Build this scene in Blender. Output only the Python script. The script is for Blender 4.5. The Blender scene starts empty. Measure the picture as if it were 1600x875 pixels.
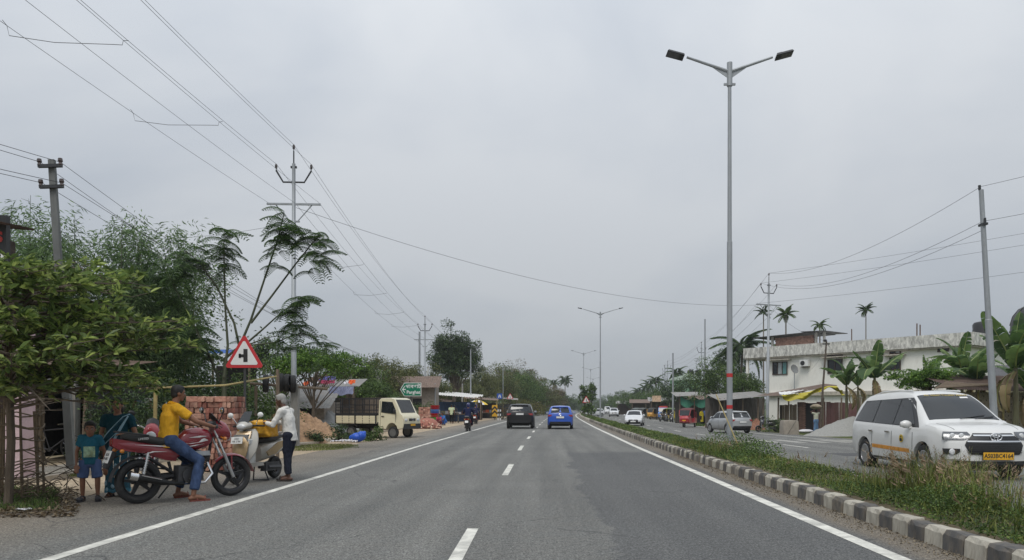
import bpy, math, random
import numpy as np
from mathutils import Vector, Matrix, Euler
R_ = math.radians; PI = math.pi
random.seed(7); rng = np.random.default_rng(7)
SC = bpy.context.scene; COL = SC.collection
# ------------------------------------------------------------------ camera
CAMZ = 1.4; F = 1155.0; HY = 637.0
cd = bpy.data.cameras.new('camera'); cam = bpy.data.objects.new('camera', cd); COL.objects.link(cam)
cam.location = (0, 0, CAMZ); cam.rotation_euler = (R_(90), 0, 0)
cd.sensor_width = 36; cd.lens = 36*F/1600; cd.shift_y = (HY-437.5)/1600
cd.clip_start = .1; cd.clip_end = 9000; SC.camera = cam
# ------------------------------------------------------------------ overcast sky
SUN_EL, SUN_AZ = R_(58), R_(200)
w = bpy.data.worlds.new('World'); SC.world = w; w.use_nodes = True
nt = w.node_tree; N = nt.nodes; L = nt.links; N.clear()
def nd(t, **k):
    n = N.new(t)
    for a, b in k.items(): setattr(n, a, b)
    return n
tc = nd('ShaderNodeTexCoord')
sky = nd('ShaderNodeTexSky', sky_type='NISHITA', sun_disc=False, sun_elevation=SUN_EL, sun_rotation=SUN_AZ)
bg1 = nd('ShaderNodeBackground'); bg1.inputs[1].default_value = .08; L.new(sky.outputs[0], bg1.inputs[0])
mp = nd('ShaderNodeMapping'); mp.inputs['Scale'].default_value = (1, 1, 1.9); L.new(tc.outputs['Generated'], mp.inputs[0])
nz = nd('ShaderNodeTexNoise'); nz.inputs['Scale'].default_value = 1.5; nz.inputs['Detail'].default_value = 5; nz.inputs['Roughness'].default_value = .5
nz.inputs['Distortion'].default_value = .3
L.new(mp.outputs[0], nz.inputs['Vector'])
cr = nd('ShaderNodeValToRGB'); cr.color_ramp.elements[0].position = .37; cr.color_ramp.elements[1].position = .63
cr.color_ramp.elements[0].color = (.385, .425, .482, 1); cr.color_ramp.elements[1].color = (.535, .560, .590, 1)
L.new(nz.outputs[0], cr.inputs[0])
sx = nd('ShaderNodeSeparateXYZ'); L.new(tc.outputs['Generated'], sx.inputs[0])
mr = nd('ShaderNodeMapRange'); mr.inputs[1].default_value = 0; mr.inputs[2].default_value = 1; mr.inputs[3].default_value = .77; mr.inputs[4].default_value = 2.1
L.new(sx.outputs[2], mr.inputs[0])
bg2 = nd('ShaderNodeBackground'); L.new(cr.outputs[0], bg2.inputs[0]); L.new(mr.outputs[0], bg2.inputs[1])
mx = nd('ShaderNodeMixShader'); mx.inputs[0].default_value = .93; L.new(bg1.outputs[0], mx.inputs[1]); L.new(bg2.outputs[0], mx.inputs[2])
wo = nd('ShaderNodeOutputWorld'); L.new(mx.outputs[0], wo.inputs[0])
sd = bpy.data.lights.new('sun', 'SUN'); sun = bpy.data.objects.new('sun', sd); COL.objects.link(sun)
sd.energy = 1.5; sd.angle = R_(24); sd.color = (1, .96, .9)
_d = Vector((math.sin(SUN_AZ)*math.cos(SUN_EL), math.cos(SUN_AZ)*math.cos(SUN_EL), math.sin(SUN_EL)))
sun.rotation_euler = _d.to_track_quat('Z', 'Y').to_euler()
vs = SC.view_settings; vs.view_transform = 'Standard'; vs.look = 'None'; vs.exposure = .08; vs.gamma = 1; vs.use_curve_mapping = False
SC.cycles.max_bounces = 6; SC.cycles.transparent_max_bounces = 8; SC.cycles.use_denoising = True

# ------------------------------------------------------------------ materials
def hx(r, g, b, k=1.0):
    f = lambda c: ((c/255+.055)/1.055)**2.4 if c > 10 else c/255/12.92
    return (min(.9, f(r)*k), min(.9, f(g)*k), min(.9, f(b)*k))
MATS = {}
def newmat(name):
    m = bpy.data.materials.new(name); m.use_nodes = True; n = m.node_tree.nodes; n.clear()
    o = n.new('ShaderNodeOutputMaterial'); p = n.new('ShaderNodeBsdfPrincipled'); m.node_tree.links.new(p.outputs[0], o.inputs[0])
    return m, n, m.node_tree.links, p, o
def noise(n, l, vec, scale, detail=4, rough=.6, dist=0):
    t = n.new('ShaderNodeTexNoise'); t.inputs['Scale'].default_value = scale; t.inputs['Detail'].default_value = detail
    t.inputs['Roughness'].default_value = rough; t.inputs['Distortion'].default_value = dist
    if vec: l.new(vec, t.inputs['Vector'])
    return t.outputs[0]
def ramp(n, l, fac, stops):
    t = n.new('ShaderNodeValToRGB'); e = t.color_ramp.elements
    while len(e) < len(stops): e.new(.5)
    for i, (p, c) in enumerate(stops):
        e[i].position = p; e[i].color = (c, c, c, 1) if not hasattr(c, '__len__') else (*c[:3], 1)
    l.new(fac, t.inputs[0]); return t.outputs[0]
def mixc(n, l, fac, a, b, mode='MIX'):
    t = n.new('ShaderNodeMix'); t.data_type = 'RGBA'; t.blend_type = mode
    for s, v in ((0, fac), (6, a), (7, b)):
        if isinstance(v, (int, float)): t.inputs[s].default_value = v
        elif isinstance(v, tuple): t.inputs[s].default_value = (*v[:3], 1)
        else: l.new(v, t.inputs[s])
    return t.outputs[2]
def mapping(n, l, scale=(1, 1, 1), src='Object', rot=(0, 0, 0)):
    t = n.new('ShaderNodeTexCoord'); m = n.new('ShaderNodeMapping'); m.inputs['Scale'].default_value = scale; m.inputs['Rotation'].default_value = rot
    l.new(t.outputs[src], m.inputs[0]); return m.outputs[0]
def bump(n, l, p, h, strength=.3, dist=.01):
    b = n.new('ShaderNodeBump'); b.inputs['Strength'].default_value = strength; b.inputs['Distance'].default_value = dist
    l.new(h, b.inputs['Height']); l.new(b.outputs[0], p.inputs['Normal'])
def M(name, col, rough=.6, metal=0, var=.18, scale=6, stretch=(1, 1, 1), bmp=.15, bs=60, coat=0, dirt=None, dirtamt=.5, island=0, bd=.01, spec=.5):
    """one surface: base colour with blotches, optional dirt colour, fine relief"""
    if name in MATS: return MATS[name]
    m, n, l, p, o = newmat(name); v = mapping(n, l, stretch)
    f = noise(n, l, v, scale, 5, .62)
    lo = tuple(c*(1-var) for c in col); hi = tuple(min(1, c*(1+var)) for c in col)
    c = ramp(n, l, f, [(.3, lo), (.7, hi)])
    if dirt:
        f2 = noise(n, l, v, scale*.55+1.3, 6, .7, .5)
        c = mixc(n, l, ramp(n, l, f2, [(.62-.3*dirtamt, 0), (.78, min(1, dirtamt*1.4))]), c, dirt)
    if island:
        g = n.new('ShaderNodeNewGeometry'); oi = n.new('ShaderNodeObjectInfo')
        s = n.new('ShaderNodeMath'); s.operation = 'ADD'; l.new(g.outputs['Random Per Island'], s.inputs[0]); l.new(oi.outputs['Random'], s.inputs[1])
        fr = n.new('ShaderNodeMath'); fr.operation = 'FRACT'; l.new(s.outputs[0], fr.inputs[0])
        c = mixc(n, l, 1.0, c, ramp(n, l, fr.outputs[0], [(0, 1-island), (1, 1+island*.3)]), 'MULTIPLY')
    l.new(c, p.inputs['Base Color'])
    p.inputs['Roughness'].default_value = rough; p.inputs['Metallic'].default_value = metal; p.inputs['Coat Weight'].default_value = coat
    p.inputs['Coat Roughness'].default_value = .06; p.inputs['Specular IOR Level'].default_value = spec
    if bmp: bump(n, l, p, noise(n, l, v, bs, 3), bmp, bd)
    MATS[name] = m; return m
def LM(name, c1, c2, c3, trans=.3, rough=.5):
    """leaves: every leaf its own shade of green, thin enough to let light through"""
    m, n, l, p, o = newmat(name)
    g = n.new('ShaderNodeNewGeometry'); oi = n.new('ShaderNodeObjectInfo')
    s = n.new('ShaderNodeMath'); s.operation = 'ADD'; l.new(g.outputs['Random Per Island'], s.inputs[0]); l.new(oi.outputs['Random'], s.inputs[1])
    fr = n.new('ShaderNodeMath'); fr.operation = 'FRACT'; l.new(s.outputs[0], fr.inputs[0])
    c = ramp(n, l, fr.outputs[0], [(0, c1), (.55, c2), (1, c3)])
    v = mapping(n, l); f = noise(n, l, v, .9, 2)
    c = mixc(n, l, 1.0, c, ramp(n, l, f, [(.3, .62), (.7, 1.3)]), 'MULTIPLY')
    l.new(c, p.inputs['Base Color']); p.inputs['Roughness'].default_value = rough; p.inputs['Specular IOR Level'].default_value = .35
    t = n.new('ShaderNodeBsdfTranslucent'); l.new(c, t.inputs[0])
    mxs = n.new('ShaderNodeMixShader'); mxs.inputs[0].default_value = trans; l.new(p.outputs[0], mxs.inputs[1]); l.new(t.outputs[0], mxs.inputs[2])
    l.new(mxs.outputs[0], o.inputs[0]); MATS[name] = m; return m
def paint(name, col, rough=.25, metal=0, coat=.6, dust=.25):
    if name in MATS: return MATS[name]
    m, n, l, p, o = newmat(name); v = mapping(n, l, (1, 1, 1))
    f = noise(n, l, v, 2.2, 6, .7)
    c = mixc(n, l, ramp(n, l, f, [(.4, 0), (.85, dust)]), tuple(col), (.30, .26, .21))
    zx = n.new('ShaderNodeSeparateXYZ'); l.new(v, zx.inputs[0]); q = n.new('ShaderNodeMath'); q.operation = 'MULTIPLY_ADD'; l.new(noise(n, l, v, 5, 5, .7), q.inputs[0]); q.inputs[1].default_value = .5; l.new(zx.outputs[2], q.inputs[2])
    c = mixc(n, l, ramp(n, l, q.outputs[0], [(.42, .12+1.6*dust), (.85, 0)]), c, (.24, .205, .165))
    l.new(c, p.inputs['Base Color']); p.inputs['Metallic'].default_value = metal
    l.new(ramp(n, l, f, [(.3, rough), (.9, min(1, rough+.3))]), p.inputs['Roughness'])
    p.inputs['Coat Weight'].default_value = coat; p.inputs['Coat Roughness'].default_value = .08
    MATS[name] = m; return m
black = M('black_rubber', (.018, .018, .019), .75, dirt=(.12, .105, .085), dirtamt=.25)
blackp = M('black_plastic', (.022, .022, .024), .45, var=.1)
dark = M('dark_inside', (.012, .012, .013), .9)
chrome = M('chrome', (.72, .72, .72), .18, 1, var=.05, bmp=0)
steel = M('galvanised_steel', hx(150, 155, 158), .5, .65, var=.12, scale=9, stretch=(1, 1, .3), dirt=(.22, .2, .18), dirtamt=.3)
alu = M('cast_metal', (.42, .42, .42), .4, .8, var=.15)
rust = M('rusty_iron', (.13, .075, .045), .8, .3, var=.4, scale=12)
glass = M('dark_glass', (.014, .017, .019), .05, 0, var=.05, bmp=0, spec=.55)
lens = M('lamp_lens', (.62, .63, .63), .1, 0, var=.15, scale=14, bmp=.3, bs=90, coat=.5)
redlens = M('red_lens', (.24, .008, .008), .15, coat=.7)
orlens = M('amber_lens', (.6, .2, .02), .2, coat=.6)
white = M('white_plate', (.72, .72, .70), .5, var=.06, dirt=(.35, .32, .28), dirtamt=.2)
yelplate = M('yellow_plate', (.72, .38, .02), .5, var=.06)
txtblack = M('black_print', (.02, .02, .02), .6, var=0, bmp=0)
txtwhite = M('white_print', (.75, .75, .74), .6, var=0, bmp=0)
conc = M('weathered_concrete', hx(148, 146, 140), .85, var=.2, scale=5, stretch=(1, 1, .35), dirt=(.10, .10, .09), dirtamt=.45, bmp=.4, bs=40)
wood = M('weathered_wood', hx(118, 104, 88), .85, var=.35, scale=5, stretch=(6, 6, .5), bmp=.5, bs=30)
bamboo = M('bamboo_cane', hx(165, 148, 98), .6, var=.25, scale=4, dirt=(.12, .1, .06), dirtamt=.35)
bark = M('bark', hx(92, 82, 70), .9, var=.35, scale=9, stretch=(1, 1, .3), bmp=.7, bs=22, bd=.03)
barkd = M('green_bark', hx(74, 78, 58), .8, var=.3, scale=9, stretch=(1, 1, .3), bmp=.5, bs=22)
tin = M('tin_sheet', hx(150, 148, 144), .55, .35, var=.25, scale=3, dirt=(.19, .11, .07), dirtamt=.5)
tinr = M('rusty_tin', hx(122, 104, 92), .75, .2, var=.4, scale=3, dirt=(.10, .055, .035), dirtamt=.6)

# ------------------------------------------------------------------ mesh builder
class MB:
    def __init__(s): s.v = []; s.f = []; s.m = []; s.sm = []
    def add(s, vs, fs, m=0, smooth=False, T=None):
        b = len(s.v)
        s.v += [tuple(T @ Vector(p)) for p in vs] if T is not None else [tuple(p) for p in vs]
        for f in fs: s.f.append([i+b for i in f]); s.m.append(m); s.sm.append(smooth)
        return s
    def box(s, c, size, m=0, R=None, top=1.0):
        x, y, z = (q/2 for q in size); T = Matrix.Translation(c)
        if R is not None: T = T @ (R.to_4x4() if not isinstance(R, (int, float)) else Matrix.Rotation(R, 4, 'Z'))
        vs = [(sx*x*(top if sz > 0 else 1), sy*y*(top if sz > 0 else 1), sz*z) for sz in (-1, 1) for sy in (-1, 1) for sx in (-1, 1)]
        return s.add(vs, [(0, 2, 3, 1), (4, 5, 7, 6), (0, 1, 5, 4), (2, 6, 7, 3), (0, 4, 6, 2), (1, 3, 7, 5)], m, False, T)
    def rings(s, rs, m=0, smooth=True, cap=True, closed=True):
        n = len(rs[0]); vs = [p for r in rs for p in r]; fs = []
        for i in range(len(rs)-1):
            for k in range(n if closed else n-1):
                a = i*n+k; b = i*n+(k+1) % n; fs.append((a, b, b+n, a+n))
        if cap and closed: fs.append(tuple(range(n-1, -1, -1))); fs.append(tuple((len(rs)-1)*n+k for k in range(n)))
        return s.add(vs, fs, m, smooth)
    def tube(s, pts, r, n=8, m=0, cap=True, ell=None, up=None):
        """r: radius or list; ell: second radius factor (or list) along 'up' cross direction"""
        P = [Vector(p) for p in pts]; rr = r if hasattr(r, '__len__') else [r]*len(P); rs = []; prev = None
        for i, p in enumerate(P):
            t = (P[min(i+1, len(P)-1)]-P[max(i-1, 0)])
            t = t.normalized() if t.length > 1e-9 else Vector((0, 0, 1))
            if prev is None:
                u = Vector(up) if up is not None else (Vector((0, 0, 1)) if abs(t.z) < .9 else Vector((1, 0, 0)))
            else: u = prev
            u = (u-t*u.dot(t)); u = u.normalized() if u.length > 1e-6 else t.orthogonal().normalized(); prev = u; q = t.cross(u)
            e = 1 if ell is None else (ell[i] if hasattr(ell, '__len__') else ell)
            rs.append([p+u*(math.cos(2*PI*k/n)*rr[i])+q*(math.sin(2*PI*k/n)*rr[i]*e) for k in range(n)])
        return s.rings(rs, m, True, cap)
    def ell(s, c, r, m=0, n=10, R=None, k=7):
        rs = []
        for i in range(k+1):
            a = -PI/2+PI*i/k; ca = max(math.cos(a), .02)
            ring = [Vector((r[0]*ca*math.cos(2*PI*j/n), r[1]*ca*math.sin(2*PI*j/n), r[2]*math.sin(a))) for j in range(n)]
            rs.append([Vector(c)+(R @ q if R is not None else q) for q in ring])
        return s.rings(rs, m)
    def lathe(s, prof, c=(0, 0, 0), axis='Z', n=24, m=0, closed=False, smooth=True):
        """prof: [(radius, height)]"""
        rs = []
        for r, h in prof:
            ring = []
            for k in range(n):
                a = 2*PI*k/n; x, y = r*math.cos(a), r*math.sin(a)
                ring.append(Vector(c)+Vector({'Z': (x, y, h), 'Y': (x, h, -y), 'X': (h, x, y)}[axis]))
            rs.append(ring)
        if closed: rs.append(rs[0])
        return s.rings(rs, m, smooth, not closed)
    def prism(s, poly, a, b, ax='y', m=0, smooth=False):
        """outline poly of (p,q) pushed from a to b along axis ax"""
        n = len(poly); f = {'y': lambda p, q, t: (p, t, q), 'x': lambda p, q, t: (t, p, q), 'z': lambda p, q, t: (p, q, t)}[ax]
        vs = [f(p, q, a) for p, q in poly]+[f(p, q, b) for p, q in poly]
        fs = [tuple(range(n)), tuple(range(2*n-1, n-1, -1))]
        for k in range(n): j = (k+1) % n; fs.append((k, k+n, j+n, j))
        return s.add(vs, fs, m, smooth)
    def sheet(s, grid, m=0, smooth=True, thick=0, dirn=None):
        """grid[i][j] of points; thick pushes a back face along dirn"""
        r, c = len(grid), len(grid[0]); vs = [Vector(p) for row in grid for p in row]
        fs = [(i*c+j, i*c+j+1, (i+1)*c+j+1, (i+1)*c+j) for i in range(r-1) for j in range(c-1)]
        s.add(vs, fs, m, smooth)
        if thick:
            d = Vector(dirn)*thick; s.add([p+d for p in vs], [f[::-1] for f in fs], m, smooth)
            bd = [j for j in range(c)]+[i*c+c-1 for i in range(1, r)]+[(r-1)*c+j for j in range(c-2, -1, -1)]+[i*c for i in range(r-2, 0, -1)]
            k = len(bd); ring = [vs[i] for i in bd]
            s.add(ring+[p+d for p in ring], [(i, i+k, (i+1) % k+k, (i+1) % k) for i in range(k)], m, False)
        return s
    def mesh(s, name, mats, sharp=40):
        me = bpy.data.meshes.new(name); me.from_pydata(s.v, [], s.f)
        for q in (mats if isinstance(mats, (list, tuple)) else [mats]): me.materials.append(q)
        me.polygons.foreach_set('material_index', s.m); me.polygons.foreach_set('use_smooth', s.sm)
        if any(s.sm): me.set_sharp_from_angle(angle=R_(sharp))
        me.update(); return me
    def build(s, name, mats, parent=None, label=None, **k):
        return link(name, s.mesh(name, mats), parent, label, **k)
def link(name, data, parent=None, label=None, cat=None, group=None, kind=None, loc=None, rot=None):
    o = bpy.data.objects.new(name, data); COL.objects.link(o)
    if parent is not None: o.parent = parent
    if label: o['label'] = label
    if cat: o['category'] = cat
    if group: o['group'] = group
    if kind: o['kind'] = kind
    if loc is not None: o.location = loc
    if rot is not None: o.rotation_euler = rot
    return o
def thing(name, label, cat, loc=(0, 0, 0), rz=0, group=None, scale=1):
    o = link(name, None, None, label, cat, group, None, loc, (0, 0, rz)); o.empty_display_size = .2
    o.scale = (scale,)*3; return o
def kids(o): return [c for c in KID.get(o.name, [])] if False else list(o.children)
def dup(root, loc, rz=None, label=None, group=None, scale=None):
    r = root.copy(); COL.objects.link(r); r.location = loc
    if rz is not None: r.rotation_euler = (0, 0, rz)
    if scale: r.scale = (scale,)*3
    if label: r['label'] = label
    if group: r['group'] = group
    for ch in list(root.children):
        c = ch.copy(); COL.objects.link(c); c.parent = r
        for g in list(ch.children):
            d = g.copy(); COL.objects.link(d); d.parent = c
    return r
_ts = bpy.data.scenes.new('scratch')
def evaluated(o, name):
    """mesh of an object with its modifiers / text turned into faces; the object itself is removed"""
    _ts.collection.objects.link(o); vl = _ts.view_layers[0]; vl.update(); dg = vl.depsgraph
    me = bpy.data.meshes.new_from_object(o.evaluated_get(dg), depsgraph=dg); me.name = name
    d = o.data; bpy.data.objects.remove(o)
    (bpy.data.curves if isinstance(d, bpy.types.Curve) else bpy.data.meshes).remove(d)
    return me
def text(s, size, mat, parent, T, name='lettering', ex=.0015, bold=0, align='CENTER', sx=1):
    c = bpy.data.curves.new('t', 'FONT'); c.body = s; c.size = size; c.align_x = align; c.align_y = 'CENTER'; c.extrude = ex; c.offset = bold; c.resolution_u = 2
    o = bpy.data.objects.new('t', c); me = evaluated(o, name); me.materials.clear(); me.materials.append(mat)
    ob = link(name, me, parent); ob.matrix_basis = T @ Matrix.Diagonal((sx, 1, 1, 1)); return ob
def frame(origin, xdir, ydir):
    x = Vector(xdir).normalized(); y = Vector(ydir).normalized(); z = x.cross(y); y = z.cross(x)
    T = Matrix.Identity(4); T.col[0][:3] = x; T.col[1][:3] = y; T.col[2][:3] = z; T.col[3][:3] = origin; return T
_cl = bpy.data.textures.new('folds', 'CLOUDS'); _cl.noise_scale = .085; _cl.noise_depth = 1
def remeshed(mb, name, mats, voxel, smooth=5, fold=0):
    me = mb.mesh('t', mats); o = bpy.data.objects.new('t', me)
    r = o.modifiers.new('r', 'REMESH'); r.mode = 'VOXEL'; r.voxel_size = voxel; r.use_smooth_shade = True
    sm = o.modifiers.new('s', 'SMOOTH'); sm.factor = .5; sm.iterations = smooth
    if fold: dm = o.modifiers.new('d', 'DISPLACE'); dm.texture = _cl; dm.strength = fold; dm.mid_level = .45
    return evaluated(o, name)
def pchip(pts):
    X = np.array([p[0] for p in pts], float); Y = np.array([p[1] for p in pts], float); h = np.diff(X); d = np.diff(Y)/h
    mm = np.zeros(len(X)); mm[0], mm[-1] = d[0], d[-1]
    for i in range(1, len(X)-1):
        if d[i-1]*d[i] > 0:
            w1, w2 = 2*h[i]+h[i-1], h[i]+2*h[i-1]; mm[i] = (w1+w2)/(w1/d[i-1]+w2/d[i])
    def f(x):
        x = min(max(x, X[0]), X[-1]); i = min(max(int(np.searchsorted(X, x))-1, 0), len(X)-2); t = (x-X[i])/h[i]
        return float((2*t**3-3*t*t+1)*Y[i]+(t**3-2*t*t+t)*h[i]*mm[i]+(-2*t**3+3*t*t)*Y[i+1]+(t**3-t*t)*h[i]*mm[i+1])
    return f
def leafmesh(name, C, D, Nn, ln, wd, mats, fold=.25, mi=None, oval=False):
    """many small folded leaves: C bases (n,3), D directions, Nn normals, ln/wd sizes (n,)"""
    C = np.asarray(C, float); n = len(C)
    D = D/np.maximum(np.linalg.norm(D, axis=1, keepdims=True), 1e-6); S = np.cross(D, Nn); S /= np.maximum(np.linalg.norm(S, axis=1, keepdims=True), 1e-6)
    U = np.cross(S, D); ln = np.broadcast_to(ln, n)[:, None]; wd = np.broadcast_to(wd, n)[:, None]
    V = np.empty((n, 4, 3)); V[:, 0] = C; V[:, 1] = C+D*ln*.45+S*wd*.5+U*wd*fold; V[:, 2] = C+D*ln-U*ln*.12; V[:, 3] = C+D*ln*.45-S*wd*.5+U*wd*fold
    if oval:
        K = [(0, 0, 0), (.22, .42, .5), (.6, .44, .4), (1, 0, -.25), (.6, -.44, .4), (.22, -.42, .5)]; V = np.stack([C+D*ln*a+S*wd*q+U*wd*(abs(q)*2*fold+(r-.5)*.3*a) for a, q, r in K], 1); me = bpy.data.meshes.new(name); me.from_pydata(V.reshape(-1, 3), [], [f for i in range(0, n*6, 6) for f in ((i, i+1, i+2, i+3), (i, i+3, i+4, i+5))]); me.materials.append(mats); return me
    me = bpy.data.meshes.new(name); me.vertices.add(n*4); me.vertices.foreach_set('co', V.ravel())
    me.loops.add(n*6); b = (np.arange(n)*4)[:, None]
    me.loops.foreach_set('vertex_index', (b+np.array([0, 1, 2, 0, 2, 3])).ravel().astype(np.int32))
    me.polygons.add(n*2); me.polygons.foreach_set('loop_start', np.arange(n*2, dtype=np.int32)*3)
    for q in (mats if isinstance(mats, (list, tuple)) else [mats]): me.materials.append(q)
    if mi is not None: me.polygons.foreach_set('material_index', np.repeat(mi, 2).astype(np.int32))
    me.update(calc_edges=True); return me
def unit(a): return a/np.maximum(np.linalg.norm(a, axis=1, keepdims=True), 1e-6)
# ------------------------------------------------------------------ the road's line and the lie of the land
_p = [(-60, -2.0), (-30, -1.5), (0, -.75), (7.6, -.49), (17, -.07), (27, .37), (36, .87), (44, 1.3), (58.6, 2.15), (80, 3.5), (108, 5.4), (140, 8.0), (195, 13.6), (300, 25), (600, 60), (3000, 340)]
xc = pchip(_p)
def sstep(a, b, x): t = min(max((x-a)/(b-a), 0), 1); return t*t*(3-2*t)
def gz(off, d):
    """height of the ground: the right-hand carriageway dips a little below the left one"""
    return -.36*sstep(5.5, 8.5, off)*sstep(14, 60, d)
def at(px, d, lift=0):
    """the point of ground that lies d metres ahead, along column px of the photograph's measurements"""
    x = (px-800)/F*d; return Vector((x, d, gz(x-xc(d), d)+lift))
def zat(py, d): return CAMZ+(HY-py)/F*d
# ================================================================== ground, road, median
def strip(name, offs, ds, zf, mats, parent=None, kind='structure'):
    vs = []; uv = []
    for d in ds:
        for o in offs: vs.append((xc(d)+o, d, zf(o, d))); uv.append((o, d))
    c = len(offs); fs = [(i*c+j, i*c+j+1, (i+1)*c+j+1, (i+1)*c+j) for i in range(len(ds)-1) for j in range(c-1)]
    me = bpy.data.meshes.new(name); me.from_pydata(vs, [], fs); me.materials.append(mats)
    lay = me.uv_layers.new(name='UVMap'); li = np.empty(len(me.loops), np.int32); me.loops.foreach_get('vertex_index', li)
    lay.data.foreach_set('uv', np.array(uv)[li].ravel()); me.polygons.foreach_set('use_smooth', [True]*len(fs)); me.update()
    return link(name, me, parent, kind=kind)
DS = list(np.arange(-40, 40, 1.0))+list(np.arange(40, 120, 2.5))+list(np.arange(120, 400, 8))+[400, 450, 520, 600, 700, 850, 1000, 1300, 1700, 2200, 3000]
def road_mat(name, right):
    m, n, l, p, o = newmat(name); uv = n.new('ShaderNodeUVMap').outputs[0]; ob = mapping(n, l)
    sp = n.new('ShaderNodeSeparateXYZ'); l.new(uv, sp.inputs[0])
    big = noise(n, l, ob, .35, 4, .6); mid = noise(n, l, ob, 3.0, 6, .7); fine = noise(n, l, ob, 48, 3, .8); agg = noise(n, l, ob, 17, 3, .7)
    mp = n.new('ShaderNodeMapping'); mp.inputs['Scale'].default_value = (1.3, .045, 1); l.new(uv, mp.inputs[0]); lanes = noise(n, l, mp.outputs[0], 1.3, 3, .5)
    c = ramp(n, l, lanes, [(.32, hx(95, 96, 94)), (.66, hx(121, 121, 117))])
    st2 = n.new('ShaderNodeMath'); st2.operation = 'PINGPONG'; l.new(sp.outputs[0], st2.inputs[0]); st2.inputs[1].default_value = .95
    c = mixc(n, l, ramp(n, l, st2.outputs[0], [(.3, .0), (.9, .22)]), c, hx(88, 88, 86))
    c = mixc(n, l, ramp(n, l, mid, [(.35, .0), (.75, .5)]), c, hx(109, 106, 100))
    if not right:
        # newer, darker surfacing with a ragged edge on the right-hand lane
        def m2(op, a, b):
            t = n.new('ShaderNodeMath'); t.operation = op
            for i, v in ((0, a), (1, b)):
                if isinstance(v, (int, float)): t.inputs[i].default_value = v
                else: l.new(v, t.inputs[i])
            return t.outputs[0]
        wob = m2('MULTIPLY', m2('SUBTRACT', noise(n, l, ob, .45, 4, .6), .5), 1.3)
        x = m2('ADD', sp.outputs[0], wob); y = sp.outputs[1]
        e1 = ramp(n, l, m2('MULTIPLY', m2('SUBTRACT', x, 1.45), .9), [(.0, 0), (.08, 1)])
        e2 = ramp(n, l, m2('DIVIDE', m2('SUBTRACT', 23.5, m2('ADD', y, m2('MULTIPLY', wob, 2.5))), 6), [(.0, 0), (.08, 1)])
        e3 = ramp(n, l, m2('MULTIPLY', m2('SUBTRACT', 4.9, x), 1.0), [(.0, 0), (.25, 1)])
        f = m2('MULTIPLY', m2('MULTIPLY', e1, e2), e3)
        c = mixc(n, l, m2('MULTIPLY', f, .62), c, hx(80, 81, 82))
        # dust along the edge of the tarmac and along the kerb
        el = ramp(n, l, m2('MULTIPLY', m2('SUBTRACT', m2('ADD', m2('MULTIPLY', wob, .8), -4.1), sp.outputs[0]), .4), [(0, 0), (.75, .85)])
        c = mixc(n, l, el, c, hx(134, 124, 110))
        er = ramp(n, l, m2('MULTIPLY', m2('SUBTRACT', m2('ADD', sp.outputs[0], m2('MULTIPLY', wob, .3)), 4.22), 1.6), [(0, 0), (.35, .9)])
        c = mixc(n, l, er, c, hx(114, 106, 94))
        # oil and tyre stains
        st = ramp(n, l, noise(n, l, ob, .55, 3, .5), [(.62, 0), (.74, .3)]); c = mixc(n, l, st, c, hx(72, 72, 72))
    # bitumen cracks sealed dark
    vo = n.new('ShaderNodeTexVoronoi'); vo.feature = 'DISTANCE_TO_EDGE'; vo.inputs['Scale'].default_value = .33
    mpp = n.new('ShaderNodeMapping'); l.new(ob, mpp.inputs[0]); dd = n.new('ShaderNodeVectorMath'); dd.operation = 'ADD'
    nn = n.new('ShaderNodeTexNoise'); nn.inputs['Scale'].default_value = 1.2; nn.inputs['Detail'].default_value = 5; l.new(ob, nn.inputs['Vector'])
    l.new(nn.outputs['Color'], dd.inputs[0]); l.new(mpp.outputs[0], dd.inputs[1]); l.new(dd.outputs[0], vo.inputs['Vector'])
    ck = n.new('ShaderNodeMath'); ck.operation = 'MULTIPLY'
    l.new(ramp(n, l, vo.outputs['Distance'], [(0, 1), (.009, 0)]), ck.inputs[0]); l.new(ramp(n, l, big, [(.47, 0), (.56, .75)]), ck.inputs[1])
    c = mixc(n, l, ck.outputs[0], c, (.05, .05, .05))
    c = mixc(n, l, 1.0, c, ramp(n, l, fine, [(.36, .28), (.5, 1.0), (.64, 1.8)]), 'MULTIPLY')
    c = mixc(n, l, 1.0, c, ramp(n, l, agg, [(.35, .72), (.65, 1.25)]), 'MULTIPLY')
    c = mixc(n, l, 1.0, c, ramp(n, l, big, [(.3, .9), (.7, 1.08)]), 'MULTIPLY')
    l.new(c, p.inputs['Base Color']); p.inputs['Roughness'].default_value = .8; p.inputs['Specular IOR Level'].default_value = .3
    ad = n.new('ShaderNodeMath'); ad.operation = 'ADD'; l.new(fine, ad.inputs[0]); l.new(agg, ad.inputs[1]); bump(n, l, p, ad.outputs[0], .7, .014)
    return m
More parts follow.
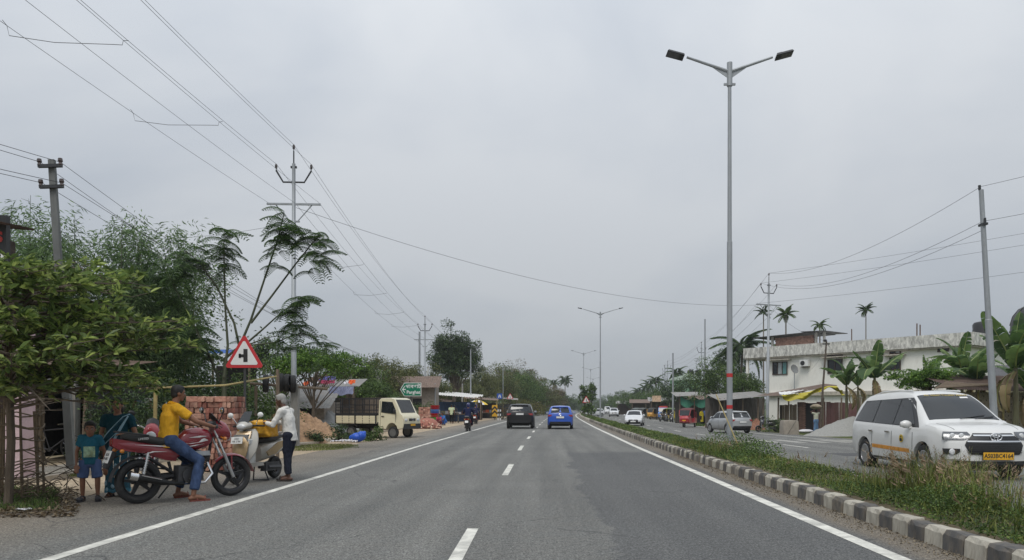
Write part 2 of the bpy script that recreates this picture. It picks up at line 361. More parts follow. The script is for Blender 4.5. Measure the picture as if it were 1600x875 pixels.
def terrain_mat():
    m, n, l, p, o = newmat('earth_and_turf'); uv = n.new('ShaderNodeUVMap').outputs[0]; ob = mapping(n, l)
    sp = n.new('ShaderNodeSeparateXYZ'); l.new(uv, sp.inputs[0]); ab = n.new('ShaderNodeMath'); ab.operation = 'ABSOLUTE'; l.new(sp.outputs[0], ab.inputs[0])
    a = noise(n, l, ob, .5, 6, .7); b = noise(n, l, ob, 6, 6, .75); f = noise(n, l, ob, 60, 3, .7)
    dirt = ramp(n, l, b, [(.25, hx(142, 126, 106)), (.5, hx(176, 159, 135)), (.75, hx(200, 185, 162))])
    grass = ramp(n, l, b, [(.3, hx(52, 62, 34)), (.7, hx(88, 98, 52))])
    g = n.new('ShaderNodeMath'); g.operation = 'MULTIPLY_ADD'; l.new(a, g.inputs[0]); g.inputs[1].default_value = 14; g.inputs[2].default_value = -7
    s = n.new('ShaderNodeMath'); s.operation = 'ADD'; l.new(ab.outputs[0], s.inputs[0]); l.new(g.outputs[0], s.inputs[1])
    mrg = n.new('ShaderNodeMapRange'); mrg.inputs[1].default_value = 12; mrg.inputs[2].default_value = 18; l.new(s.outputs[0], mrg.inputs[0])
    c = mixc(n, l, mrg.outputs[0], dirt, grass); c = mixc(n, l, 1.0, c, ramp(n, l, f, [(.3, .75), (.7, 1.2)]), 'MULTIPLY')
    l.new(c, p.inputs['Base Color']); p.inputs['Roughness'].default_value = .95; p.inputs['Specular IOR Level'].default_value = .15
    bump(n, l, p, b, .6, .05); return m
MT = terrain_mat()
TO = [-1500, -600, -250, -120, -70, -45, -32, -24, -19, -16, -14, -12.5, -11, -10, -9, -8, -7.2, -6.4, -4, 0, 4.9, 5.4, 6, 7, 8, 9, 12, 15, 17, 18, 19, 20, 22, 25, 30, 40, 60, 100, 200, 500, 1500]
def tz(o, d):
    z = gz(o, d)-.03
    if o < -7: z += .035*math.sin(d*.9+o)*math.sin(o*1.3)+.02*math.sin(d*2.3)
    if o > 17.5: z += .04*math.sin(d*.7+o*.8)
    return z
ground = strip('ground', TO, DS, tz, MT)
rl = strip('left_carriageway', [-6.6, -6, -5, -4, -2, 0, 2, 4, 4.78], DS, lambda o, d: .0 if o > -6.5 else -.025, road_mat('asphalt_left', False))
rr = strip('right_carriageway', [6.42, 6.8, 7.3, 7.8, 8.3, 8.6, 10, 12, 14, 16.6], DS, lambda o, d: gz(o, d)+.0 if o < 16.5 else gz(o, d)-.025, road_mat('asphalt_right', True))
wl = M('road_paint', hx(218, 216, 206), .75, var=.12, scale=4, dirt=hx(128, 127, 122), dirtamt=.72, bmp=.3, bs=50)
def fine(a, b): return list(np.arange(a, min(b, 60), 1.5))+list(np.arange(60, b, 6)) if b > 60 else list(np.arange(a, b+.01, 1.5))
strip('left_edge_line', [-3.82, -3.67], fine(-20, 700), lambda o, d: .004, wl)
strip('right_edge_line', [4.02, 4.19], fine(-20, 700), lambda o, d: .004, wl)
strip('far_edge_line', [14.6, 14.75], fine(-20, 700), lambda o, d: gz(o, d)+.004, wl)
for k in range(46):
    d0 = 6.95+k*8.75 if k else 6.2
    d1 = d0+2.6 if k else 8.55
    if k == 0: d0, d1 = 5.6, 8.55
    else: d0 = 15.3+(k-1)*8.9; d1 = d0+3.0
    strip('lane_dash', [-.065, .065] if d0 < 80 else [-.08, .08], list(np.linspace(d0, d1, 4)), lambda o, d: .004, wl)
for k in range(30):
    d0 = 18+k*9; strip('right_lane_dash', [10.4, 10.53], list(np.linspace(d0, d0+3, 4)), lambda o, d: gz(o, d)+.004, wl)
for k in range(7): strip('crossing_stripe', [8.6+k*1.05, 9.1+k*1.05], list(np.linspace(32.2, 36.2, 4)), lambda o, d: gz(o, d)+.004, M('worn_road_paint', hx(176, 174, 166), .8, var=.15, scale=4, dirt=hx(118, 116, 112), dirtamt=.95, bmp=.3, bs=50))
strip('road_patch', [9.7, 10.4, 11.1, 11.7], [21.7, 22.4, 23.4], lambda o, d: gz(o, d)+.003, M('dark_patch', hx(72, 72, 72), .85, bmp=.4))
strip('soil_bed', [4.97, 5.3, 5.6, 6.0, 6.33], [d for d in DS if d > -20], lambda o, d: .16+gz(o, d), M('median_soil', hx(105, 94, 74), .95, var=.35, bmp=.6, bs=20))
# kerb: every block its own stone, painted in turn white and black
med = thing('median_kerb', 'black and white painted kerb stones edging the planted median', 'kerb', (0, 0, 0))
kw = M('kerb_white', hx(192, 187, 173), .88, var=.2, scale=9, stretch=(1, 1, .35), dirt=hx(112, 105, 94), dirtamt=.95, bmp=.5, bs=25, island=.12)
kb = M('kerb_black', hx(82, 81, 80), .85, var=.25, scale=8, stretch=(1, 1, .4), dirt=hx(132, 120, 102), dirtamt=.6, bmp=.5, bs=25, island=.15)
def stone(mm):
    b = MB(); Ln = .343
    prof = [(-.1, -.05), (-.085, .16), (-.06, .2), (.06, .205), (.1, .2), (.1, -.05)]
    rs = []
    for y, s in ((-Ln/2, .93), (-Ln/2+.018, 1), (0, 1.0), (Ln/2-.018, 1), (Ln/2, .93)):
        rs.append([Vector((q*s if q < 0 else q, y, z*s if z > 0 else z)) for q, z in prof])
    for r in rs:
        for p in r:
            if p.z > 0: p += Vector((random.uniform(-.011, .011), random.uniform(-.003, .003), random.uniform(-.014, .004)))
    b.rings(rs, 0, False, True); return b.mesh('kerb_stone', mm)
kw2 = M('kerb_white_worn', hx(160, 154, 142), .9, var=.25, scale=9, stretch=(1, 1, .35), dirt=hx(98, 88, 74), dirtamt=1.0, bmp=.6, bs=25, island=.15)
kb2 = M('kerb_black_worn', hx(98, 95, 90), .9, var=.25, scale=8, dirt=hx(132, 120, 102), dirtamt=.8, bmp=.6, bs=25, island=.15)
sm_ = [[stone(m_) for m_ in (kw, kw, kw2, kw, kw2)], [stone(m_) for m_ in (kb, kb, kb2, kb, kb)]]
for k in range(210):
    d = 4.6+k*.35+.1; o = link('kerb_stone', random.choice(sm_[k % 2]), med)
    sl = math.atan((xc(d+.2)-xc(d-.2))/.4); o.location = (xc(d)+4.87+random.uniform(-.014, .012), d, random.uniform(-.016, .008)); o.rotation_euler = (random.uniform(-.01, .01), random.uniform(-.02, .02), -sl+random.uniform(-.015, .015))
def kerb_far():
    m, n, l, p, o = newmat('kerb_painted'); uv = n.new('ShaderNodeUVMap').outputs[0]; sp = n.new('ShaderNodeSeparateXYZ'); l.new(uv, sp.inputs[0])
    t = n.new('ShaderNodeMath'); t.operation = 'MODULO'; l.new(sp.outputs[1], t.inputs[0]); t.inputs[1].default_value = .7
    c = ramp(n, l, t.outputs[0], [(.49, hx(180, 172, 156)), (.5, hx(75, 75, 75))]); l.new(c, p.inputs['Base Color']); p.inputs['Roughness'].default_value = .85; return m
kf = kerb_far()
strip('kerb_beyond', [4.77, 4.79, 4.82, 4.97], [78.2]+[d for d in DS if 79 < d < 900], lambda o, d: 0 if o < 4.78 else .2, kf, med, None)
strip('kerb_behind', [4.77, 4.79, 4.82, 4.97], list(np.arange(-20, 4.5, 1.5)), lambda o, d: 0 if o < 4.78 else .2, kf, med, None)
strip('kerb_right_side', [6.3, 6.4, 6.43, 6.45], [d for d in DS if -20 < d < 900], lambda o, d: gz(o, d)+(.2 if o < 6.44 else -.02), kf, med, None)
# concrete footpath on the left
fp = M('footpath_concrete', hx(172, 162, 146), .9, var=.14, scale=3, dirt=hx(132, 116, 92), dirtamt=.5, bmp=.4, bs=35)
path = link('footpath', None, kind='structure')
k = 0
for d in np.arange(11, 60, 1.5):
    o0 = -9.0+.9*sstep(22, 32, d) if d < 34 else -8.3
    if d > 32: o0 -= .4
    b = MB(); x0 = xc(d)+o0; vs = []
    g = .012
    for (dx, dy) in ((0, g), (-1.7, g), (-1.7, 1.5-g), (0, 1.5-g)):
        o1 = (-9.0+.9*sstep(22, 32, d+dy) if d < 34 else -8.3)-(.4 if d > 32 else 0); vs.append((xc(d+dy)+o1+dx, d+dy))
    zz = .05+random.uniform(-.006, .006)
    b.prism(vs, -.1, zz, 'z'); b.build('slab', fp, path)
# ================================================================== poles, lamps, signs
INS = M('insulator', (.05, .03, .025), .3, coat=.5)
galv = M('galvanised_pole', hx(158, 162, 165), .55, .35, var=.12, scale=6, stretch=(1, 1, .25), dirt=hx(120, 115, 108), dirtamt=.35)
redband = M('red_band', (.5, .03, .03), .6)
ledm = M('lamp_housing', (.045, .047, .05), .5, .3)
def street_lamp(off, d, h, label, band=False, arms=2.0, tilt=0.0, lean=0):
    x = xc(d)+off; z0 = gz(off, d)+.15
    t = thing('street_lamp', label, 'street lamp', (x, d, z0), 0, 'twin arm street lamps along the median'); h -= z0
    t.rotation_euler = (0, lean, 0)
    b = MB(); b.tube([(0, 0, 0), (0, 0, h*.55), (0, 0, h*.55+.01), (0, 0, h)], [.08, .07, .058, .046], 12); b.box((0, 0, .02), (.36, .36, .04)); b.build('pole', galv, t)
    b = MB(); b.tube([(0, 0, h-.5), (0, 0, h+.12)], .072, 12); b.build('collar', galv, t); b = MB(); b.box((0, 0, h-.45), (.3, .05, .05)); b.build('bolt', galv, t)
    for s in (-1, 1):
        b = MB(); tip = Vector((s*arms*.9, 0, h+.42*arms/2)); b.tube([(0, 0, h-.12), tip], [.045, .032], 8)
        b.prism([(s*.03, h-.3), (s*.03, h-.1), (s*.5, h+.03)], -.008, .008, 'y'); b.build('arm', galv, t)
        b = MB(); R = Matrix.Rotation(-s*.26, 3, 'Y') @ Matrix.Rotation(tilt, 3, 'X'); c = tip+Vector((s*.30, 0, .06))
        b.box(c, (.46, .24, .055), 0, R, .9); b.box(c-R @ Vector((s*.11, 0, -.045)), (.16, .15, .045), 0, R, .8)
        hd = b.build('lamp_head', ledm, t); b = MB(); b.box(c+R @ Vector((s*.05, 0, -.03)), (.31, .2, .012), 0, R); b.build('led_panel', M('led_glass', (.10, .10, .11), .25, coat=.4), hd)
    if band:
        for zz in (2.05, 1.22):
            b = MB(); b.lathe([(.079, zz), (.079, zz+.1)], n=12); b.build('reflector_band', redband, t)
    return t
def lampx(px, d): return (px-800)/F*d-xc(d)
street_lamp(lampx(1140, 19.4), 19.4, zat(105, 19.4), 'tall twin arm street lamp with red bands standing in the near median grass', True, 1.25, -.25)
street_lamp(lampx(938, 76), 76, zat(489, 76), 'twin arm street lamp in the median, second from the camera', False, 2.0)
street_lamp(lampx(912, 138), 138, zat(552, 138), 'third twin arm street lamp along the median, just behind the leafy saplings', False, 2)
street_lamp(lampx(923, 200), 200, zat(577, 200), 'far fourth twin arm street lamp, its head low over the distant road', False, 2)
street_lamp(lampx(926.5, 262), 262, zat(592, 262), 'tiny fifth twin arm street lamp far down the median', False, 2)
street_lamp(lampx(931, 330), 330, zat(603, 330), 'last and smallest of the twin arm street lamps far down the median', False, 2)

def pin(b, p, m=1):
    p = Vector(p); b.tube([p, p+Vector((0, 0, .1))], .018, 6, 0); b.lathe([(.02, 0), (.06, .02), (.045, .06), (.065, .08), (.045, .12), (.06, .14), (.03, .2), (.0, .21)], p+Vector((0, 0, .08)), n=8, m=m)
def steel_pole(p, h, label, group, rz=0, lean=0, cat='utility pole'):
    """stepped tubular pole with a V bracket, a flat cross arm and pin insulators; returns wire points"""
    t = thing('utility_pole', label, cat, p, rz, group); t.rotation_euler = (0, lean, rz)
    b = MB(); b.tube([(0, 0, -.1), (0, 0, h*.5), (0, 0, h*.5+.02), (0, 0, h*.75), (0, 0, h*.75+.02), (0, 0, h-.55)], [.12, .115, .098, .094, .08, .075], 12); b.build('pole', galv, t)
    b = MB(); zv = h-1.35
    b.tube([(-.75, 0, zv+.5), (-.45, 0, zv), (.45, 0, zv), (.75, 0, zv+.5)], .04, 6); b.box((0, 0, zv+.65), (.26, .1, .08)); b.tube([(0, 0, h-.6), (0, 0, h)], .03, 6); b.build('v_bracket', ledm, t)
    for q in ((-.75, 0, zv+.5), (.75, 0, zv+.5), (0, 0, h)): b = MB(); pin(b, q); b.build('insulator', [ledm, INS], t)
    b = MB(); zc = zv-.95; b.box((0, 0, zc), (2.3, .08, .08)); b.tube([(-.8, .02, zc), (-.15, .02, zc-.75)], .025, 5); b.tube([(.8, .02, zc), (.15, .02, zc-.75)], .025, 5); b.box((0, 0, zc-.75), (.5, .1, .06)); b.build('cross_arm', galv, t)
    Rz = Matrix.Rotation(rz, 4, 'Z') @ Matrix.Rotation(lean, 4, 'Y'); P = Vector(p)
    return {k: P+Rz @ Vector(v) for k, v in dict(L=(-.75, 0, zv+.78), R=(.75, 0, zv+.78), T=(0, 0, h+.28), a=(-1.1, 0, zc+.06), b=(.05, .1, zc+.06), c=(1.1, 0, zc+.06), m=(0, 0, zc-.75)).items()}
pB = at(459, 32); pB.z = 0
wB = steel_pole(pB, zat(236, 32), 'tall stepped steel power pole rising through the feathery sapling near the mini truck', 'steel power poles', .05)
pC = Vector(((664-800)/F*79, 79, 0)); wC = steel_pole(pC, zat(497, 79), 'steel power pole of the pair behind the green place sign, bearing the cross arms', 'steel power poles')
pC2 = Vector(((661-800)/F*79-.5, 80, 0)); b = MB(); tt = thing('stay_pole', 'bare grey pole standing close against the power pole behind the green place sign', 'pole', pC2); b.tube([(0, 0, 0), (0, 0, 9.6)], [.13, .1], 8); b.build('pole', galv, tt)
b = MB(); b.ell((0, 0, 9.6), (.11, .11, .05)); b.build('cap', galv, tt)
pD = at(1199, 60); hD = zat(432, 60)-pD.z; wD = steel_pole(pD, hD, 'steel power pole in front of the white two storey building', 'steel power poles', .3, .012)
pE = Vector(((1096-800)/F*112, 112, -.36)); wE = steel_pole(pE, zat(537, 112)+.36, 'steel power pole rising behind the round bushy roadside tree', 'steel power poles', .3)
farp = []
for px, d, ty, lb in ((1043, 150, 566, 'far power pole with cross arms above the parked auto rickshaws'), (1039, 190, 572, 'slimmer far power pole just left of the one above the auto rickshaws'), (1035, 230, 582, 'power pole third deep in the far cluster on the right side'), (1032, 290, 590, 'lowest power pole of the far cluster on the right side')):
    q = Vector(((px-800)/F*d, d, -.36)); farp.append(steel_pole(q, zat(ty, d)+.36, lb, 'far power poles on the right', .3))
def plain_pole(px, d, ty, r, label, name='lamp_post', cat='post', head=True, mt=None):
    q = Vector(((px-800)/F*d, d, gz((px-800)/F*d-xc(d), d))); h = zat(ty, d)-q.z
    t = thing(name, label, cat, q, 0, 'plain roadside posts'); b = MB(); b.tube([(0, 0, 0), (0, 0, h)], [r, r*.7], 8); b.build('pole', mt or galv, t)
    b = MB()
    if head: b.tube([(0, 0, h-.1), (.7, -.6, h+.12)], .03, 6); b.box((.85, -.7, h+.13), (.4, .16, .07), 0, .7)
    else: b.ell((0, 0, h), (r*.8, r*.8, .05))
    b.build('lamp_head' if head else 'cap', ledm if head else galv, t)
plain_pole(1101.5, 85, 499, .11, 'plain slim steel pole rising from the bushy tree right of the red three wheeler', head=False)
plain_pole(1051.5, 95, 552, .13, 'plain steel pole standing among the parked auto rickshaws', head=False)
plain_pole(735.5, 84, 546, .09, 'slim lamp post in front of the big dark round tree')
plain_pole(680, 66, 600, .07, 'short slim lamp post left of the big dark round tree', head=False)
plain_pole(786, 118, 573, .08, 'slim lamp post beside the blue crossing sign', head=False)
plain_pole(722.5, 95, 600, .14, 'short grey concrete post behind the market stalls', head=False, mt=conc)
for px, d, ty in ((852, 175, 600), (858, 200, 603), (875, 260, 612), (1021, 170, 600), (1009, 210, 607), (989, 260, 612), (1002, 235, 610), (1016, 190, 606)): plain_pole(px, d, ty, .11, 'far grey pole about %d metres off at %s of the road' % (d, 'the left side' if px < 900 else 'the right side'), head=False)
# left concrete pole with two cross arms
pA = at(112, 16.5); hA = zat(250, 16.5)
tA = thing('utility_pole', 'square concrete power pole with two black cross arms behind the near leafy tree', 'utility pole', pA, .1); lean = math.atan(.42/hA); tA.rotation_euler = (0, -lean, .1)
b = MB(); b.box((0, 0, hA/2), (.17, .13, hA), 0, None, .75); b.build('pole', M('dark_concrete', hx(112, 114, 112), .85, var=.2, scale=5, stretch=(1, 1, .3), dirt=(.09, .09, .08), dirtamt=.5), tA); wA = []
for zz in (hA-.16, hA-.62):
    b = MB(); b.box((0, -.09, zz), (.5, .07, .07)); b.build('cross_arm', ledm, tA)
    for s in (-1, 1):
        b = MB(); b.lathe([(.02, -.08), (.05, -.05), (.035, 0), (.055, .03), (.045, .09), (.0, .1)], (s*.22, -.09, zz+.07), n=8); b.build('insulator', INS, tA); wA.append(pA+Vector((s*.22-math.sin(lean)*zz, -.1, zz+.08)))
# right leaning pole
pR = Vector(((1556-800)/F*25.5, 25.5, gz(15, 25.5))); hR = zat(296, 25.5)-pR.z
tR = thing('utility_pole', 'tall plain steel pole behind the white taxi at the right edge, leaning a little', 'utility pole', pR); lr = math.atan((1556-1533)/F*25.5/hR); tR.rotation_euler = (0, -lr, 0)
b = MB(); b.tube([(0, 0, 0), (0, 0, hR*.5), (0, 0, hR*.5+.02), (0, 0, hR)], [.115, .11, .09, .075], 12); b.build('pole', galv, tR)
b = MB(); b.box((0, 0, hR-1.2), (.16, .3, .08)); b.tube([(0, -.12, hR-1.2), (0, -.12, hR-1.0)], .04, 6); b.tube([(-.05, 0, hR), (-.05, 0, hR+.16)], .05, 6); b.build('clamp', ledm, tR)
wR = [pR+Vector((-math.sin(lr)*z, 0, z)) for z in (hR+.1, hR-1.1)]

# ------------------------------------------------------------------ signs
sgw = M('sign_white', (.74, .74, .72), .45, var=.05, bmp=0); sgr = M('sign_red', (.52, .03, .035), .45, var=.1, bmp=0); sgk = M('sign_black', (.02, .02, .02), .5, bmp=0)
sgg = M('sign_green', (.0, .17, .09), .4, var=.08, bmp=0); sgb = M('sign_blue', (.02, .09, .42), .4, bmp=0); postm = M('sign_post', (.05, .05, .05), .6); sgy = M('sign_yellow', (.65, .36, .02), .5)
def tri_sign(px, d, pyb, side, label, symbol='T', post=postm, zb=None):
    x = (px-800)/F*d; z0 = zb if zb is not None else gz(x-xc(d), d); zc = zat(pyb, d)
    t = thing('warning_sign', label, 'road sign', (x, d, z0), 0, 'red triangle warning signs'); h = side*.866; b = MB(); zb_ = zc-z0
    b.tube([(0, .05, 0), (0, .05, zb_+h*.8)], .035, 8); b.build('post', post, t)
    def tri(k, y0, y1, m, nm, par=t):
        b = MB(); cz = zb_+h/3; P = []
        for a in (90, 210, 330):
            ca, sa = math.cos(R_(a)), math.sin(R_(a)); r = h*2/3*k
            for da in (-9, 0, 9): P.append((r*(.985 if da else 1)*math.cos(R_(a+da*.45)), cz+r*(.985 if da else 1)*math.sin(R_(a+da*.45))))
        b.prism(P, y0, y1, 'y'); return b.build(nm, m, par)
    p = tri(1, 0, .025, sgr, 'red_border'); tri(.74, -.006, 0, sgw, 'white_field')
    b = MB(); c = zb_+h*.34
    if symbol == 'T': b.box((side*.04, -.009, c+.02*side), (side*.115, .006, side*.36)); b.box((-side*.075, -.009, c+.01*side), (side*.13, .006, side*.085)); b.box((-side*.12, -.009, c+.01*side), (side*.06, .006, side*.12))
    else: b.box((0, -.009, c), (side*.07, .006, side*.3)); b.ell((0, -.009, c+side*.2), (side*.05, .004, side*.05)); b.box((side*.05, -.009, c-side*.05), (side*.14, .006, side*.05))
    b.build('symbol', sgk, t); return t
tri_sign(381.5, 19, 573, .92, 'red bordered triangular sign with black side road symbol behind the motorcyclist')
tri_sign(797, 112, 623, .95, 'small triangular warning sign beside the blue crossing sign', 'P')
tri_sign(840.5, 165, 629.5, .9, 'tiny triangular warning sign far ahead between the two cars', 'P')
tri_sign(916, 95, 629, .95, 'triangular warning sign in the median against the leafy saplings', 'P', galv, .2)
# green place sign
d = 44; gx = (642-800)/F*d; gzc = zat(608.5, d)
tg = thing('place_sign', 'green arrow shaped road sign lettered Parghat above the mini truck', 'road sign', (gx, d, 0))
b = MB(); b.tube([(0, .06, 0), (0, .06, gzc)], .05, 8); b.build('post', postm, tg)
b = MB(); P = [(-.64, 0), (-.4, .4), (.62, .4), (.62, -.4), (-.4, -.4)]; b.prism([(p, q+gzc) for p, q in P], 0, .03, 'y'); b.build('white_border', sgw, tg)
b = MB(); b.prism([(p*.945, q*.92+gzc) for p, q in P], -.008, 0, 'y'); b.build('green_field', sgg, tg)
b = MB(); b.prism([(-.52, gzc), (-.38, gzc+.2), (-.33, gzc+.2), (-.45, gzc+.03), (-.3, gzc+.03), (-.3, gzc-.03), (-.45, gzc-.03), (-.33, gzc-.2), (-.38, gzc-.2)], -.014, -.008, 'y'); b.build('arrow', sgw, tg)
text('পাৰঘাট', .3, txtwhite, tg, frame((.14, -.012, gzc+.17), (1, 0, 0), (0, 0, 1)), bold=.006); text('Parghat', .27, txtwhite, tg, frame((.15, -.012, gzc-.17), (1, 0, 0), (0, 0, 1)), bold=.006)
# blue crossing sign
d = 110; bx = (780.5-800)/F*d; bz = zat(619, d); tb = thing('crossing_sign', 'blue square crossing sign with white mark at the left roadside', 'road sign', (bx, d, 0))
b = MB(); b.tube([(0, .05, 0), (0, .05, bz)], .04, 6); b.build('post', postm, tb); b = MB(); b.box((0, 0, bz), (.78, .03, .8)); b.build('blue_field', sgb, tb)
b = MB(); b.prism([(-.22, bz-.22), (-.08, bz+.22), (.0, bz+.22), (-.06, bz-.22)], -.03, -.02, 'y'); b.prism([(.06, bz-.22), (.02, bz+.22), (.1, bz+.22), (.24, bz-.22)], -.03, -.02, 'y'); b.build('symbol', sgw, tb)
# chevron board + striped posts on the left verge island
d = 84; q = Vector(((773-800)/F*d, d, 0)); tcv = thing('chevron_board', 'yellow board with two black chevrons on the verge by the umbrella', 'road sign', q)
b = MB(); b.box((0, 0, 1.05), (.62, .03, 1.3)); b.build('yellow_field', sgy, tcv)
b = MB(); b.tube([(0, .05, 0), (0, .05, 1.6)], .04, 6); b.build('post', postm, tcv)
for zz in (1.05, .58):
    b = MB(); b.prism([(-.3, zz), (0, zz+.3), (.3, zz), (.3, zz+.24), (0, zz+.55), (-.3, zz+.24)], -.03, -.02, 'y'); b.build('chevron', sgk, tcv)
for k, px in enumerate((778.5, 782)):
    t = thing('striped_post', ['black and white banded guide post next to the chevron board', 'outer black and white banded guide post, farther from the chevron board'][k], 'guide post', ((px-800)/F*d, d-1, 0), 0, 'banded guide posts')
    for j in range(5): b = MB(); b.tube([(0, 0, j*.24), (0, 0, j*.24+.235)], .07, 8); b.build('band', sgk if j % 2 else sgw, t)
# small distant boards
for px, py, d, wd, m_, lb in ((853, 626, 190, 1.9, sgg, 'far green board beside the road beyond the black car'), (866, 626, 200, 2.2, M('board_teal', (.03, .16, .13), .5), 'far teal board nearer the palms at the left roadside')):
    x = (px-800)/F*d; z = zat(py, d); t = thing('road_board', lb, 'road sign', (x, d, 0)); b = MB(); b.box((0, 0, z), (wd, .06, 1.3)); b.build('panel', m_, t)
    for s in (-.35, .35): b = MB(); b.tube([(s*wd, .08, 0), (s*wd, .08, z)], .06, 6); b.build('post', postm, t)
d = 110; x = (1026-800)/F*d; z = zat(623, d); t = thing('shop_sign', 'faded cream and brown hoarding above the parked auto rickshaws', 'sign', (x, d, -.36)); b = MB(); b.box((0, 0, z+.36), (1.3, .08, .9)); b.build('panel', M('hoarding', hx(205, 180, 150), .7, var=.3, scale=4, dirt=(.2, .08, .05), dirtamt=.5), t)
b = MB(); b.tube([(0, .08, 0), (0, .08, z)], .05, 6); b.build('post', postm, t)
d = 66; x = (1160-800)/F*d; z = zat(630, d)+.36; t = thing('roadside_sign', 'small red and white board on a post behind the silver hatchback', 'sign', (x, d, -.36)); b = MB(); b.box((0, 0, z), (.42, .04, .85)); b.build('panel', M('faded_red', hx(190, 110, 105), .6, var=.2), t)
b = MB(); b.tube([(0, .05, 0), (0, .05, z)], .035, 6); b.build('post', postm, t); text('STOP', .15, txtwhite, t, frame((0, -.025, z+.1), (1, 0, 0), (0, 0, 1))) if False else None

# ================================================================== white two storey building on the right
wallw = M('limewashed_wall', hx(240, 238, 230), .85, var=.05, scale=2, stretch=(1, 1, .4), dirt=hx(178, 170, 156), dirtamt=.3, bmp=.2, bs=30)
parap = M('mouldy_parapet', hx(226, 224, 216), .9, var=.1, scale=2.2, stretch=(1.6, 1.6, .7), dirt=(.055, .053, .048), dirtamt=.75, bmp=.3)
slabm = M('stained_slab', hx(190, 182, 168), .9, var=.12, scale=4, stretch=(1, 1, .5), dirt=(.06, .055, .05), dirtamt=.6)
brickm = M('brick_red', hx(126, 98, 86), .9, var=.3, scale=9, bmp=.5, island=.35)
A = Vector(((1197-800)/F*72, 72, -.36)); Bq = Vector(((1512-800)/F*58, 58, -.36)); u = (Bq-A); LB = u.length; u.normalize(); vv = Vector((-u.y, u.x, 0)); vv = vv if vv.y > 0 else -vv
Hh = 7.05; angB = math.atan2(u.y, u.x)
bw = thing('white_building', 'white two storey house with mouldy roof parapet behind the banana plants', 'building', A, angB)
b = MB(); b.box((LB/2, 5, Hh/2), (LB, 10, Hh)); b.build('wall', wallw, bw)
pr = MB(); TH = 1.0
for (c, s) in (((LB/2, -.38, Hh+.1), (LB+.9, .14, TH)), ((-2.2, 4.6, Hh+.1), (.14, 10.1, TH)), ((-1.1, -.38, Hh+.1), (2.1, .14, TH)), ((LB+.5, 5, Hh+.1), (.14, 10.8, TH)), ((LB/2-1, 9.9, Hh+.1), (LB+2.8, .14, TH))): pr.box(c, s)
pr.build('parapet', parap, bw)
b = MB(); b.box((LB/2-.9, 4.9, Hh-.45), (LB+2.6, 10.5, .16)); b.build('roof_slab', slabm, bw)
b = MB(); b.box((LB/2-1, 4.8, 3.05), (LB+2.3, 10.2, .34)); b.build('floor_band', slabm, bw)
rl_ = MB()
for zz in (3.5, 3.8, 4.1): rl_.box((-1.1, -.28, zz), (2.1, .05, .05)); rl_.box((-2.12, 4.8, zz), (.05, 10, .05))
for xx in (-2.1, -1.4, -.7): rl_.box((xx, -.28, 3.7), (.07, .07, .95))
rl_.build('balcony_railing', M('pale_railing', hx(190, 190, 186), .6), bw)
for xx in (-2.0,):
    b = MB(); b.box((xx, -.1, 1.5), (.28, .28, 3)); b.box((xx, -.1, 5.0), (.22, .22, 3.6)); b.build('column', wallw, bw)
wood_d = M('dark_window_frame', hx(70, 52, 42), .6); teal = M('teal_glass', hx(96, 150, 148), .2, coat=.4); paleglass = M('pale_glass', hx(170, 176, 176), .1, coat=.5)
def bwin(x0, x1, z0, z1, n=2, cols=None, shade=True):
    b = MB(); cx, cz = (x0+x1)/2, (z0+z1)/2; f = .07
    for c, s in (((cx, -.03, z1), (x1-x0+.1, .1, f)), ((cx, -.03, z0), (x1-x0+.1, .1, f)), ((x0, -.03, cz), (f, .1, z1-z0-f)), ((x1, -.03, cz), (f, .1, z1-z0-f))): b.box(c, s)
    for k in range(1, n): b.box((x0+(x1-x0)*k/n, -.03, cz), (f*.8, .09, z1-z0-f))
    w_ = b.build('window', wood_d, bw)
    for k in range(n):
        b = MB(); a = x0+(x1-x0)*k/n+.04; e = x0+(x1-x0)*(k+1)/n-.04; b.box(((a+e)/2, -.008, cz), (e-a, .03, z1-z0-.06)); b.build('pane', cols[k] if cols else glass, w_)
    if shade: b = MB(); b.box((cx, -.3, z1+.22), (x1-x0+.9, .6, .09)); b.build('sun_shade', slabm, bw)
def bx(px):
    """position along the facade for a measured column"""
    k = (px-800)/F; return (k*A.y-A.x)/(u.x-k*u.y)
def bz_(py, px): s = bx(px); dd = A.y+u.y*s; return zat(py, dd)+.36
bwin(bx(1208), bx(1230), bz_(585, 1219), bz_(566, 1219), 3, [glass, paleglass, teal])
bwin(bx(1294), bx(1316), bz_(583, 1305), bz_(562, 1305), 2)
bwin(bx(1293), bx(1316), bz_(556, 1305), bz_(549.5, 1305), 3, None, False)
bwin(bx(1391), bx(1407), bz_(578, 1400), bz_(559, 1400), 2); bwin(bx(1391), bx(1407), bz_(552.5, 1400), bz_(546, 1400), 2, [glass, paleglass], False)
bwin(bx(1466), bx(1482), bz_(549, 1474), bz_(543, 1474), 2, None, False)
b = MB(); b.box((bx(1256), -.06, bz_(554, 1256)), (.5, .1, .32)); b.build('vent', wood_d, bw)
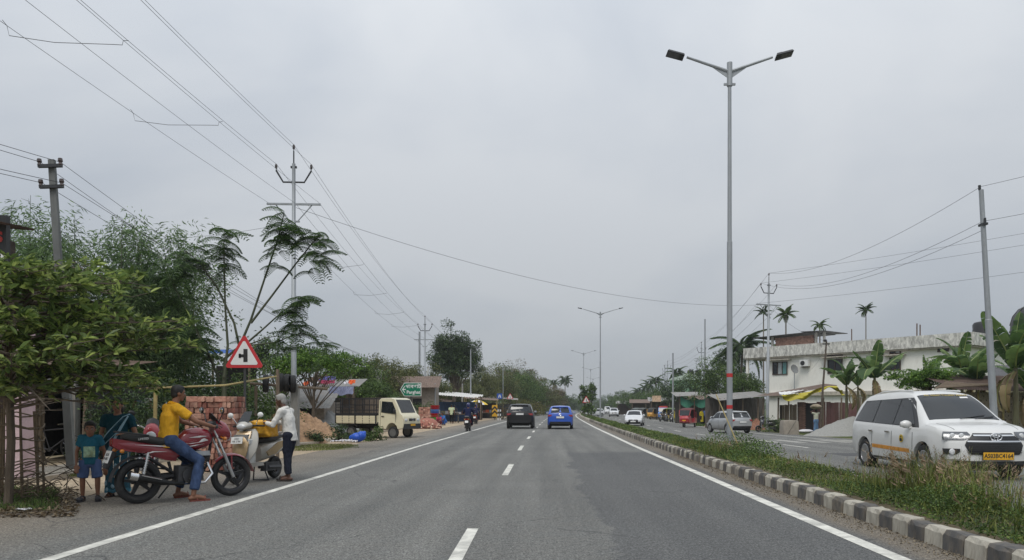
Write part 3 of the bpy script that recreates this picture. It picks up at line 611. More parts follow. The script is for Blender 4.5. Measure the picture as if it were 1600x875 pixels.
# roof room, tank
rb = thing('roof_room', 'small brick room with tin roof on top of the white building', 'roof room', A+u*(-.6)+vv*2.5+Vector((0, 0, Hh-.35)), angB)
rb.scale = (.74, 1, .86); bl = MB()
for r in range(15):
    for c in range(22):
        bl.box((.15+c*.252+(.126 if r % 2 else 0), 0, .09+r*.155), (.24, .12, .14))
bl.build('bricks', brickm, rb)['kind'] = 'stuff'
b = MB(); b.box((2.9, .09, 1.2), (5.7, .05, 2.35)); b.build('mortar', M('mortar', hx(140, 132, 122), .95), rb)
for xx in (-.4, 5.9, 7.0): b = MB(); b.box((xx, 0, 1.3), (.22, .22, 2.6)); b.build('column', conc, rb)
b = MB(); b.prism([(-3.2, 2.5), (5.6, 2.62), (5.6, 2.70), (-3.2, 2.58)], -.4, 4, 'y'); b.prism([(4.2, 2.72), (7.4, 2.62), (7.4, 2.70), (4.2, 2.80)], -.5, 3.8, 'y'); b.build('roof', M('dark_tin', hx(62, 62, 62), .7, .2, var=.3), rb)
tk = A+u*(bx(1514))+vv*3; t = thing('water_tank', 'black water tank on the roof end of the white building', 'water tank', tk+Vector((0, 0, Hh-.3)))
b = MB(); b.lathe([(.8, .55), (.82, 1.0), (.8, 1.05), (.82, 1.3), (.8, 1.35), (.82, 1.7), (.7, 1.9), (.3, 2.0), (0, 2.02)], n=16); b.build('tank', blackp, t); b = MB(); b.box((0, 0, .28), (1.7, 1.7, .55)); b.build('base', slabm, t)
for k, (px, py, hh) in enumerate(((1431, 502, .9), (1436, 506, .8), (1329, 509, .9))):
    s = bx(px); b = MB(); b.tube([(s, .2, Hh+.5), (s, .2, Hh+.6+hh*1.2)], .05, 6); b.build('reinforcing_bar', rust, bw)
# air conditioner and dish
sa = bx(1260); t = thing('air_conditioner', 'white air conditioner box on the upper wall of the white building', 'air conditioner', A+u*sa-vv*.28+Vector((0, 0, bz_(567.5, 1260))), angB)
b = MB(); b.box((0, 0, 0), (.85, .36, .6)); b.build('casing', white, t); b = MB(); b.lathe([(.22, 0), (.22, -.02), (.0, -.03)], (-.12, -.18, 0), 'Y', 16); b.build('fan_grille', blackp, t); b = MB(); b.box((0, .12, -.34), (.7, .3, .05)); b.build('bracket', rust, t)
ds_ = A+u*bx(1250)-vv*.9; t = thing('satellite_dish', 'grey satellite dish on a pole beside the white building', 'satellite dish', ds_+Vector((0, 0, 2.7)))
b = MB(); R = Matrix.Rotation(R_(70), 3, 'X') @ Matrix.Rotation(.4, 3, 'Y'); zz = bz_(577, 1250)-2.7
rs = [[R @ Vector((r*math.cos(2*PI*k/16), r*math.sin(2*PI*k/16), -.25*(1-r*r/.2025)*.4)) + Vector((0, 0, zz)) for k in range(16)] for r in (.45, .3, .15, .01)]
b.rings(rs, cap=False); b.rings([[p+Vector((0, .02, .0)) for p in q] for q in rs][::-1], cap=False); b.build('dish', M('dish_grey', hx(128, 130, 130), .6), t); b = MB(); b.tube([(0, .05, 0), (0, .05, zz)], .04, 6); b.build('mast', galv, t)
pbr = at(1287, 52); t = thing('wooden_pole', 'thin brown wooden pole carrying cables in front of the white building', 'pole', pbr); hb = zat(533, 52)-pbr.z
b = MB(); b.tube([(-.25, 0, 0), (-.05, 0, hb*.5), (.2, 0, hb)], [.09, .075, .06], 8); b.build('pole', M('brown_pole', hx(88, 78, 68), .8, var=.3), t); b = MB(); b.box((.18, 0, hb-.2), (.5, .08, .08)); b.ell((.1, 0, hb+.05), (.14, .1, .1)); b.build('fitting', ledm, t)
wP = pbr+Vector((.2, 0, hb))

# ================================================================== sheds on the right
def plankwall(par, p0, p1, z0, z1, wd, mats, name='plank', gap=.012, th=.03, jit=.06):
    p0 = Vector(p0); p1 = Vector(p1); Ln = (p1-p0).length; n = max(1, int(Ln/wd)); ang = math.atan2(p1.y-p0.y, p1.x-p0.x)
    for k in range(n):
        q = p0.lerp(p1, (k+.5)/n); b = MB(); h = z1-z0+random.uniform(-jit, jit); b.box((0, 0, h/2), (Ln/n-gap, th, h))
        b.build(name, random.choice(mats), par, loc=(q.x, q.y+random.uniform(-.01, .01), z0), rot=(random.uniform(-.01, .01), random.uniform(-.015, .015), ang))
def corr(par, name, c0, c1, c2, c3, mt, per=.09, amp=.018, n=None, lab=None):
    """corrugated sheet over the quad c0-c1 (eave) / c3-c2 (ridge)"""
    c0, c1, c2, c3 = map(Vector, (c0, c1, c2, c3)); Ln = (c1-c0).length; n = min(260, int(Ln/per*4)); nr = (c1-c0).cross(c3-c0).normalized(); g = []
    for j in range(3):
        row = []
        for i in range(n+1):
            a = i/n; p = c0.lerp(c1, a).lerp(c3.lerp(c2, a), j/2); row.append(p+nr*(amp*math.sin(a*Ln/per*2*PI)+(.03*math.sin(a*3) if j == 1 else 0)))
        g.append(row)
    b = MB(); b.sheet(g, thick=.004, dirn=nr); return b.build(name, mt, par, lab)
hutp = at(1213, 55); hut = thing('plank_hut', 'plank walled roadside hut with a low tin roof and brick pier', 'hut', (hutp.x, 54, -.36))
X = lambda px, d: (px-800)/F*d-hutp.x
zb = lambda py, d: zat(py, d)+.36
plankwall(hut, (X(1218, 54), 0, 0), (X(1245, 54), 0, 0), 0, 2.0, .17, [wood, M('grey_wood', hx(130, 125, 116), .9, var=.3, stretch=(6, 6, .5), scale=5), M('dark_wood', hx(72, 64, 56), .9, var=.3, stretch=(6, 6, .5), scale=5)])
k = 0
for r in range(26):
    for c in range(2):
        b = MB(); b.box((0, 0, 0), (.24, .12, .07)); b.build('brick', brickm, hut, loc=(X(1249, 54)+c*.255+(.06 if r % 2 else -.02), -.05, .04+r*.083), rot=(0, 0, random.uniform(-.06, .06)))
b = MB(); b.box((X(1249, 54)+.12, .03, 1.1), (.5, .06, 2.15)); b.build('mortar', M('mortar', hx(140, 132, 122), .95), hut)
mar = M('maroon_wall', hx(112, 78, 76), .85, var=.2, scale=3, dirt=(.07, .055, .045), dirtamt=.5)
plankwall(hut, (X(1256, 54), .1, 0), (X(1345, 54), .6, 0), 0, 2.15, .33, [mar, M('maroon_wall_b', hx(100, 70, 66), .85, var=.25, scale=3, dirt=(.06, .05, .04), dirtamt=.6)], name='panel')
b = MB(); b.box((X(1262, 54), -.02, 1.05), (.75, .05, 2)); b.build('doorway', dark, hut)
for px in (1213, 1229, 1283, 1311, 1340): b = MB(); b.tube([(X(px, 54), -.3, 0), (X(px, 54)+.05, -.3, 2.5)], .06, 6); b.build('post', wood, hut)
corr(hut, 'tin_roof', (X(1203, 54), -1.2, zb(619, 54)), (X(1300, 54), -.9, zb(605, 54)+.1), (X(1315, 54), 3, 3.6), (X(1205, 54), 3, 2.7), tinr)
corr(hut, 'white_sheet', (X(1208, 54), -1.35, zb(617, 54)), (X(1236, 54), -1.45, zb(617, 54)), (X(1262, 54), -.2, zb(610, 54)+.06), (X(1215, 54), -.2, zb(613, 54)), M('white_tin', hx(215, 215, 212), .6, var=.1), per=.2)
b = MB(); g = []
for i in range(25):
    a = i/24; x = X(1209, 54)+(X(1301, 54)-X(1209, 54))*a; zt = zb(619.5-10*a-6*max(0, math.sin((a-.45)*5)) if a < .95 else 612, 54)+.08
    dr = .36+.2*math.sin(a*7)+.1*math.sin(a*23); g.append([(x+.05*j, -1.5-.12*math.sin(j*1.3+a*14), zt-dr*.85*j/4) for j in range(5)])
b.sheet(g, thick=.006, dirn=(0, 1, 0)); t = b.build('yellow_tarp', M('yellow_tarp', hx(176, 164, 40), .6, var=.15, scale=3, dirt=(.25, .22, .06), dirtamt=.3, bmp=.3, bs=12))
t['label'] = 'crumpled yellow plastic tarp hanging along the eave of the plank hut'; t['category'] = 'tarp'; t.location = hut.location
# dark open shed left of the hut
sp = at(1160, 62); sh = thing('open_shed', 'dark open fronted shed with thin posts behind the silver hatchback', 'shed', (sp.x, 62, -.36)); X2 = lambda px: (px-800)/F*62-sp.x
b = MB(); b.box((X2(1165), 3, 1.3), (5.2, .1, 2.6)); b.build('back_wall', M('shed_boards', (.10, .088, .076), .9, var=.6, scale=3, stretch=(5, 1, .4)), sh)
for px in (1124, 1131, 1160, 1184, 1192): b = MB(); b.tube([(X2(px), 0, 0), (X2(px)+.04, 0, 2.55)], .06, 6); b.build('post', wood, sh)
corr(sh, 'tin_roof', (X2(1120), -.7, 2.35), (X2(1198), -.7, 2.75), (X2(1198), 3.2, 3.2), (X2(1120), 3.2, 2.9), tin)
# woven bamboo shed on the far right
mw, n, l, p, o = newmat('woven_bamboo'); v = mapping(n, l, (1, 1, 1)); wv = n.new('ShaderNodeTexBrick'); wv.inputs['Scale'].default_value = 7
c0 = ramp(n, l, noise(n, l, v, 6, 5), [(.3, hx(126, 114, 98)), (.7, hx(178, 166, 146))]); l.new(c0, p.inputs['Base Color']); p.inputs['Roughness'].default_value = .9
bp = at(1540, 31); bs_ = thing('bamboo_shed', 'woven bamboo walled shed with a low dark roof behind the taxi bonnet', 'shed', (bp.x, 31, -.15)); X3 = lambda px: (px-800)/F*31-bp.x
for k in range(34):
    x = X3(1488)+k*.115
    for j in range(13):
        zz = .08+j*.165
        if (k+j) % 2: continue
        b = MB(); b.box((0, 0, 0), (.11, .018, .33)); 
    b = MB(); pts = [(0, .022*(1 if (k+j) % 2 else -1), .0+j*.165) for j in range(14)]; g = [[(q[0]-.05, q[1], q[2]), (q[0]+.05, q[1], q[2])] for q in pts]; b.sheet(g, thick=.006, dirn=(0, 1, 0)); b.build('slat', mw, bs_, loc=(x, 0, .05))
wz = MB()
for j in range(13): wz.box((X3(1545), 0, .13+j*.165), (4.0, .012, .12))
wz.build('cross_weave', mw, bs_)['kind'] = 'stuff'
b = MB(); b.box((X3(1550), .12, 1.1), (4.2, .04, 2.2)); b.build('lining', M('dark_boards', (.03, .028, .025), .9, var=.4), bs_)
for px in (1489, 1527, 1566, 1605): b = MB(); b.tube([(X3(px), -.06, 0), (X3(px), -.06, 2.35)], .045, 6); b.build('post', bamboo, bs_)
corr(bs_, 'tin_roof', (X3(1478), -.8, 2.3), (X3(1640), -.8, 2.15), (X3(1640), 3, 3.0), (X3(1490), 3, 3.1), M('dark_rusty_tin', hx(84, 68, 60), .85, .1, var=.35, scale=3), per=.12)
for k in range(7): b = MB(); b.tube([(X3(1440+k*9), -1+.3*k, 2.35+.05*k), (X3(1540+k*8), -.6+.2*k, 2.5+.05*math.sin(k*2))], .035, 6); b.build('roof_pole', wood, bs_)
cbp = at(1594, 38); t = thing('cream_house', 'corner of a cream walled house with grey tin roof behind the bamboo shed', 'house', (cbp.x+1.6, 38, -.2)); b = MB(); b.box((0, 2, 1.55), (4, 4, 3.1)); b.build('wall', M('cream_wall', hx(204, 194, 160), .8, var=.08, dirt=(.3, .27, .2), dirtamt=.3), t)
corr(t, 'roof', (-2.5, -.4, 2.75), (3, -.4, 2.75), (3, 2, 3.9), (-2.5, 2, 3.9), M('grey_tin', hx(92, 92, 94), .7, .2, var=.25), per=.14)
# black tank on the far right edge
tp = at(1602, 46); t = thing('water_tank', 'large dark ribbed dome topped tank rising at the right edge above the bananas', 'water tank', (tp.x+.5, 46, -.3)); zz = zat(512, 46)+.3
b = MB(); pr_ = [(1.25, zz-1.3)]
for k in range(6): pr_ += [(1.28, zz-1.2+k*.2), (1.22, zz-1.1+k*.2)]
pr_ += [(1.2, zz+.2), (1.05, zz+.75), (.75, zz+1.15), (.35, zz+1.38), (0, zz+1.42)]; b.lathe(pr_, n=20); b.build('tank', blackp, t)
b = MB(); 
for k in range(10): a = 2*PI*k/10; b.tube([(1.22*math.cos(a), 1.22*math.sin(a), zz+.2), (1.07*math.cos(a), 1.07*math.sin(a), zz+.76), (.77*math.cos(a), .77*math.sin(a), zz+1.17), (.35*math.cos(a), .35*math.sin(a), zz+1.4)], .03, 5)
b.build('rib', M('grey_rib', (.1, .1, .1), .6), t); b = MB()
for sx_ in (-.9, .9):
    for sy_ in (-.9, .9): b.tube([(sx_, sy_, 0), (sx_*.9, sy_*.9, zz-1.3)], .09, 6)
b.build('stand', rust, t)
# far green roofed house, right
d = 125; q = Vector(((1075-800)/F*d, d, -.36)); t = thing('green_house', 'far house with pale green gable above the parked auto rickshaws', 'house', q, -.3)
b = MB(); b.box((0, 3, 3.2), (6, 6, 6.4)); b.build('wall', M('pale_green_wall', hx(160, 205, 168), .8, var=.08), t); b = MB(); b.prism([(-3.6, 6.4), (3.6, 6.4), (0, 7.6)], -.5, 6.5, 'y'); b.build('roof', M('pale_roof', hx(175, 190, 175), .7), t)
for s in (-1.4, 1.4): b = MB(); b.box((s, -.03, 4.5), (1.1, .08, 1.2)); b.build('window', glass, t)
for k in range(3): b = MB(); b.lathe([(.55, 7.2), (.57, 8.1), (.3, 8.35), (0, 8.4)], (.2+k*1.35, 3.5, .0), n=10); b.build('roof_tank', blackp, t)
d = 82; q = Vector(((1085-800)/F*d, d, -.36)); t = thing('market_stall', 'stall with a sagging green cloth behind the red three wheeler', 'stall', q); b = MB()
g = [[(-1.6+.35*i, -.2*math.sin(i), 3.1-.5*abs(math.sin(i*.7))-.3*j) for j in range(4)] for i in range(11)]; b.sheet(g, thick=.01, dirn=(0, 1, 0)); b.build('cloth', M('green_cloth', hx(70, 135, 112), .8, var=.2), t)
for s in (-1.6, 0, 1.9): b = MB(); b.tube([(s, 0, 0), (s, 0, 3.2)], .06, 6); b.build('post', wood, t)
b = MB(); b.box((.2, 1.6, 1.2), (4, .1, 2.4)); b.build('back_wall', M('shed_boards', (.07, .062, .054), .9, var=.5), t); corr(t, 'roof', (-2.2, -.6, 3.0), (2.4, -.6, 3.2), (2.4, 2, 3.6), (-2.2, 2, 3.5), tin, per=.2)
for px, d, wd, hh, lb, cm in ((1012, 132, 5, 3.2, 'row of low shop sheds behind the yellow three wheeler', tinr), (1050, 118, 6, 3.4, 'tin roofed shop behind the parked motorbikes', tin), (1120, 92, 5, 3.4, 'low dark shop under the bushy tree on the right', tinr), (985, 185, 6, 3.4, 'far tin shed beyond the approaching white sedan', tin)):
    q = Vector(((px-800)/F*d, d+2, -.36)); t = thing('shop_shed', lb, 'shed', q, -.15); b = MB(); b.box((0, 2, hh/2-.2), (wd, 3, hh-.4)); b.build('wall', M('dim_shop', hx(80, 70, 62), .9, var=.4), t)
    corr(t, 'roof', (-wd/2-.4, -1.2, hh-.6), (wd/2+.4, -1.2, hh-.6), (wd/2+.4, 3.6, hh+.1), (-wd/2-.4, 3.6, hh+.1), cm, per=.25)
    for s in (-.48, 0, .48): b = MB(); b.tube([(s*wd, -1, 0), (s*wd, -1, hh-.55)], .06, 5); b.build('post', wood, t)
# ================================================================== left side: shop, sheds, stalls, heaps
d = 18.5; sp = Vector(((80-800)/F*d, d, 0)); shop = thing('village_shop', 'dim open fronted shop with tin awning behind the boy', 'shop', (sp.x, 19.6, .02)); X4 = lambda px, dd=19.6: (px-800)/F*dd-sp.x
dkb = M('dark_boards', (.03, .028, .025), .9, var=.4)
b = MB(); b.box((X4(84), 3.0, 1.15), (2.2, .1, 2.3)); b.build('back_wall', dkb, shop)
for px in (22, 145): b = MB(); b.box((X4(px), 1.4, 1.15), (.12, 3.0, 2.3)); b.build('side_wall', dkb, shop)
plankwall(shop, (X4(45), .15, 0), (X4(64), .15, 0), 0, 2.3, .16, [wood, M('dark_wood', hx(72, 64, 56), .9, var=.3, stretch=(6, 6, .5), scale=5)])
pk = M('pink_wall', hx(196, 172, 176), .85, var=.08, dirt=(.25, .2, .18), dirtamt=.4)
for px, r, m_, w_ in ((62, .045, bamboo, 0), (118, .06, conc, .24), (150, .05, wood, 0)):
    b = MB()
    if w_: b.box((X4(px), -.1, 1.25), (w_, w_, 2.5))
    else: b.tube([(X4(px)-.06, -.5, 0), (X4(px)+.06, -.5, 2.3)], r, 7)
    b.build('post', m_, shop)
corr(shop, 'tin_awning', (X4(33), -1.1, 1.98), (X4(112), -1.1, 1.96), (X4(112), .8, 2.55), (X4(33), .8, 2.55), tin)
corr(shop, 'roof', (X4(10), -.2, 2.45), (X4(150), -.2, 2.35), (X4(150), 3.4, 2.8), (X4(10), 3.4, 2.9), tinr)
b = MB()
for zz in (.9, 1.35): b.box((X4(92), 2.0, zz), (2.3, .5, .04))
b.build('shelf', wood, shop)
goods = [M('goods_a', hx(150, 140, 110), .6, var=.3), M('goods_b', hx(70, 90, 110), .6, var=.3), M('goods_c', hx(120, 70, 55), .6, var=.3), M('goods_d', hx(180, 180, 175), .5, var=.2)]
for k in range(26):
    b = MB(); hh = random.uniform(.14, .3); b.box((0, 0, hh/2), (random.uniform(.1, .22), .2, hh)); o = b.build('goods_box', random.choice(goods)); o.location = shop.location+Vector((X4(74)+.085*k, 1.95+random.uniform(-.08, .08), .92 if k % 2 else 1.37)); o['label'] = 'small packet of goods on the %s shelf of the dim shop' % ('lower' if k % 2 == 0 else 'upper'); o['category'] = 'packet'; o['group'] = 'packets on the shop shelves'
# pink wall end + sign building on the far left
pw = at(24, 14.3); t = thing('sign_building', 'dark shop front with pink pillar and black sign board half hidden by leaves', 'building', (pw.x, 14.3, 0))
b = MB(); b.box((.1, 0, 1.55), (.32, .4, 3.1)); b.build('pillar', pk, t); b = MB(); b.box((-2.3, .2, 2.35), (4.0, .5, 4.7)); b.build('wall', M('dim_shop', hx(80, 70, 62), .9, var=.4), t)
zs = zat(385, 14.3); b = MB(); b.box((-1.15, -.35, zs-.05), (2.5, .12, 1.1)); sb = b.build('sign_board', sgk, t)
text('ITAs', .42, M('red_letters', (.45, .04, .03), .5, bmp=0), t, frame((.05, -.42, zs+.12), (1, 0, 0), (0, 0, 1)), bold=.01, align='RIGHT')
b = MB(); b.lathe([(.15, -.01), (.19, -.01), (.19, .01), (.15, .01)], (-.12, -.43, zs-.3), 'Y', 20, closed=True); b.lathe([(.06, -.01), (.09, -.01), (.09, .01), (.06, .01)], (-.12, -.43, zs-.3), 'Y', 16, closed=True); b.box((-.12, -.43, zs-.3), (.36, .015, .03)); b.box((-.12, -.43, zs-.3), (.03, .017, .36)); b.build('emblem', txtwhite, t)
corr(t, 'roof', (-4.5, -.7, zat(352, 14.3)+.15), (.2, -.7, zat(362, 14.3)), (.0, .6, zat(352, 14.3)+.05), (-4.5, .6, zat(345, 14.3)+.3), M('dark_rusty_tin', hx(84, 68, 60), .85, .1, var=.35, scale=3))
# bamboo lattice tree guard at the left edge
tg_ = at(10, 11.6); t = thing('tree_guard', 'broken bamboo lattice tree guard at the left edge of the road', 'tree guard', tg_)
for k in range(11):
    a = 2*PI*k/11; b = MB(); h = random.uniform(1.1, 1.75); b.tube([(.5*math.cos(a), .5*math.sin(a), 0), (.46*math.cos(a)+random.uniform(-.05, .05), .46*math.sin(a), h)], .02, 6); b.build('stake', M('old_bamboo', hx(112, 98, 78), .8, var=.4), t)
for j in range(8):
    b = MB(); z = .15+j*.19; b.tube([(.5*math.cos(a_/10*PI)*1.02, .5*math.sin(a_/10*PI)*1.02, z+.04*math.sin(a_*1.3+j)) for a_ in range(21)], .012, 5, cap=False); b.build('hoop', M('old_bamboo', hx(112, 98, 78), .8), t)
def twigs(name, label, c, n, r, h, m_, lift=.0, ln=.7):
    t = thing(name, label, 'twigs', c)
    for k in range(n):
        b = MB(); a = random.uniform(0, 2*PI); q = Vector((random.gauss(0, r), random.gauss(0, r*.6), lift+abs(random.gauss(0, h)))); v = Vector((math.cos(a), math.sin(a), random.uniform(-.1, .5)))*ln*random.uniform(.4, 1); mid = q+v*.5+Vector((random.uniform(-.1, .1), random.uniform(-.1, .1), random.uniform(0, .12)))
        b.tube([q, mid, q+v], [.009, .007, .003], 4); b.build('twig', m_, t)
twigs('brushwood', 'tangle of dry brushwood at the foot of the tree guard', at(40, 11.2, .02), 70, .55, .25, M('dry_twig', hx(92, 80, 66), .9, var=.3))
# brick stack
bs0 = at(333, 16.6); stk = thing('brick_stack', 'tall square stack of red bricks behind the motorcyclist', 'brick stack', (bs0.x, 16.6, -.03), .12)
def brickmesh(k):
    b = MB(); q = .008+.003*k
    hx_, hy, hz = .041, .12, .060
    pts = [(-hx_, -hz+q), (-hx_+q, -hz), (hx_-q, -hz), (hx_, -hz+q), (hx_, hz-q), (hx_-q, hz), (-hx_+q, hz), (-hx_, hz-q)]
    b.prism(pts, -hy, hy, 'y'); return b.mesh('brick', BRK[k])
BRK = [M('fired_brick_a', hx(180, 130, 112), .9, var=.3, scale=14, bmp=.6, bs=60, island=.45, dirt=hx(206, 176, 158), dirtamt=.5), M('fired_brick_b', hx(158, 104, 90), .9, var=.3, scale=14, bmp=.6, bs=60, island=.5), M('fired_brick_c', hx(196, 152, 132), .9, var=.25, scale=14, bmp=.6, bs=60, island=.35)]
BM = [brickmesh(k) for k in range(3)]; nb = 0
for r in range(13):
    z = .03+.06+r*.1275; side = r % 3 == 1
    c = 0
    while c < 11.5:
        lying = random.random() < .13 and c < 8.5
        y = random.uniform(-.03, .03)
        if lying:
            o = link('brick', random.choice(BM), stk, loc=(-.53+(c+1.0)*.0925, -.06+y, z), rot=(0, 0, PI/2+random.uniform(-.05, .05))); c += 2.75
        else:
            o = link('brick', random.choice(BM), stk, loc=(-.53+c*.0925+random.uniform(-.007, .007), y, z+random.uniform(-.004, .004)), rot=(random.uniform(-.03, .03), random.uniform(-.06, .06), random.uniform(-.06, .06))); c += 1
    for j in range(4): link('brick', random.choice(BM), stk, loc=(.44+random.uniform(-.015, .02), .2+j*.13, z), rot=(0, 0, PI/2+random.uniform(-.1, .1)))
b = MB(); b.box((-.05, .44, .85), (.93, .56, 1.62)); b.build('core', M('stack_inside', (.05, .035, .03), .95), stk)
# bamboo rail on posts
d = 17.8; q0 = Vector(((218-800)/F*d, d, zat(607, d))); q1 = Vector(((345-800)/F*d*1.02, d+.6, zat(601, d))); q2 = Vector(((432-800)/F*20.5, 20.5, zat(588, 20.5)))
t = thing('bamboo_rail', 'long yellowish bamboo pole lashed to posts above the brick stack', 'rail', (0, 0, 0)); b = MB(); b.tube([q0, q1, q2], [.022, .026, .02], 7); b.build('rail', bamboo, t)
for q in (Vector(((240-800)/F*d, d+.05, 0)),): b = MB(); b.tube([q, q+Vector((.03, 0, q0.z+.25))], .045, 7); b.build('post', bamboo, t)
b = MB(); b.tube([(q2.x, 20.6, 0), (q2.x, 20.6, q2.z+.2)], .05, 6); b.build('post', wood, t)
# tyres on a rack
d = 27; t0 = Vector(((442-800)/F*d, d, 0)); zt = zat(594, d); rk = thing('tyre_rack', 'rough wooden rail on concrete posts holding old tyres', 'rack', (t0.x, d, 0))
b = MB(); b.box((.42, .1, 1.12), (.26, .26, 2.3)); b.build('post', conc, rk); b = MB(); b.tube([(-1.0, 0, 1.1), (-.98, 0, 2.2)], .06, 6); b.build('post', wood, rk); b = MB(); b.tube([(-1.2, 0, zt-.12), (1.6, .1, zt-.32)], .05, 6); b.build('rail', wood, rk)
ty = MB(); ty.lathe([(.2, -.08), (.27, -.1), (.31, -.09), (.325, -.04), (.325, .04), (.31, .09), (.27, .1), (.2, .08), (.19, 0)], axis='X', n=24, closed=True); tym = ty.mesh('old_tyre', black)
for k, (dx, dz, lb) in enumerate(((-.62, -.02, 'leftmost old tyre hung on the wooden rail'), (-.08, .02, 'worn tyre hung in the middle of the rail'), (.15, .0, 'worn tyre hung just right of the middle of the rail'), (.36, -.04, 'old tyre hung on the rail end above the concrete post'))):
    o = link('old_tyre', tym, None, lb, 'tyre', 'old tyres on the rail', loc=(t0.x+dx, d, zt-.1+dz), rot=(0, 0, .25+.3*math.sin(k*3)))
# heaps
def heap(name, label, c, rx, ry, h, m_, seed, cat='heap', rough=.12, sharp=1.3):
    r = np.random.default_rng(seed); ph = r.uniform(0, 6, 8); b = MB(); g = []; n = 44
    for i in range(19):
        q = i/18; row = []
        for j in range(n+1):
            a = 2*PI*j/n; k = 1+.12*math.sin(2*a+ph[0])+.08*math.sin(3*a+ph[1])+.05*math.sin(7*a+ph[2]); hz = h*(1-q)**sharp if sharp < 1 else h*(1-q**1.1)
            nzv = rough*h*(math.sin(a*9+q*14+ph[3])*math.sin(q*21+a*4+ph[4])*.5+math.sin(a*17+ph[5])*math.sin(q*33+a*6)*.3)*min(1, q*4)*(1-q*.6)
            row.append((rx*q*k*math.cos(a), ry*q*k*math.sin(a), max(-.05, hz+nzv-.05)))
        g.append(row)
    b.sheet(g); o = b.build(name, m_, None, label, cat=cat); o.location = c; return o
sandm = M('building_sand', hx(170, 138, 108), .95, var=.3, scale=7, bmp=.9, bs=14, bd=.06, dirt=hx(140, 106, 78), dirtamt=.5); gravm = M('stone_chips', hx(158, 158, 156), .9, var=.3, scale=30, bmp=.9, bs=45, bd=.03)
c = at(497, 33); heap('sand_heap', 'tall heap of reddish sand beside the concrete post and mini truck', (c.x-1.35, 33.8, -.03), 2.2, 1.6, 1.5, sandm, 3, rough=.2)
c = at(515, 41); heap('gravel_heap', 'pale grey gravel heap behind the sand heap', (c.x-.3, 41, -.03), 2.4, 2, 1.5, gravm, 5)
c = at(380, 27); heap('sand_heap', 'smaller sand heap seen between the scooter and the concrete post', (c.x+.6, 30, -.03), 1.6, 1.2, 1.5, sandm, 8)
c = at(1318, 44); heap('gravel_heap', 'grey stone chip heap spilling onto the road behind the white taxi', (c.x+.8, 44.5, -.36), 3.0, 2.0, 1.3, M('road_chips', hx(150, 149, 144), .9, var=.25, scale=18, bmp=.9, bs=40, bd=.03), 11)
c = at(1118, 70); heap('sand_heap', 'low sand heap behind the silver hatchback', (c.x, 70, -.4), 1.4, 1.2, .75, sandm, 14)
c = at(1182, 60); heap('rubble_heap', 'small reddish rubble heap right of the silver hatchback', (c.x, 60, -.4), .8, .7, 1.0, M('rubble', hx(150, 108, 88), .95, var=.4, scale=12, bmp=.9, bs=16, bd=.06), 15, rough=.25)
# cloth wrapped block on right
c = at(1233, 47.5); t = thing('covered_stack', 'grey sackcloth covered block standing by the plank hut', 'covered stack', (c.x, 47.5, -.36)); b = MB(); g = []
for z, s in ((0, 1.02), (.3, 1.0), (.6, .98), (.88, .97), (.95, .9)):
    g.append([(s*.49*math.copysign(min(1, abs(math.cos(a))*1.35), math.cos(a))+.015*math.sin(a*9+z*5), s*.42*math.copysign(min(1, abs(math.sin(a))*1.35), math.sin(a))+.015*math.sin(a*11+z*3), z) for a in np.linspace(0, 2*PI, 41)])
g.append([(0, 0, .97)]*41); b.sheet(g); b.build('sackcloth', M('sackcloth', hx(150, 142, 130), .95, var=.15, scale=4, bmp=.5, bs=40, dirt=(.2, .17, .14), dirtamt=.4), t); b = MB(); b.tube([(-.3, -.44, 0), (.3, -.43, .95)], .008, 4); b.build('cord', dark, t)
# shack with clothes on its roof, left of the truck
d = 42; s0 = Vector(((525-800)/F*d, d, 0)); shk = thing('tin_shack', 'low tin shack with brown sloping roof behind the sand heap', 'shack', s0); X5 = lambda px: (px-800)/F*d-s0.x
b = MB(); b.box((X5(520), 2.2, 1.0), (5.6, .1, 2.0)); b.build('back_wall', M('shack_boards', hx(112, 100, 88), .9, var=.45, scale=3, stretch=(6, 1, .4), dirt=(.03, .028, .025), dirtamt=.6), shk)
plankwall(shk, (X5(484), .2, 0), (X5(508), .2, 0), 0, 2.1, .2, [M('blue_grey_tin', hx(110, 122, 132), .6, .2, var=.25, dirt=(.12, .08, .06), dirtamt=.4), tin], name='sheet')
corr(shk, 'brown_roof', (X5(455), -.4, zat(626, d)), (X5(515), -.6, zat(625, d)), (X5(492), 3, zat(600, d)+.7), (X5(462), 3, zat(606, d)+.7), M('brown_roof', hx(112, 88, 74), .85, var=.2))
corr(shk, 'tin_roof', (X5(470), .8, zat(604, d)), (X5(556), .8, zat(603, d)), (X5(556), 3.4, zat(598, d)+.35), (X5(470), 3.4, zat(600, d)+.35), tin)
for px in (487, 511, 552): b = MB(); b.tube([(X5(px), 0, 0), (X5(px), 0, 2.5)], .06, 6); b.build('post', wood, shk)
b = MB(); 
for k in range(6): b.box((X5(497)+k*.11, .6, zat(611, d)), (.03, .03, 1.0), 0, Matrix.Rotation(.4, 3, 'Y'))
b.build('ladder_rack', wood, shk)
stp = M('striped_cloth', hx(120, 124, 150), .85, var=.45, scale=9, stretch=(3, 1, .15)); cols = [M('orange_cloth', hx(215, 96, 40), .8, var=.12), M('white_cloth', hx(210, 208, 212), .8, var=.1), M('maroon_cloth', hx(140, 34, 70), .8, var=.12), M('violet_cloth', hx(86, 80, 140), .8, var=.15), stp]
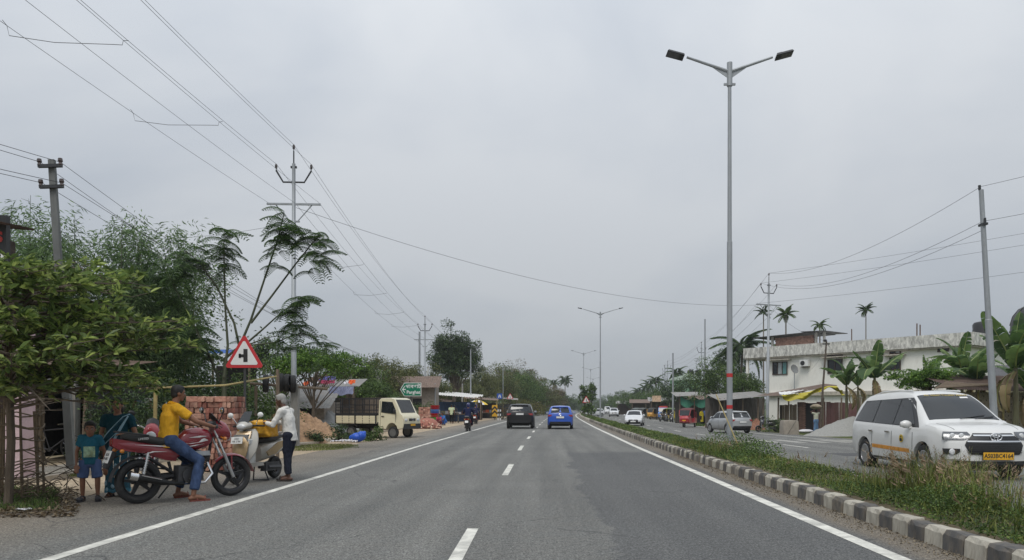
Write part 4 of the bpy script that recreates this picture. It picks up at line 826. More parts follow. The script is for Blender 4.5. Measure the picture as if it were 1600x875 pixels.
def cloth(px0, px1, py0, py1, d, m_, lb, y=0):
    b = MB(); x0 = (px0-800)/F*d; x1 = (px1-800)/F*d; z0 = zat(py1, d); z1 = zat(py0, d); g = []
    for i in range(13):
        a = i/12; g.append([(x0+(x1-x0)*a+.02*math.sin(j*2), d+y-.35*j/5+.06*math.sin(a*17+j), z1+(z0-z1)*j/5+.05*math.sin(a*9)*(j/5)) for j in range(6)])
    b.sheet(g, thick=.012, dirn=(0, 1, .2)); o = b.build('cloth', m_, None, lb, cat='cloth', group='cloths drying on the shack roof'); return o
cloth(515, 553, 604, 617, 41.6, stp, 'blue and white striped cloth hanging from the shack roof')
cloth(475, 486, 596, 602, 42.8, cols[0], 'orange cloth on the left end of the shack roof'); cloth(484, 499, 596.5, 603, 42.6, cols[1], 'white cloth next to the orange one on the shack roof')
cloth(499, 524, 594, 600, 43.2, cols[2], 'maroon cloth drying on the shack roof'); cloth(500, 526, 588, 595, 43.8, cols[3], 'violet cloth above the maroon one on the shack roof'); cloth(538, 545, 595, 600, 42.7, cols[1], 'small white cloth on the right end of the shack roof'); cloth(545, 556, 593.5, 600, 42.9, cols[0], 'orange cloth on the right end of the shack roof')
b = MB(); bt = at(355, 36); corr(None, 'blue_roof', (bt.x-1.1, 36, zat(552, 36)), (bt.x+1.0, 36, zat(552, 36)), (bt.x+.8, 37, zat(544, 36)), (bt.x-.9, 37, zat(544, 36)), M('blue_sheet', hx(50, 96, 170), .5, var=.1)); o = bpy.data.objects['blue_roof']
o.name = 'roof_sheet'; t = thing('blue_roofed_shed', 'shed with a bright blue sheet roof behind the triangular sign', 'shed', (0, 0, 0)); o.parent = t
for s in (-.9, .9): b = MB(); b.tube([(bt.x+s, 36.5, 0), (bt.x+s, 36.5, zat(546, 36.5))], .06, 6); b.build('post', wood, t)
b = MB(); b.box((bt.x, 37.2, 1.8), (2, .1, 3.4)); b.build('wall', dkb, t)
# long low house behind truck with pale posts and brown roofs
for px, d, wd, hh, py, lb, m_ in ((600, 66, 9, 3.2, 590, 'long low house with rusty roof among the trees behind the truck', tinr), (632, 102, 6, 3.6, 589, 'reddish gabled roof house right behind the green place sign', M('red_brown_roof', hx(116, 98, 88), .85, var=.25)), (420, 40, 6, 2.6, 612, 'low shed with pale awning edge behind the brick stack', tin)):
    q = Vector(((px-800)/F*d, d, 0)); t = thing('low_house', lb, 'house', q, 0); zz = zat(py, d); b = MB(); b.box((0, 2, zz/2-.3), (wd, 4, zz-.5)); b.build('wall', M('grey_plaster', hx(140, 132, 122), .9, var=.2, dirt=(.12, .1, .09), dirtamt=.5), t)
    corr(t, 'roof', (-wd/2-.5, -.8, zz-.9), (wd/2+.5, -.8, zz-.9), (wd/2+.5, 2, zz+.2), (-wd/2-.5, 2, zz+.2), m_, per=.2)
    for k in range(3): b = MB(); b.box((-wd*.33+k*wd*.33, -.02, zz*.42), (.8, .06, 1.0)); b.build('window', dark, t)
# white gate pillars
for k, px in enumerate((529, 546, 566, 592)): d = 62; q = Vector(((px-800)/F*d, d, 0)); t = thing('gate_pillar', ['pale pillar behind the drying cloths, leftmost', 'pale pillar second from the left behind the drying cloths', 'pale pillar above the truck bed', 'pale pillar above the truck cab'][k], 'pillar', q); b = MB(); h = zat((585, 584, 588, 580)[k], d); b.box((0, 0, h/2), (.42, .42, h)); b.build('shaft', conc, t); b = MB(); b.box((0, 0, h+.05), (.55, .55, .12)); b.build('cap', conc, t)
# market stalls on the left
sw = [M('white_sheet_roof', hx(205, 203, 198), .6, var=.12, dirt=(.3, .27, .23), dirtamt=.3), tin, tinr]
for k, (px, d, wd, dp, h0, h1, m_, lb) in enumerate(((712, 74, 4.6, 4, 2.7, 2.35, sw[0], 'open stall with pale slanting roof nearest behind the walking man'), (724, 84, 4.4, 4, 3.0, 2.6, sw[0], 'stall with a higher pale roof behind the scooter riders'), (752, 96, 4.4, 4, 2.6, 2.3, sw[2], 'stall with a rusty roof beside the yellow umbrella'), (785, 118, 5, 4, 3.0, 2.6, sw[1], 'stall with grey roof beyond the chevron board'), (688, 82, 2.6, 3, 2.2, 2.0, sw[2], 'lowest stall beside the stack of coloured plastic goods'))):
    x = (px-800)/F*d; t = thing('market_stall', lb, 'stall', (x, d, 0), 0, 'open market stalls on the left roadside')
    corr(t, 'roof', (-wd/2, -dp/2, h0), (wd/2, -dp/2, h1), (wd/2, dp/2, h1+.3), (-wd/2, dp/2, h0+.3), m_, per=.25, amp=.025)
    for sx_ in (-.46, .46):
        for sy_ in (-.45, .45): b = MB(); b.tube([(sx_*wd, sy_*dp, 0), (sx_*wd, sy_*dp, (h0 if sx_ < 0 else h1)+.1)], .055, 6); b.build('post', wood if k % 2 else bamboo, t)
    b = MB(); b.box((0, dp/2-.1, 1), (wd*.9, .06, 2)); b.build('back_cloth', [M('blue_cloth', hx(60, 84, 120), .85, var=.3), dkb, dkb][k % 3], t); b = MB(); b.box((0, -.2, .75), (wd*.8, 1.2, .08)); tt = b.build('table', wood, t)
    for j in range(9): b = MB(); hh = random.uniform(.15, .4); b.box((0, 0, hh/2), (random.uniform(.25, .45), .35, hh), 0, random.uniform(-.3, .3), .85); o = b.build('goods_crate', random.choice(cols[:3]+goods)); o.location = (x-wd*.36+j*wd*.09, d-.3+random.uniform(-.2, .2), .79); o['label'] = 'crate of goods on the table of the '+('pale roofed stall nearest the walking man', 'stall behind the scooter riders', 'stall by the yellow umbrella', 'stall beyond the chevron board', 'lowest stall by the plastic tubs')[k]; o['category'] = 'crate'; o['group'] = 'crates on the market stall tables'
# umbrella
d = 90; q = Vector(((746-800)/F*d, d, 0)); t = thing('market_umbrella', 'yellow and white sun umbrella by the stalls', 'umbrella', q); b = MB(); b.tube([(0, 0, 0), (0, 0, 2.3)], .03, 6); b.build('pole', galv, t)
for k in range(8): b = MB(); a0, a1 = k*PI/4, (k+1)*PI/4; g = [[(r*math.cos(a), r*math.sin(a), 2.35-.35*r*r) for r in (.02, .5, 1.0, 1.3)] for a in np.linspace(a0, a1, 4)]; b.sheet(g); b.build('panel', M('yellow_cloth', hx(222, 190, 60), .7) if k % 2 else cols[1], t)
# stack of coloured plastic goods
d = 57; q = Vector(((679.5-800)/F*d, d, 0)); pcs = [('green', (40, 190, 60)), ('pink', (205, 70, 80)), ('red', (190, 40, 40)), ('blue', (74, 120, 200)), ('lightblue', (110, 160, 215)), ('red', (175, 36, 44)), ('red', (175, 36, 44))]
for k, (nm, c_) in enumerate(pcs):
    b = MB(); z = .18; b.lathe([(.3, 0), (.36, .13), (.4, .155), (.37, .155), (.33, .12), (.28, .02), (0, .02)], n=16); o = b.build('plastic_tub', M('plastic_'+nm, hx(*c_), .4), None, ['bright green plastic tub second from the bottom of the roadside stack', 'pink plastic tub in the lower half of the roadside stack', 'red plastic tub in the middle of the roadside stack', 'blue plastic tub above the middle red one in the stack', 'pale blue plastic tub high in the roadside stack', 'red plastic tub second from the top of the stack', 'topmost red plastic tub of the roadside stack'][k], cat='tub', group='stacked plastic tubs'); o.location = (q.x, d, .5+k*.155)
b = MB(); b.box((0, 0, .25), (.9, .7, .5), 0, None, .9); o = b.build('wooden_table', wood, None, 'low wooden block under the stack of plastic tubs', cat='table'); o.location = (q.x, d, 0)
# clay heap: individual lumps
d = 50; q = Vector(((670-800)/F*d, d, 0)); t = thing('clay_heap', 'heap of reddish brown clay pieces beside the plastic tubs', 'heap', q)
lump = []
for k in range(4):
    b = MB(); b.box((0, 0, 0), (.2+.03*k, .11, .09+.01*k), 0, None, .8); lump.append(b.mesh('clay_piece', [BRK[0], BRK[1], BRK[2], M('pale_clay', hx(205, 180, 160), .9)][k]))
for k in range(190):
    a = random.uniform(0, 2*PI); r = random.uniform(0, 1)**.6; z = (1-r)*.9*random.uniform(.75, 1.05)+.05; link('clay_piece', lump[k % 3 if k % 9 else 3], t, loc=(r*.95*math.cos(a)-.1, r*.8*math.sin(a), z), rot=(random.uniform(-.5, .5), random.uniform(-.5, .5), random.uniform(0, 3)))
b = MB(); b.ell((-.1, 0, 0), (.85, .7, .75), 0, 12); b.build('core', BRK[1], t)
d = 52; q = Vector(((660.5-800)/F*d, d+1, 0)); t = thing('brick_stack', 'low square stack of orange red bricks behind the mini truck bumper', 'brick stack', q)
for r in range(12):
    for c in range(5): link('brick', BM[(r*c) % 3], t, loc=(-.32+c*.16, 0, .06+r*.12), rot=(0, 0, random.uniform(-.1, .1)), ).scale = (2, 1.4, 1)
# blue sack and white rags on the verge
d = 30.5; q = at(559, d); b = MB(); b.ell((0, 0, .18), (.3, .26, .2), 0, 14); b.ell((.16, -.05, .24), (.2, .2, .2), 0, 12); b.ell((-.22, .04, .15), (.16, .2, .15), 0, 10); b.ell((.28, 0, .36), (.07, .07, .09), 0, 8); me = remeshed(b, 'plastic_sack', M('blue_plastic', hx(30, 84, 190), .35, var=.12, bmp=.6, bs=9, bd=.05), .03, 4); o = link('plastic_sack', me, None, 'bright blue plastic sack lying in the verge weeds', 'sack', loc=q)
for k, (px, dd, lb) in enumerate(((527, 29.3, 'white rag lying flat at the left end of the verge weeds'), (541, 30.0, 'crumpled white plastic scrap just left of the blue sack'), (549, 29.2, 'small pale scrap in front of the blue sack'))):
    q = at(px, dd, .03); b = MB(); g = [[(-.25+.055*i, -.1+.05*j+.03*math.sin(i*2), .09*abs(math.sin(i*1.7+j*2.1+k))) for j in range(5)] for i in range(10)]; b.sheet(g, thick=.01, dirn=(0, 0, -1)); b.build('white_rag', cols[1], None, lb, cat='rag', group='rags on the verge').location = q
# litter on the left dirt
for k, (px, dd, lb) in enumerate(((36, 10.0, 'white paper scrap on the dirt by the dry brushwood'), (72, 16.0, 'yellowish paper scrap on the grass by the pink pillar'), (300, 26, 'tiny white scrap on the footpath behind the scooter'))):
    b = MB(); b.sheet([[(-.1+.05*i, -.05+.05*j, .02*abs(math.sin(i*2+j))) for j in range(3)] for i in range(5)], thick=.004, dirn=(0, 0, -1)); b.build('paper_scrap', cols[1], None, lb, cat='litter', group='paper litter').location = at(px, dd, .02)
# ================================================================== cars
under = M('underbody', (.015, .015, .015), .9)
tyrem = M('tyre', (.022, .022, .022), .8, dirt=(.13, .115, .095), dirtamt=.35); alloy = M('alloy_rim', (.45, .45, .46), .32, .85, var=.1)
WH = {}
def wheelmeshes(r, wd, spokes=5, style='car'):
    k = (round(r, 3), wd, spokes, style)
    if k in WH: return WH[k]
    b = MB(); ri = r*.66
    b.lathe([(ri, -wd*.42), (r*.86, -wd*.5), (r*.965, -wd*.44), (r, -wd*.3), (r, wd*.3), (r*.965, wd*.44), (r*.86, wd*.5), (ri, wd*.42), (ri-.01, 0)], axis='Y', n=32, closed=True); tm = b.mesh('wheel', tyrem)
    b = MB()
    b.lathe([(ri, -wd*.43), (ri*.94, -wd*.45), (ri*.9, -wd*.32), (ri*.88, wd*.32), (ri*.94, wd*.45), (ri, wd*.43)], axis='Y', n=28, closed=False)
    b.lathe([(ri*.86, 0), (.0, 0)], axis='Y', n=20, m=1); b.lathe([(ri*.22, -wd*.4), (ri*.2, -wd*.44), (0, -wd*.45)], axis='Y', n=12); b.lathe([(0, wd*.45), (ri*.2, wd*.44), (ri*.22, wd*.4)], axis='Y', n=12)
    for s in (-1, 1):
        for j in range(spokes):
            a = 2*PI*j/spokes; R = Matrix.Rotation(a, 4, 'Y'); hw = ri*(.30 if style == 'steel' else .17 if spokes < 8 else .075)
            vs = [(-hw*.55, s*wd*.38, ri*.15), (hw*.55, s*wd*.38, ri*.15), (hw, s*wd*.42, ri*.92), (-hw, s*wd*.42, ri*.92), (-hw*.55, s*wd*.26, ri*.15), (hw*.55, s*wd*.26, ri*.15), (hw, s*wd*.26, ri*.92), (-hw, s*wd*.26, ri*.92)]
            b.add(vs, [(0, 1, 2, 3), (7, 6, 5, 4), (0, 3, 7, 4), (1, 5, 6, 2), (3, 2, 6, 7), (0, 4, 5, 1)], 0, False, R)
    rm = b.mesh('rim', [alloy if style != 'steel' else M('steel_rim', (.16, .16, .16), .5, .4), dark]); WH[k] = (tm, rm); return WH[k]
def wheel(par, c, r, wd, spokes=5, style='car', rz=0):
    tm, rm = wheelmeshes(r, wd, spokes, style); o = link('wheel', tm, par, loc=c, rot=(0, random.uniform(0, 1), rz)); link('rim', rm, o); return o
class Car:
    """body swept from front to back through smooth curves; every panel and lamp is laid on that surface"""
    def __init__(s, t, sp, pm):
        s.t = t; s.sp = sp; s.pm = pm; s.W = sp['W']/2; s.x0, s.x1 = sp['x0'], sp['x1']
        s.top = pchip(sp['top']); s.belt = pchip(sp['belt']); s.hw = pchip(sp['hw']); s.zs = pchip(sp['sill'])
        s.ax = sp['axles']; s.R = sp['R']; s.Ra = s.R+sp.get('gap', .05); s.tum = sp.get('tumble', .33)
        xs = set(np.round(np.arange(s.x0, s.x1+.001, .05), 3)) | {s.x0, s.x1, s.x0+.02, s.x1-.02}
        for a in s.ax: xs |= set(np.round(np.linspace(a-s.Ra, a+s.Ra, 19), 3))
        xs = sorted(xs); R_s = [s.ring(x) for x in xs]; full = [[s.bow(x, y, z) for (y, z) in r]+[s.bow(x, -y, z) for (y, z) in r[-2:0:-1]] for x, r in zip(xs, R_s)]
        b = MB(); n = len(full[0]); vs = [p for r in full for p in r]; k = len(R_s[0])
        for i in range(len(full)-1):
            pass
        fs = []; mm = []
        for i in range(len(full)-1):
            for j in range(n):
                a = i*n+j; c = i*n+(j+1) % n; fs.append((a, a+n, c+n, c)); mm.append(1 if j in (0, n-1) else 0)
        b.add(vs, fs, 0, True); b.m = mm
        for (i, fl) in ((0, False), (len(full)-1, True)):
            r = full[i]; half = r[:k]; oth = [r[0]]+r[:k-1:-1]+[r[k-1]]
            g = []
            for a, c in zip(half, oth): g.append([a.lerp(c, q/8)+Vector(((1 if fl else -1)*sp.get('bow', .1)*0, 0, 0)) for q in range(9)])
            # follow the plan bow across the end
            xe = xs[i]
            for row in g[1:-1]:
                for q, p in enumerate(row): row[q] = s.bow(xe, p.y, p.z)
            b.sheet(g if not fl else [w_[::-1] for w_ in g], 0)
        o = b.build('body', [pm, under], t); s.body = o
        for a in s.ax:
            for sg in (-1, 1): wheel(t, (a, sg*(s.W-.115-sp.get('inset', 0)), s.R), s.R, sp.get('tw', .2), sp.get('spokes', 5))
        b = MB(); b.box(((s.x0+s.x1)/2, 0, .30), (s.x1-s.x0-.5, s.W*1.35, .2)); b.build('chassis', under, t)
    def bow(s, x, y, z):
        bf, br = s.sp.get('bowf', .28), s.sp.get('bowr', .14); tf = sstep(s.x1-.9, s.x1, x); tr = sstep(s.x0+.7, s.x0, -x) if False else sstep(0, 1, (s.x0+.7-x)/.7)
        q = (y/s.W)**2; return Vector((x-bf*tf*q+br*tr*q, y, z))
    def ring(s, x):
        w_ = s.hw(x); zb = s.belt(x); zt = max(s.top(x), zb+.015); zs = s.zs(x); za = -1
        for a in s.ax:
            if abs(x-a) < s.Ra: za = max(za, s.R+math.sqrt(max(0, s.Ra**2-(x-a)**2)))
        z1 = max(zs, za); z2 = max(zs+.08, za+.012); z3 = max(zs+.45*(zb-zs), za+.05); k = min(1, (zt-zb)/.3); wr = w_*.955-s.tum*(zt-zb)*(.9)
        wr = max(wr, .3*w_)
        return [(0, z1), (w_*.9, z1), (w_*(.985 if za < 0 else 1.0), z2), (w_*1.0, z3), (w_*.99, zb-.05), (w_*.96, zb+.005), (wr+.02*k, max(zb+.01, zt-.12*k)), (wr*.93, zt-.035*k-.002), (wr*.72, zt-.01*k), (wr*.36, zt+.008), (0, zt+.015)]
    def side_y(s, x, z):
        r = s.ring(x); zz = [p[1] for p in r[1:9]]; yy = [p[0] for p in r[1:9]]; return float(np.interp(z, zz, yy))
    def top_z(s, x, y):
        r = s.ring(x)[5:][::-1]; return float(np.interp(abs(y), [p[0] for p in r], [p[1] for p in r]))
    def side(s, name, quad, m, off=.006, n=10, both=True, par=None, skirt=.02):
        """panel with corners (x,z) laid on the flank"""
        for sg in ((1, -1) if both else ((both,) if isinstance(both, int) and both else (-1,))):
            b = MB(); g = []
            for i in range(n+1):
                row = []
                for j in range(7):
                    p = Vector(quad[0]).lerp(Vector(quad[1]), i/n).lerp(Vector(quad[3]).lerp(Vector(quad[2]), i/n), j/6)
                    e = off if 0 < i < n and 0 < j < 6 else off-.001; y = s.side_y(p.x, p.y)+e; v = s.bow(p.x, sg*y, p.y); row.append(v)
                g.append(row)
            if sg > 0: g = [r[::-1] for r in g]
            b.sheet(g, thick=skirt, dirn=(0, -sg, 0)); b.build(name, m, par or s.t)
    def topp(s, name, quad, m, off=.006, n=8, par=None, mm=14):
        """panel with corners (x,y) laid on bonnet, windscreen or roof"""
        b = MB(); g = []
        for i in range(n+1):
            row = []
            for j in range(mm+1):
                p = Vector(quad[0]).lerp(Vector(quad[1]), j/mm).lerp(Vector(quad[3]).lerp(Vector(quad[2]), j/mm), i/n)
                z = s.top_z(p.x, p.y); dz = (s.top_z(p.x+.03, p.y)-s.top_z(p.x-.03, p.y))/.06; nn = Vector((-dz, 0, 1)).normalized(); v = s.bow(p.x, p.y, z)+nn*off; row.append(v)
            g.append(row)
        b.sheet(g, thick=.015, dirn=(0, 0, -1)); return b.build(name, m, par or s.t)
    def end_x(s, y, z, front=True):
        if not hasattr(s, '_e'):
            s._e = {}
            for fr, xs in ((True, np.arange(s.x1, s.x1-1.3, -.004)), (False, np.arange(s.x0, s.x0+1.5, .004))): s._e[fr] = (xs, np.maximum.accumulate([max(s.top(x), s.belt(x)+.015) for x in xs]))
        xs, h = s._e[front]; return s.bow(float(np.interp(z, h+np.arange(len(h))*1e-7, xs)), y, z).x
    def end(s, name, poly, m, front=True, out=.012, deep=.05, par=None, nx=10, flat=False):
        """panel with outline rows [(z, yL, yR)] laid on the nose or tail"""
        b = MB(); g = []; sg = 1 if front else -1; poly = [tuple(np.array(p)*(1-q/3)+np.array(r)*q/3) for p, r in zip(poly, poly[1:]) for q in range(3)]+[poly[-1]]
        for z, ya, yb in poly:
            row = []
            for i in range(nx+1):
                y = ya+(yb-ya)*i/nx; row.append(Vector((s.end_x(y, z, front)+sg*out, y, z)))
            g.append(row)
        b.sheet(g if not front else g, thick=deep, dirn=(-sg, 0, 0)); return b.build(name, m, par or s.t)
def mirrors(c, x, z, m):
    for sg in (-1, 1):
        b = MB(); y = sg*(c.side_y(x, z)+.11); b.ell((x, y, z+.05), (.075, .12, .085), 0, 10); b.box((x+.01, sg*(c.side_y(x, z)+.01), z-.01), (.07, .1, .05)); o = b.build('mirror', m, c.t); b = MB(); b.box((x-.072, y, z+.05), (.01, .17, .11)); b.build('mirror_glass', chrome, o)
def plate(par, c, xd, up, s, m, txt, tm, wd=.5, h=.12, size=.1):
    T = frame(c, xd, up); b = MB(); b.box((0, 0, 0), (wd, h, .012)); b.box((0, 0, -.006), (wd+.02, h+.02, .006), 1); o = b.build('number_plate', [m, blackp], par); o.matrix_basis = T
    if txt: text(txt, size, tm, o, Matrix.Translation((0, 0, .0075)), bold=.002, sx=.86)
# ---- near white taxi (people carrier)
pw_ = paint('white_paint', (.66, .66, .64), .25, dust=.10)
MPV = dict(W=1.83, x0=-2.36, x1=2.375, axles=(1.40, -1.35), R=.335, tw=.21, spokes=10, inset=.0, tumble=.34, bowf=.30, bowr=.12, gap=.055,
    top=[(-2.36, 1.0), (-2.33, 1.13), (-2.22, 1.36), (-2.0, 1.61), (-1.6, 1.735), (-.9, 1.79), (-.1, 1.785), (.35, 1.735), (.62, 1.62), (1.0, 1.37), (1.3, 1.165), (1.42, 1.12), (1.9, 1.05), (2.15, .985), (2.26, .91), (2.33, .80), (2.36, .7), (2.375, .6)],
    belt=[(-2.36, .95), (-2.2, 1.06), (-1.5, 1.05), (-.5, 1.03), (.6, .99), (1.2, 1.0), (1.42, 1.02), (1.9, .985), (2.15, .92), (2.26, .85), (2.33, .76), (2.375, .56)],
    hw=[(-2.36, .80), (-2.2, .87), (-1.6, .905), (-.5, .915), (.8, .915), (1.5, .91), (2.0, .875), (2.25, .83), (2.375, .80)],
    sill=[(-2.36, .5), (-2.3, .36), (-2.0, .27), (-1, .24), (1, .24), (2.0, .25), (2.3, .28), (2.375, .40)])
rearp = at(1350, 17.4); mz = -.02
t = thing('taxi_van', 'white people carrier taxi with yellow number plate passing beyond the median grass', 'car', (9.33, 16.42, mz), -PI/2-.044)
c = Car(t, MPV, pw_)
lt = M('black_trim', (.016, .016, .017), .35)
c.topp('windscreen', [(1.26, .70), (1.26, -.70), (.47, -.56), (.47, .56)], glass, .008)
c.side('side_window', [(1.02, 1.035), (.08, 1.06), (.12, 1.58), (.46, 1.6)], glass, .011)
c.side('side_window', [(.02, 1.06), (-.92, 1.075), (-.86, 1.6), (.06, 1.6)], glass, .011)
c.side('side_window', [(-.98, 1.08), (-2.04, 1.13), (-1.66, 1.54), (-.92, 1.6)], glass, .011)
c.side('window_surround', [(1.2, 1.01), (-2.12, 1.1), (-1.72, 1.585), (.56, 1.64)], lt, .005, 30)
c.topp('rear_window', [(-2.02, -.62), (-2.02, .62), (-2.28, .66), (-2.28, -.66)], glass, .006, 6)
strp = M('orange_stripe', (.62, .26, .03), .5, var=.25, scale=9, dirt=(.7, .6, .4), dirtamt=.15)
c.side('orange_stripe', [(.86, .47), (-.9, .50), (-.9, .585), (.86, .555)], strp, .004)
for xx in (.98, .05, -.93):
    c.side('door_seam', [(xx+.01, .32), (xx-.01, .32), (xx-.01, 1.02), (xx+.01, 1.02)], blackp, .002, 2)
c.side('sill_trim', [(.98, .27), (-.9, .27), (-.9, .30), (.98, .30)], blackp, .004)
for xx in (-.02, -.86): c.side('door_handle', [(xx, .86), (xx-.2, .865), (xx-.2, .905), (xx, .9)], chrome, .03, 4)
b = MB(); T = Matrix.Translation((.52, -c.side_y(.52, .76)-.007, .76)); b.lathe([(.085, .0), (.085, .006), (0, .006)], (0, 0, 0), 'Y', 20); o = b.build('door_emblem', M('emblem_yellow', (.6, .42, .04), .5), t); o.matrix_basis = T @ Matrix.Rotation(PI, 4, 'Z')
b = MB(); b.prism([(-.05, -.06), (.05, -.06), (.055, -.005), (.0, .02), (-.05, -.01)], .007, .009, 'y'); b.box((0, .008, .04), (.05, .002, .02)); b.build('emblem_mark', txtblack, o)
mirrors(c, .86, 1.02, pw_)
c.topp('bonnet_seam', [(1.46, .66), (2.12, .60), (2.12, .61), (1.46, .67)], blackp, .002, 1); c.topp('bonnet_seam', [(1.46, -.67), (2.12, -.61), (2.12, -.60), (1.46, -.66)], blackp, .002, 1)
grl = M('black_grille', (.012, .012, .013), .4)
c.end('grille', [(.93, -.36, .36), (.86, -.42, .42), (.78, -.50, .50), (.70, -.54, .54), (.60, -.50, .50), (.52, -.44, .44)], grl, True, .012, .06, None, 16)
for z0, hwd in ((.905, .38), (.79, .5)): c.end('chrome_bar', [(z0, -hwd, hwd), (z0-.028, -hwd, hwd)], chrome, True, .03, .04, None, 16)
for k in range(6): z0 = .745-k*.036; c.end('grille_slat', [(z0, -.5, .5), (z0-.012, -.5, .5)], blackp, True, .026, .03, None, 12)
for sg in (-1, 1):
    c.end('headlight', [(.955, sg*.44, sg*.80), (.90, sg*.42, sg*.83), (.84, sg*.46, sg*.845), (.80, sg*.54, sg*.84)][::1] if sg > 0 else [(.955, -.80, -.44), (.90, -.83, -.42), (.84, -.845, -.46), (.80, -.84, -.54)], M('headlamp_shell', (.10, .105, .11), .12, .4, coat=.8), True, .012, .05, None, 8)
    for yy in (.56, .70): b = MB(); z = .875; b.lathe([(.0, .03), (.04, .025), (.055, 0), (.04, -.02)], (c.end_x(sg*yy, z)+.0, sg*yy, z), 'X', 14); b.build('headlight', lens, t)
    c.end('fog_lamp', [(.63, min(sg*.62, sg*.86), max(sg*.62, sg*.86)), (.57, min(sg*.62, sg*.86), max(sg*.62, sg*.86)), (.52, min(sg*.68, sg*.86), max(sg*.68, sg*.86))], grl, True, .012, .05, None, 6)
    b = MB(); b.lathe([(.0, .03), (.05, .02), (.06, 0)], (c.end_x(sg*.74, .57)+.01, sg*.74, .57), 'X', 12); b.build('fog_lens', lens, t)
    c.end('chrome_bar', [(.43, min(sg*.6, sg*.84), max(sg*.6, sg*.84)), (.405, min(sg*.6, sg*.84), max(sg*.6, sg*.84))], chrome, True, .012, .03, None, 6)
c.end('lower_intake', [(.40, -.6, .6), (.33, -.55, .55)], grl, True, .006, .04, None, 12)
b = MB()
def ringt(b, cx, cy, a, e, rr=.009):
    b.tube([(0, cx+a*math.cos(2*PI*k/24), cy+e*math.sin(2*PI*k/24)) for k in range(25)], rr, 6, cap=False)
ringt(b, 0, 0, .105, .07, .012); ringt(b, 0, 0, .035, .066); ringt(b, 0, .025, .075, .03)
o = b.build('badge', chrome, t); o.location = (c.end_x(0, .86)+.035, 0, .86)
plate(t, (c.end_x(0, .5)+.035, 0, .50), (0, 1, 0), (0, 0, 1), 1, yelplate, 'AS03BC4164', txtblack, .56, .14, .115)
wt = M('yellow_print', (.55, .40, .08), .6)
zz = c.top_z(.56, 0); T = frame((.545, 0, c.top_z(.545, 0)+.014), (0, 1, 0), (-.8, 0, .5)); text('ALL ASSAM TOURIST PERMIT', .075, wt, t, T, sx=.95)
b = MB(); b.tube([(1.30, -.1, c.top_z(1.3, .1)+.02), (1.18, .45, c.top_z(1.18, .45)+.03)], .009, 5); b.tube([(1.30, .2, c.top_z(1.3, .2)+.02), (1.2, .62, c.top_z(1.2, .6)+.03)], .009, 5); b.build('wiper', blackp, t)
b = MB(); b.box((.62, .34, c.top_z(.62, .34)+.016), (.06, .16, .006), 0, Matrix.Rotation(.5, 3, 'Y')); b.build('sticker', txtwhite, t)
for sg in (-1, 1): b = MB(); b.prism([(-1.62, .16), (-1.74, .16), (-1.7, .5), (-1.62, .5)], sg*.68, sg*.88, 'y'); b.build('mud_flap', black, t)
b = MB(); 
for sg in (-1, 1): b.tube([(x, sg*(c.side_y(x, c.top(x)-.06)-.12), c.top(x)+.02) for x in (.2, -.4, -1.2, -1.9)], .018, 6)
b.build('roof_rail', pw_, t)
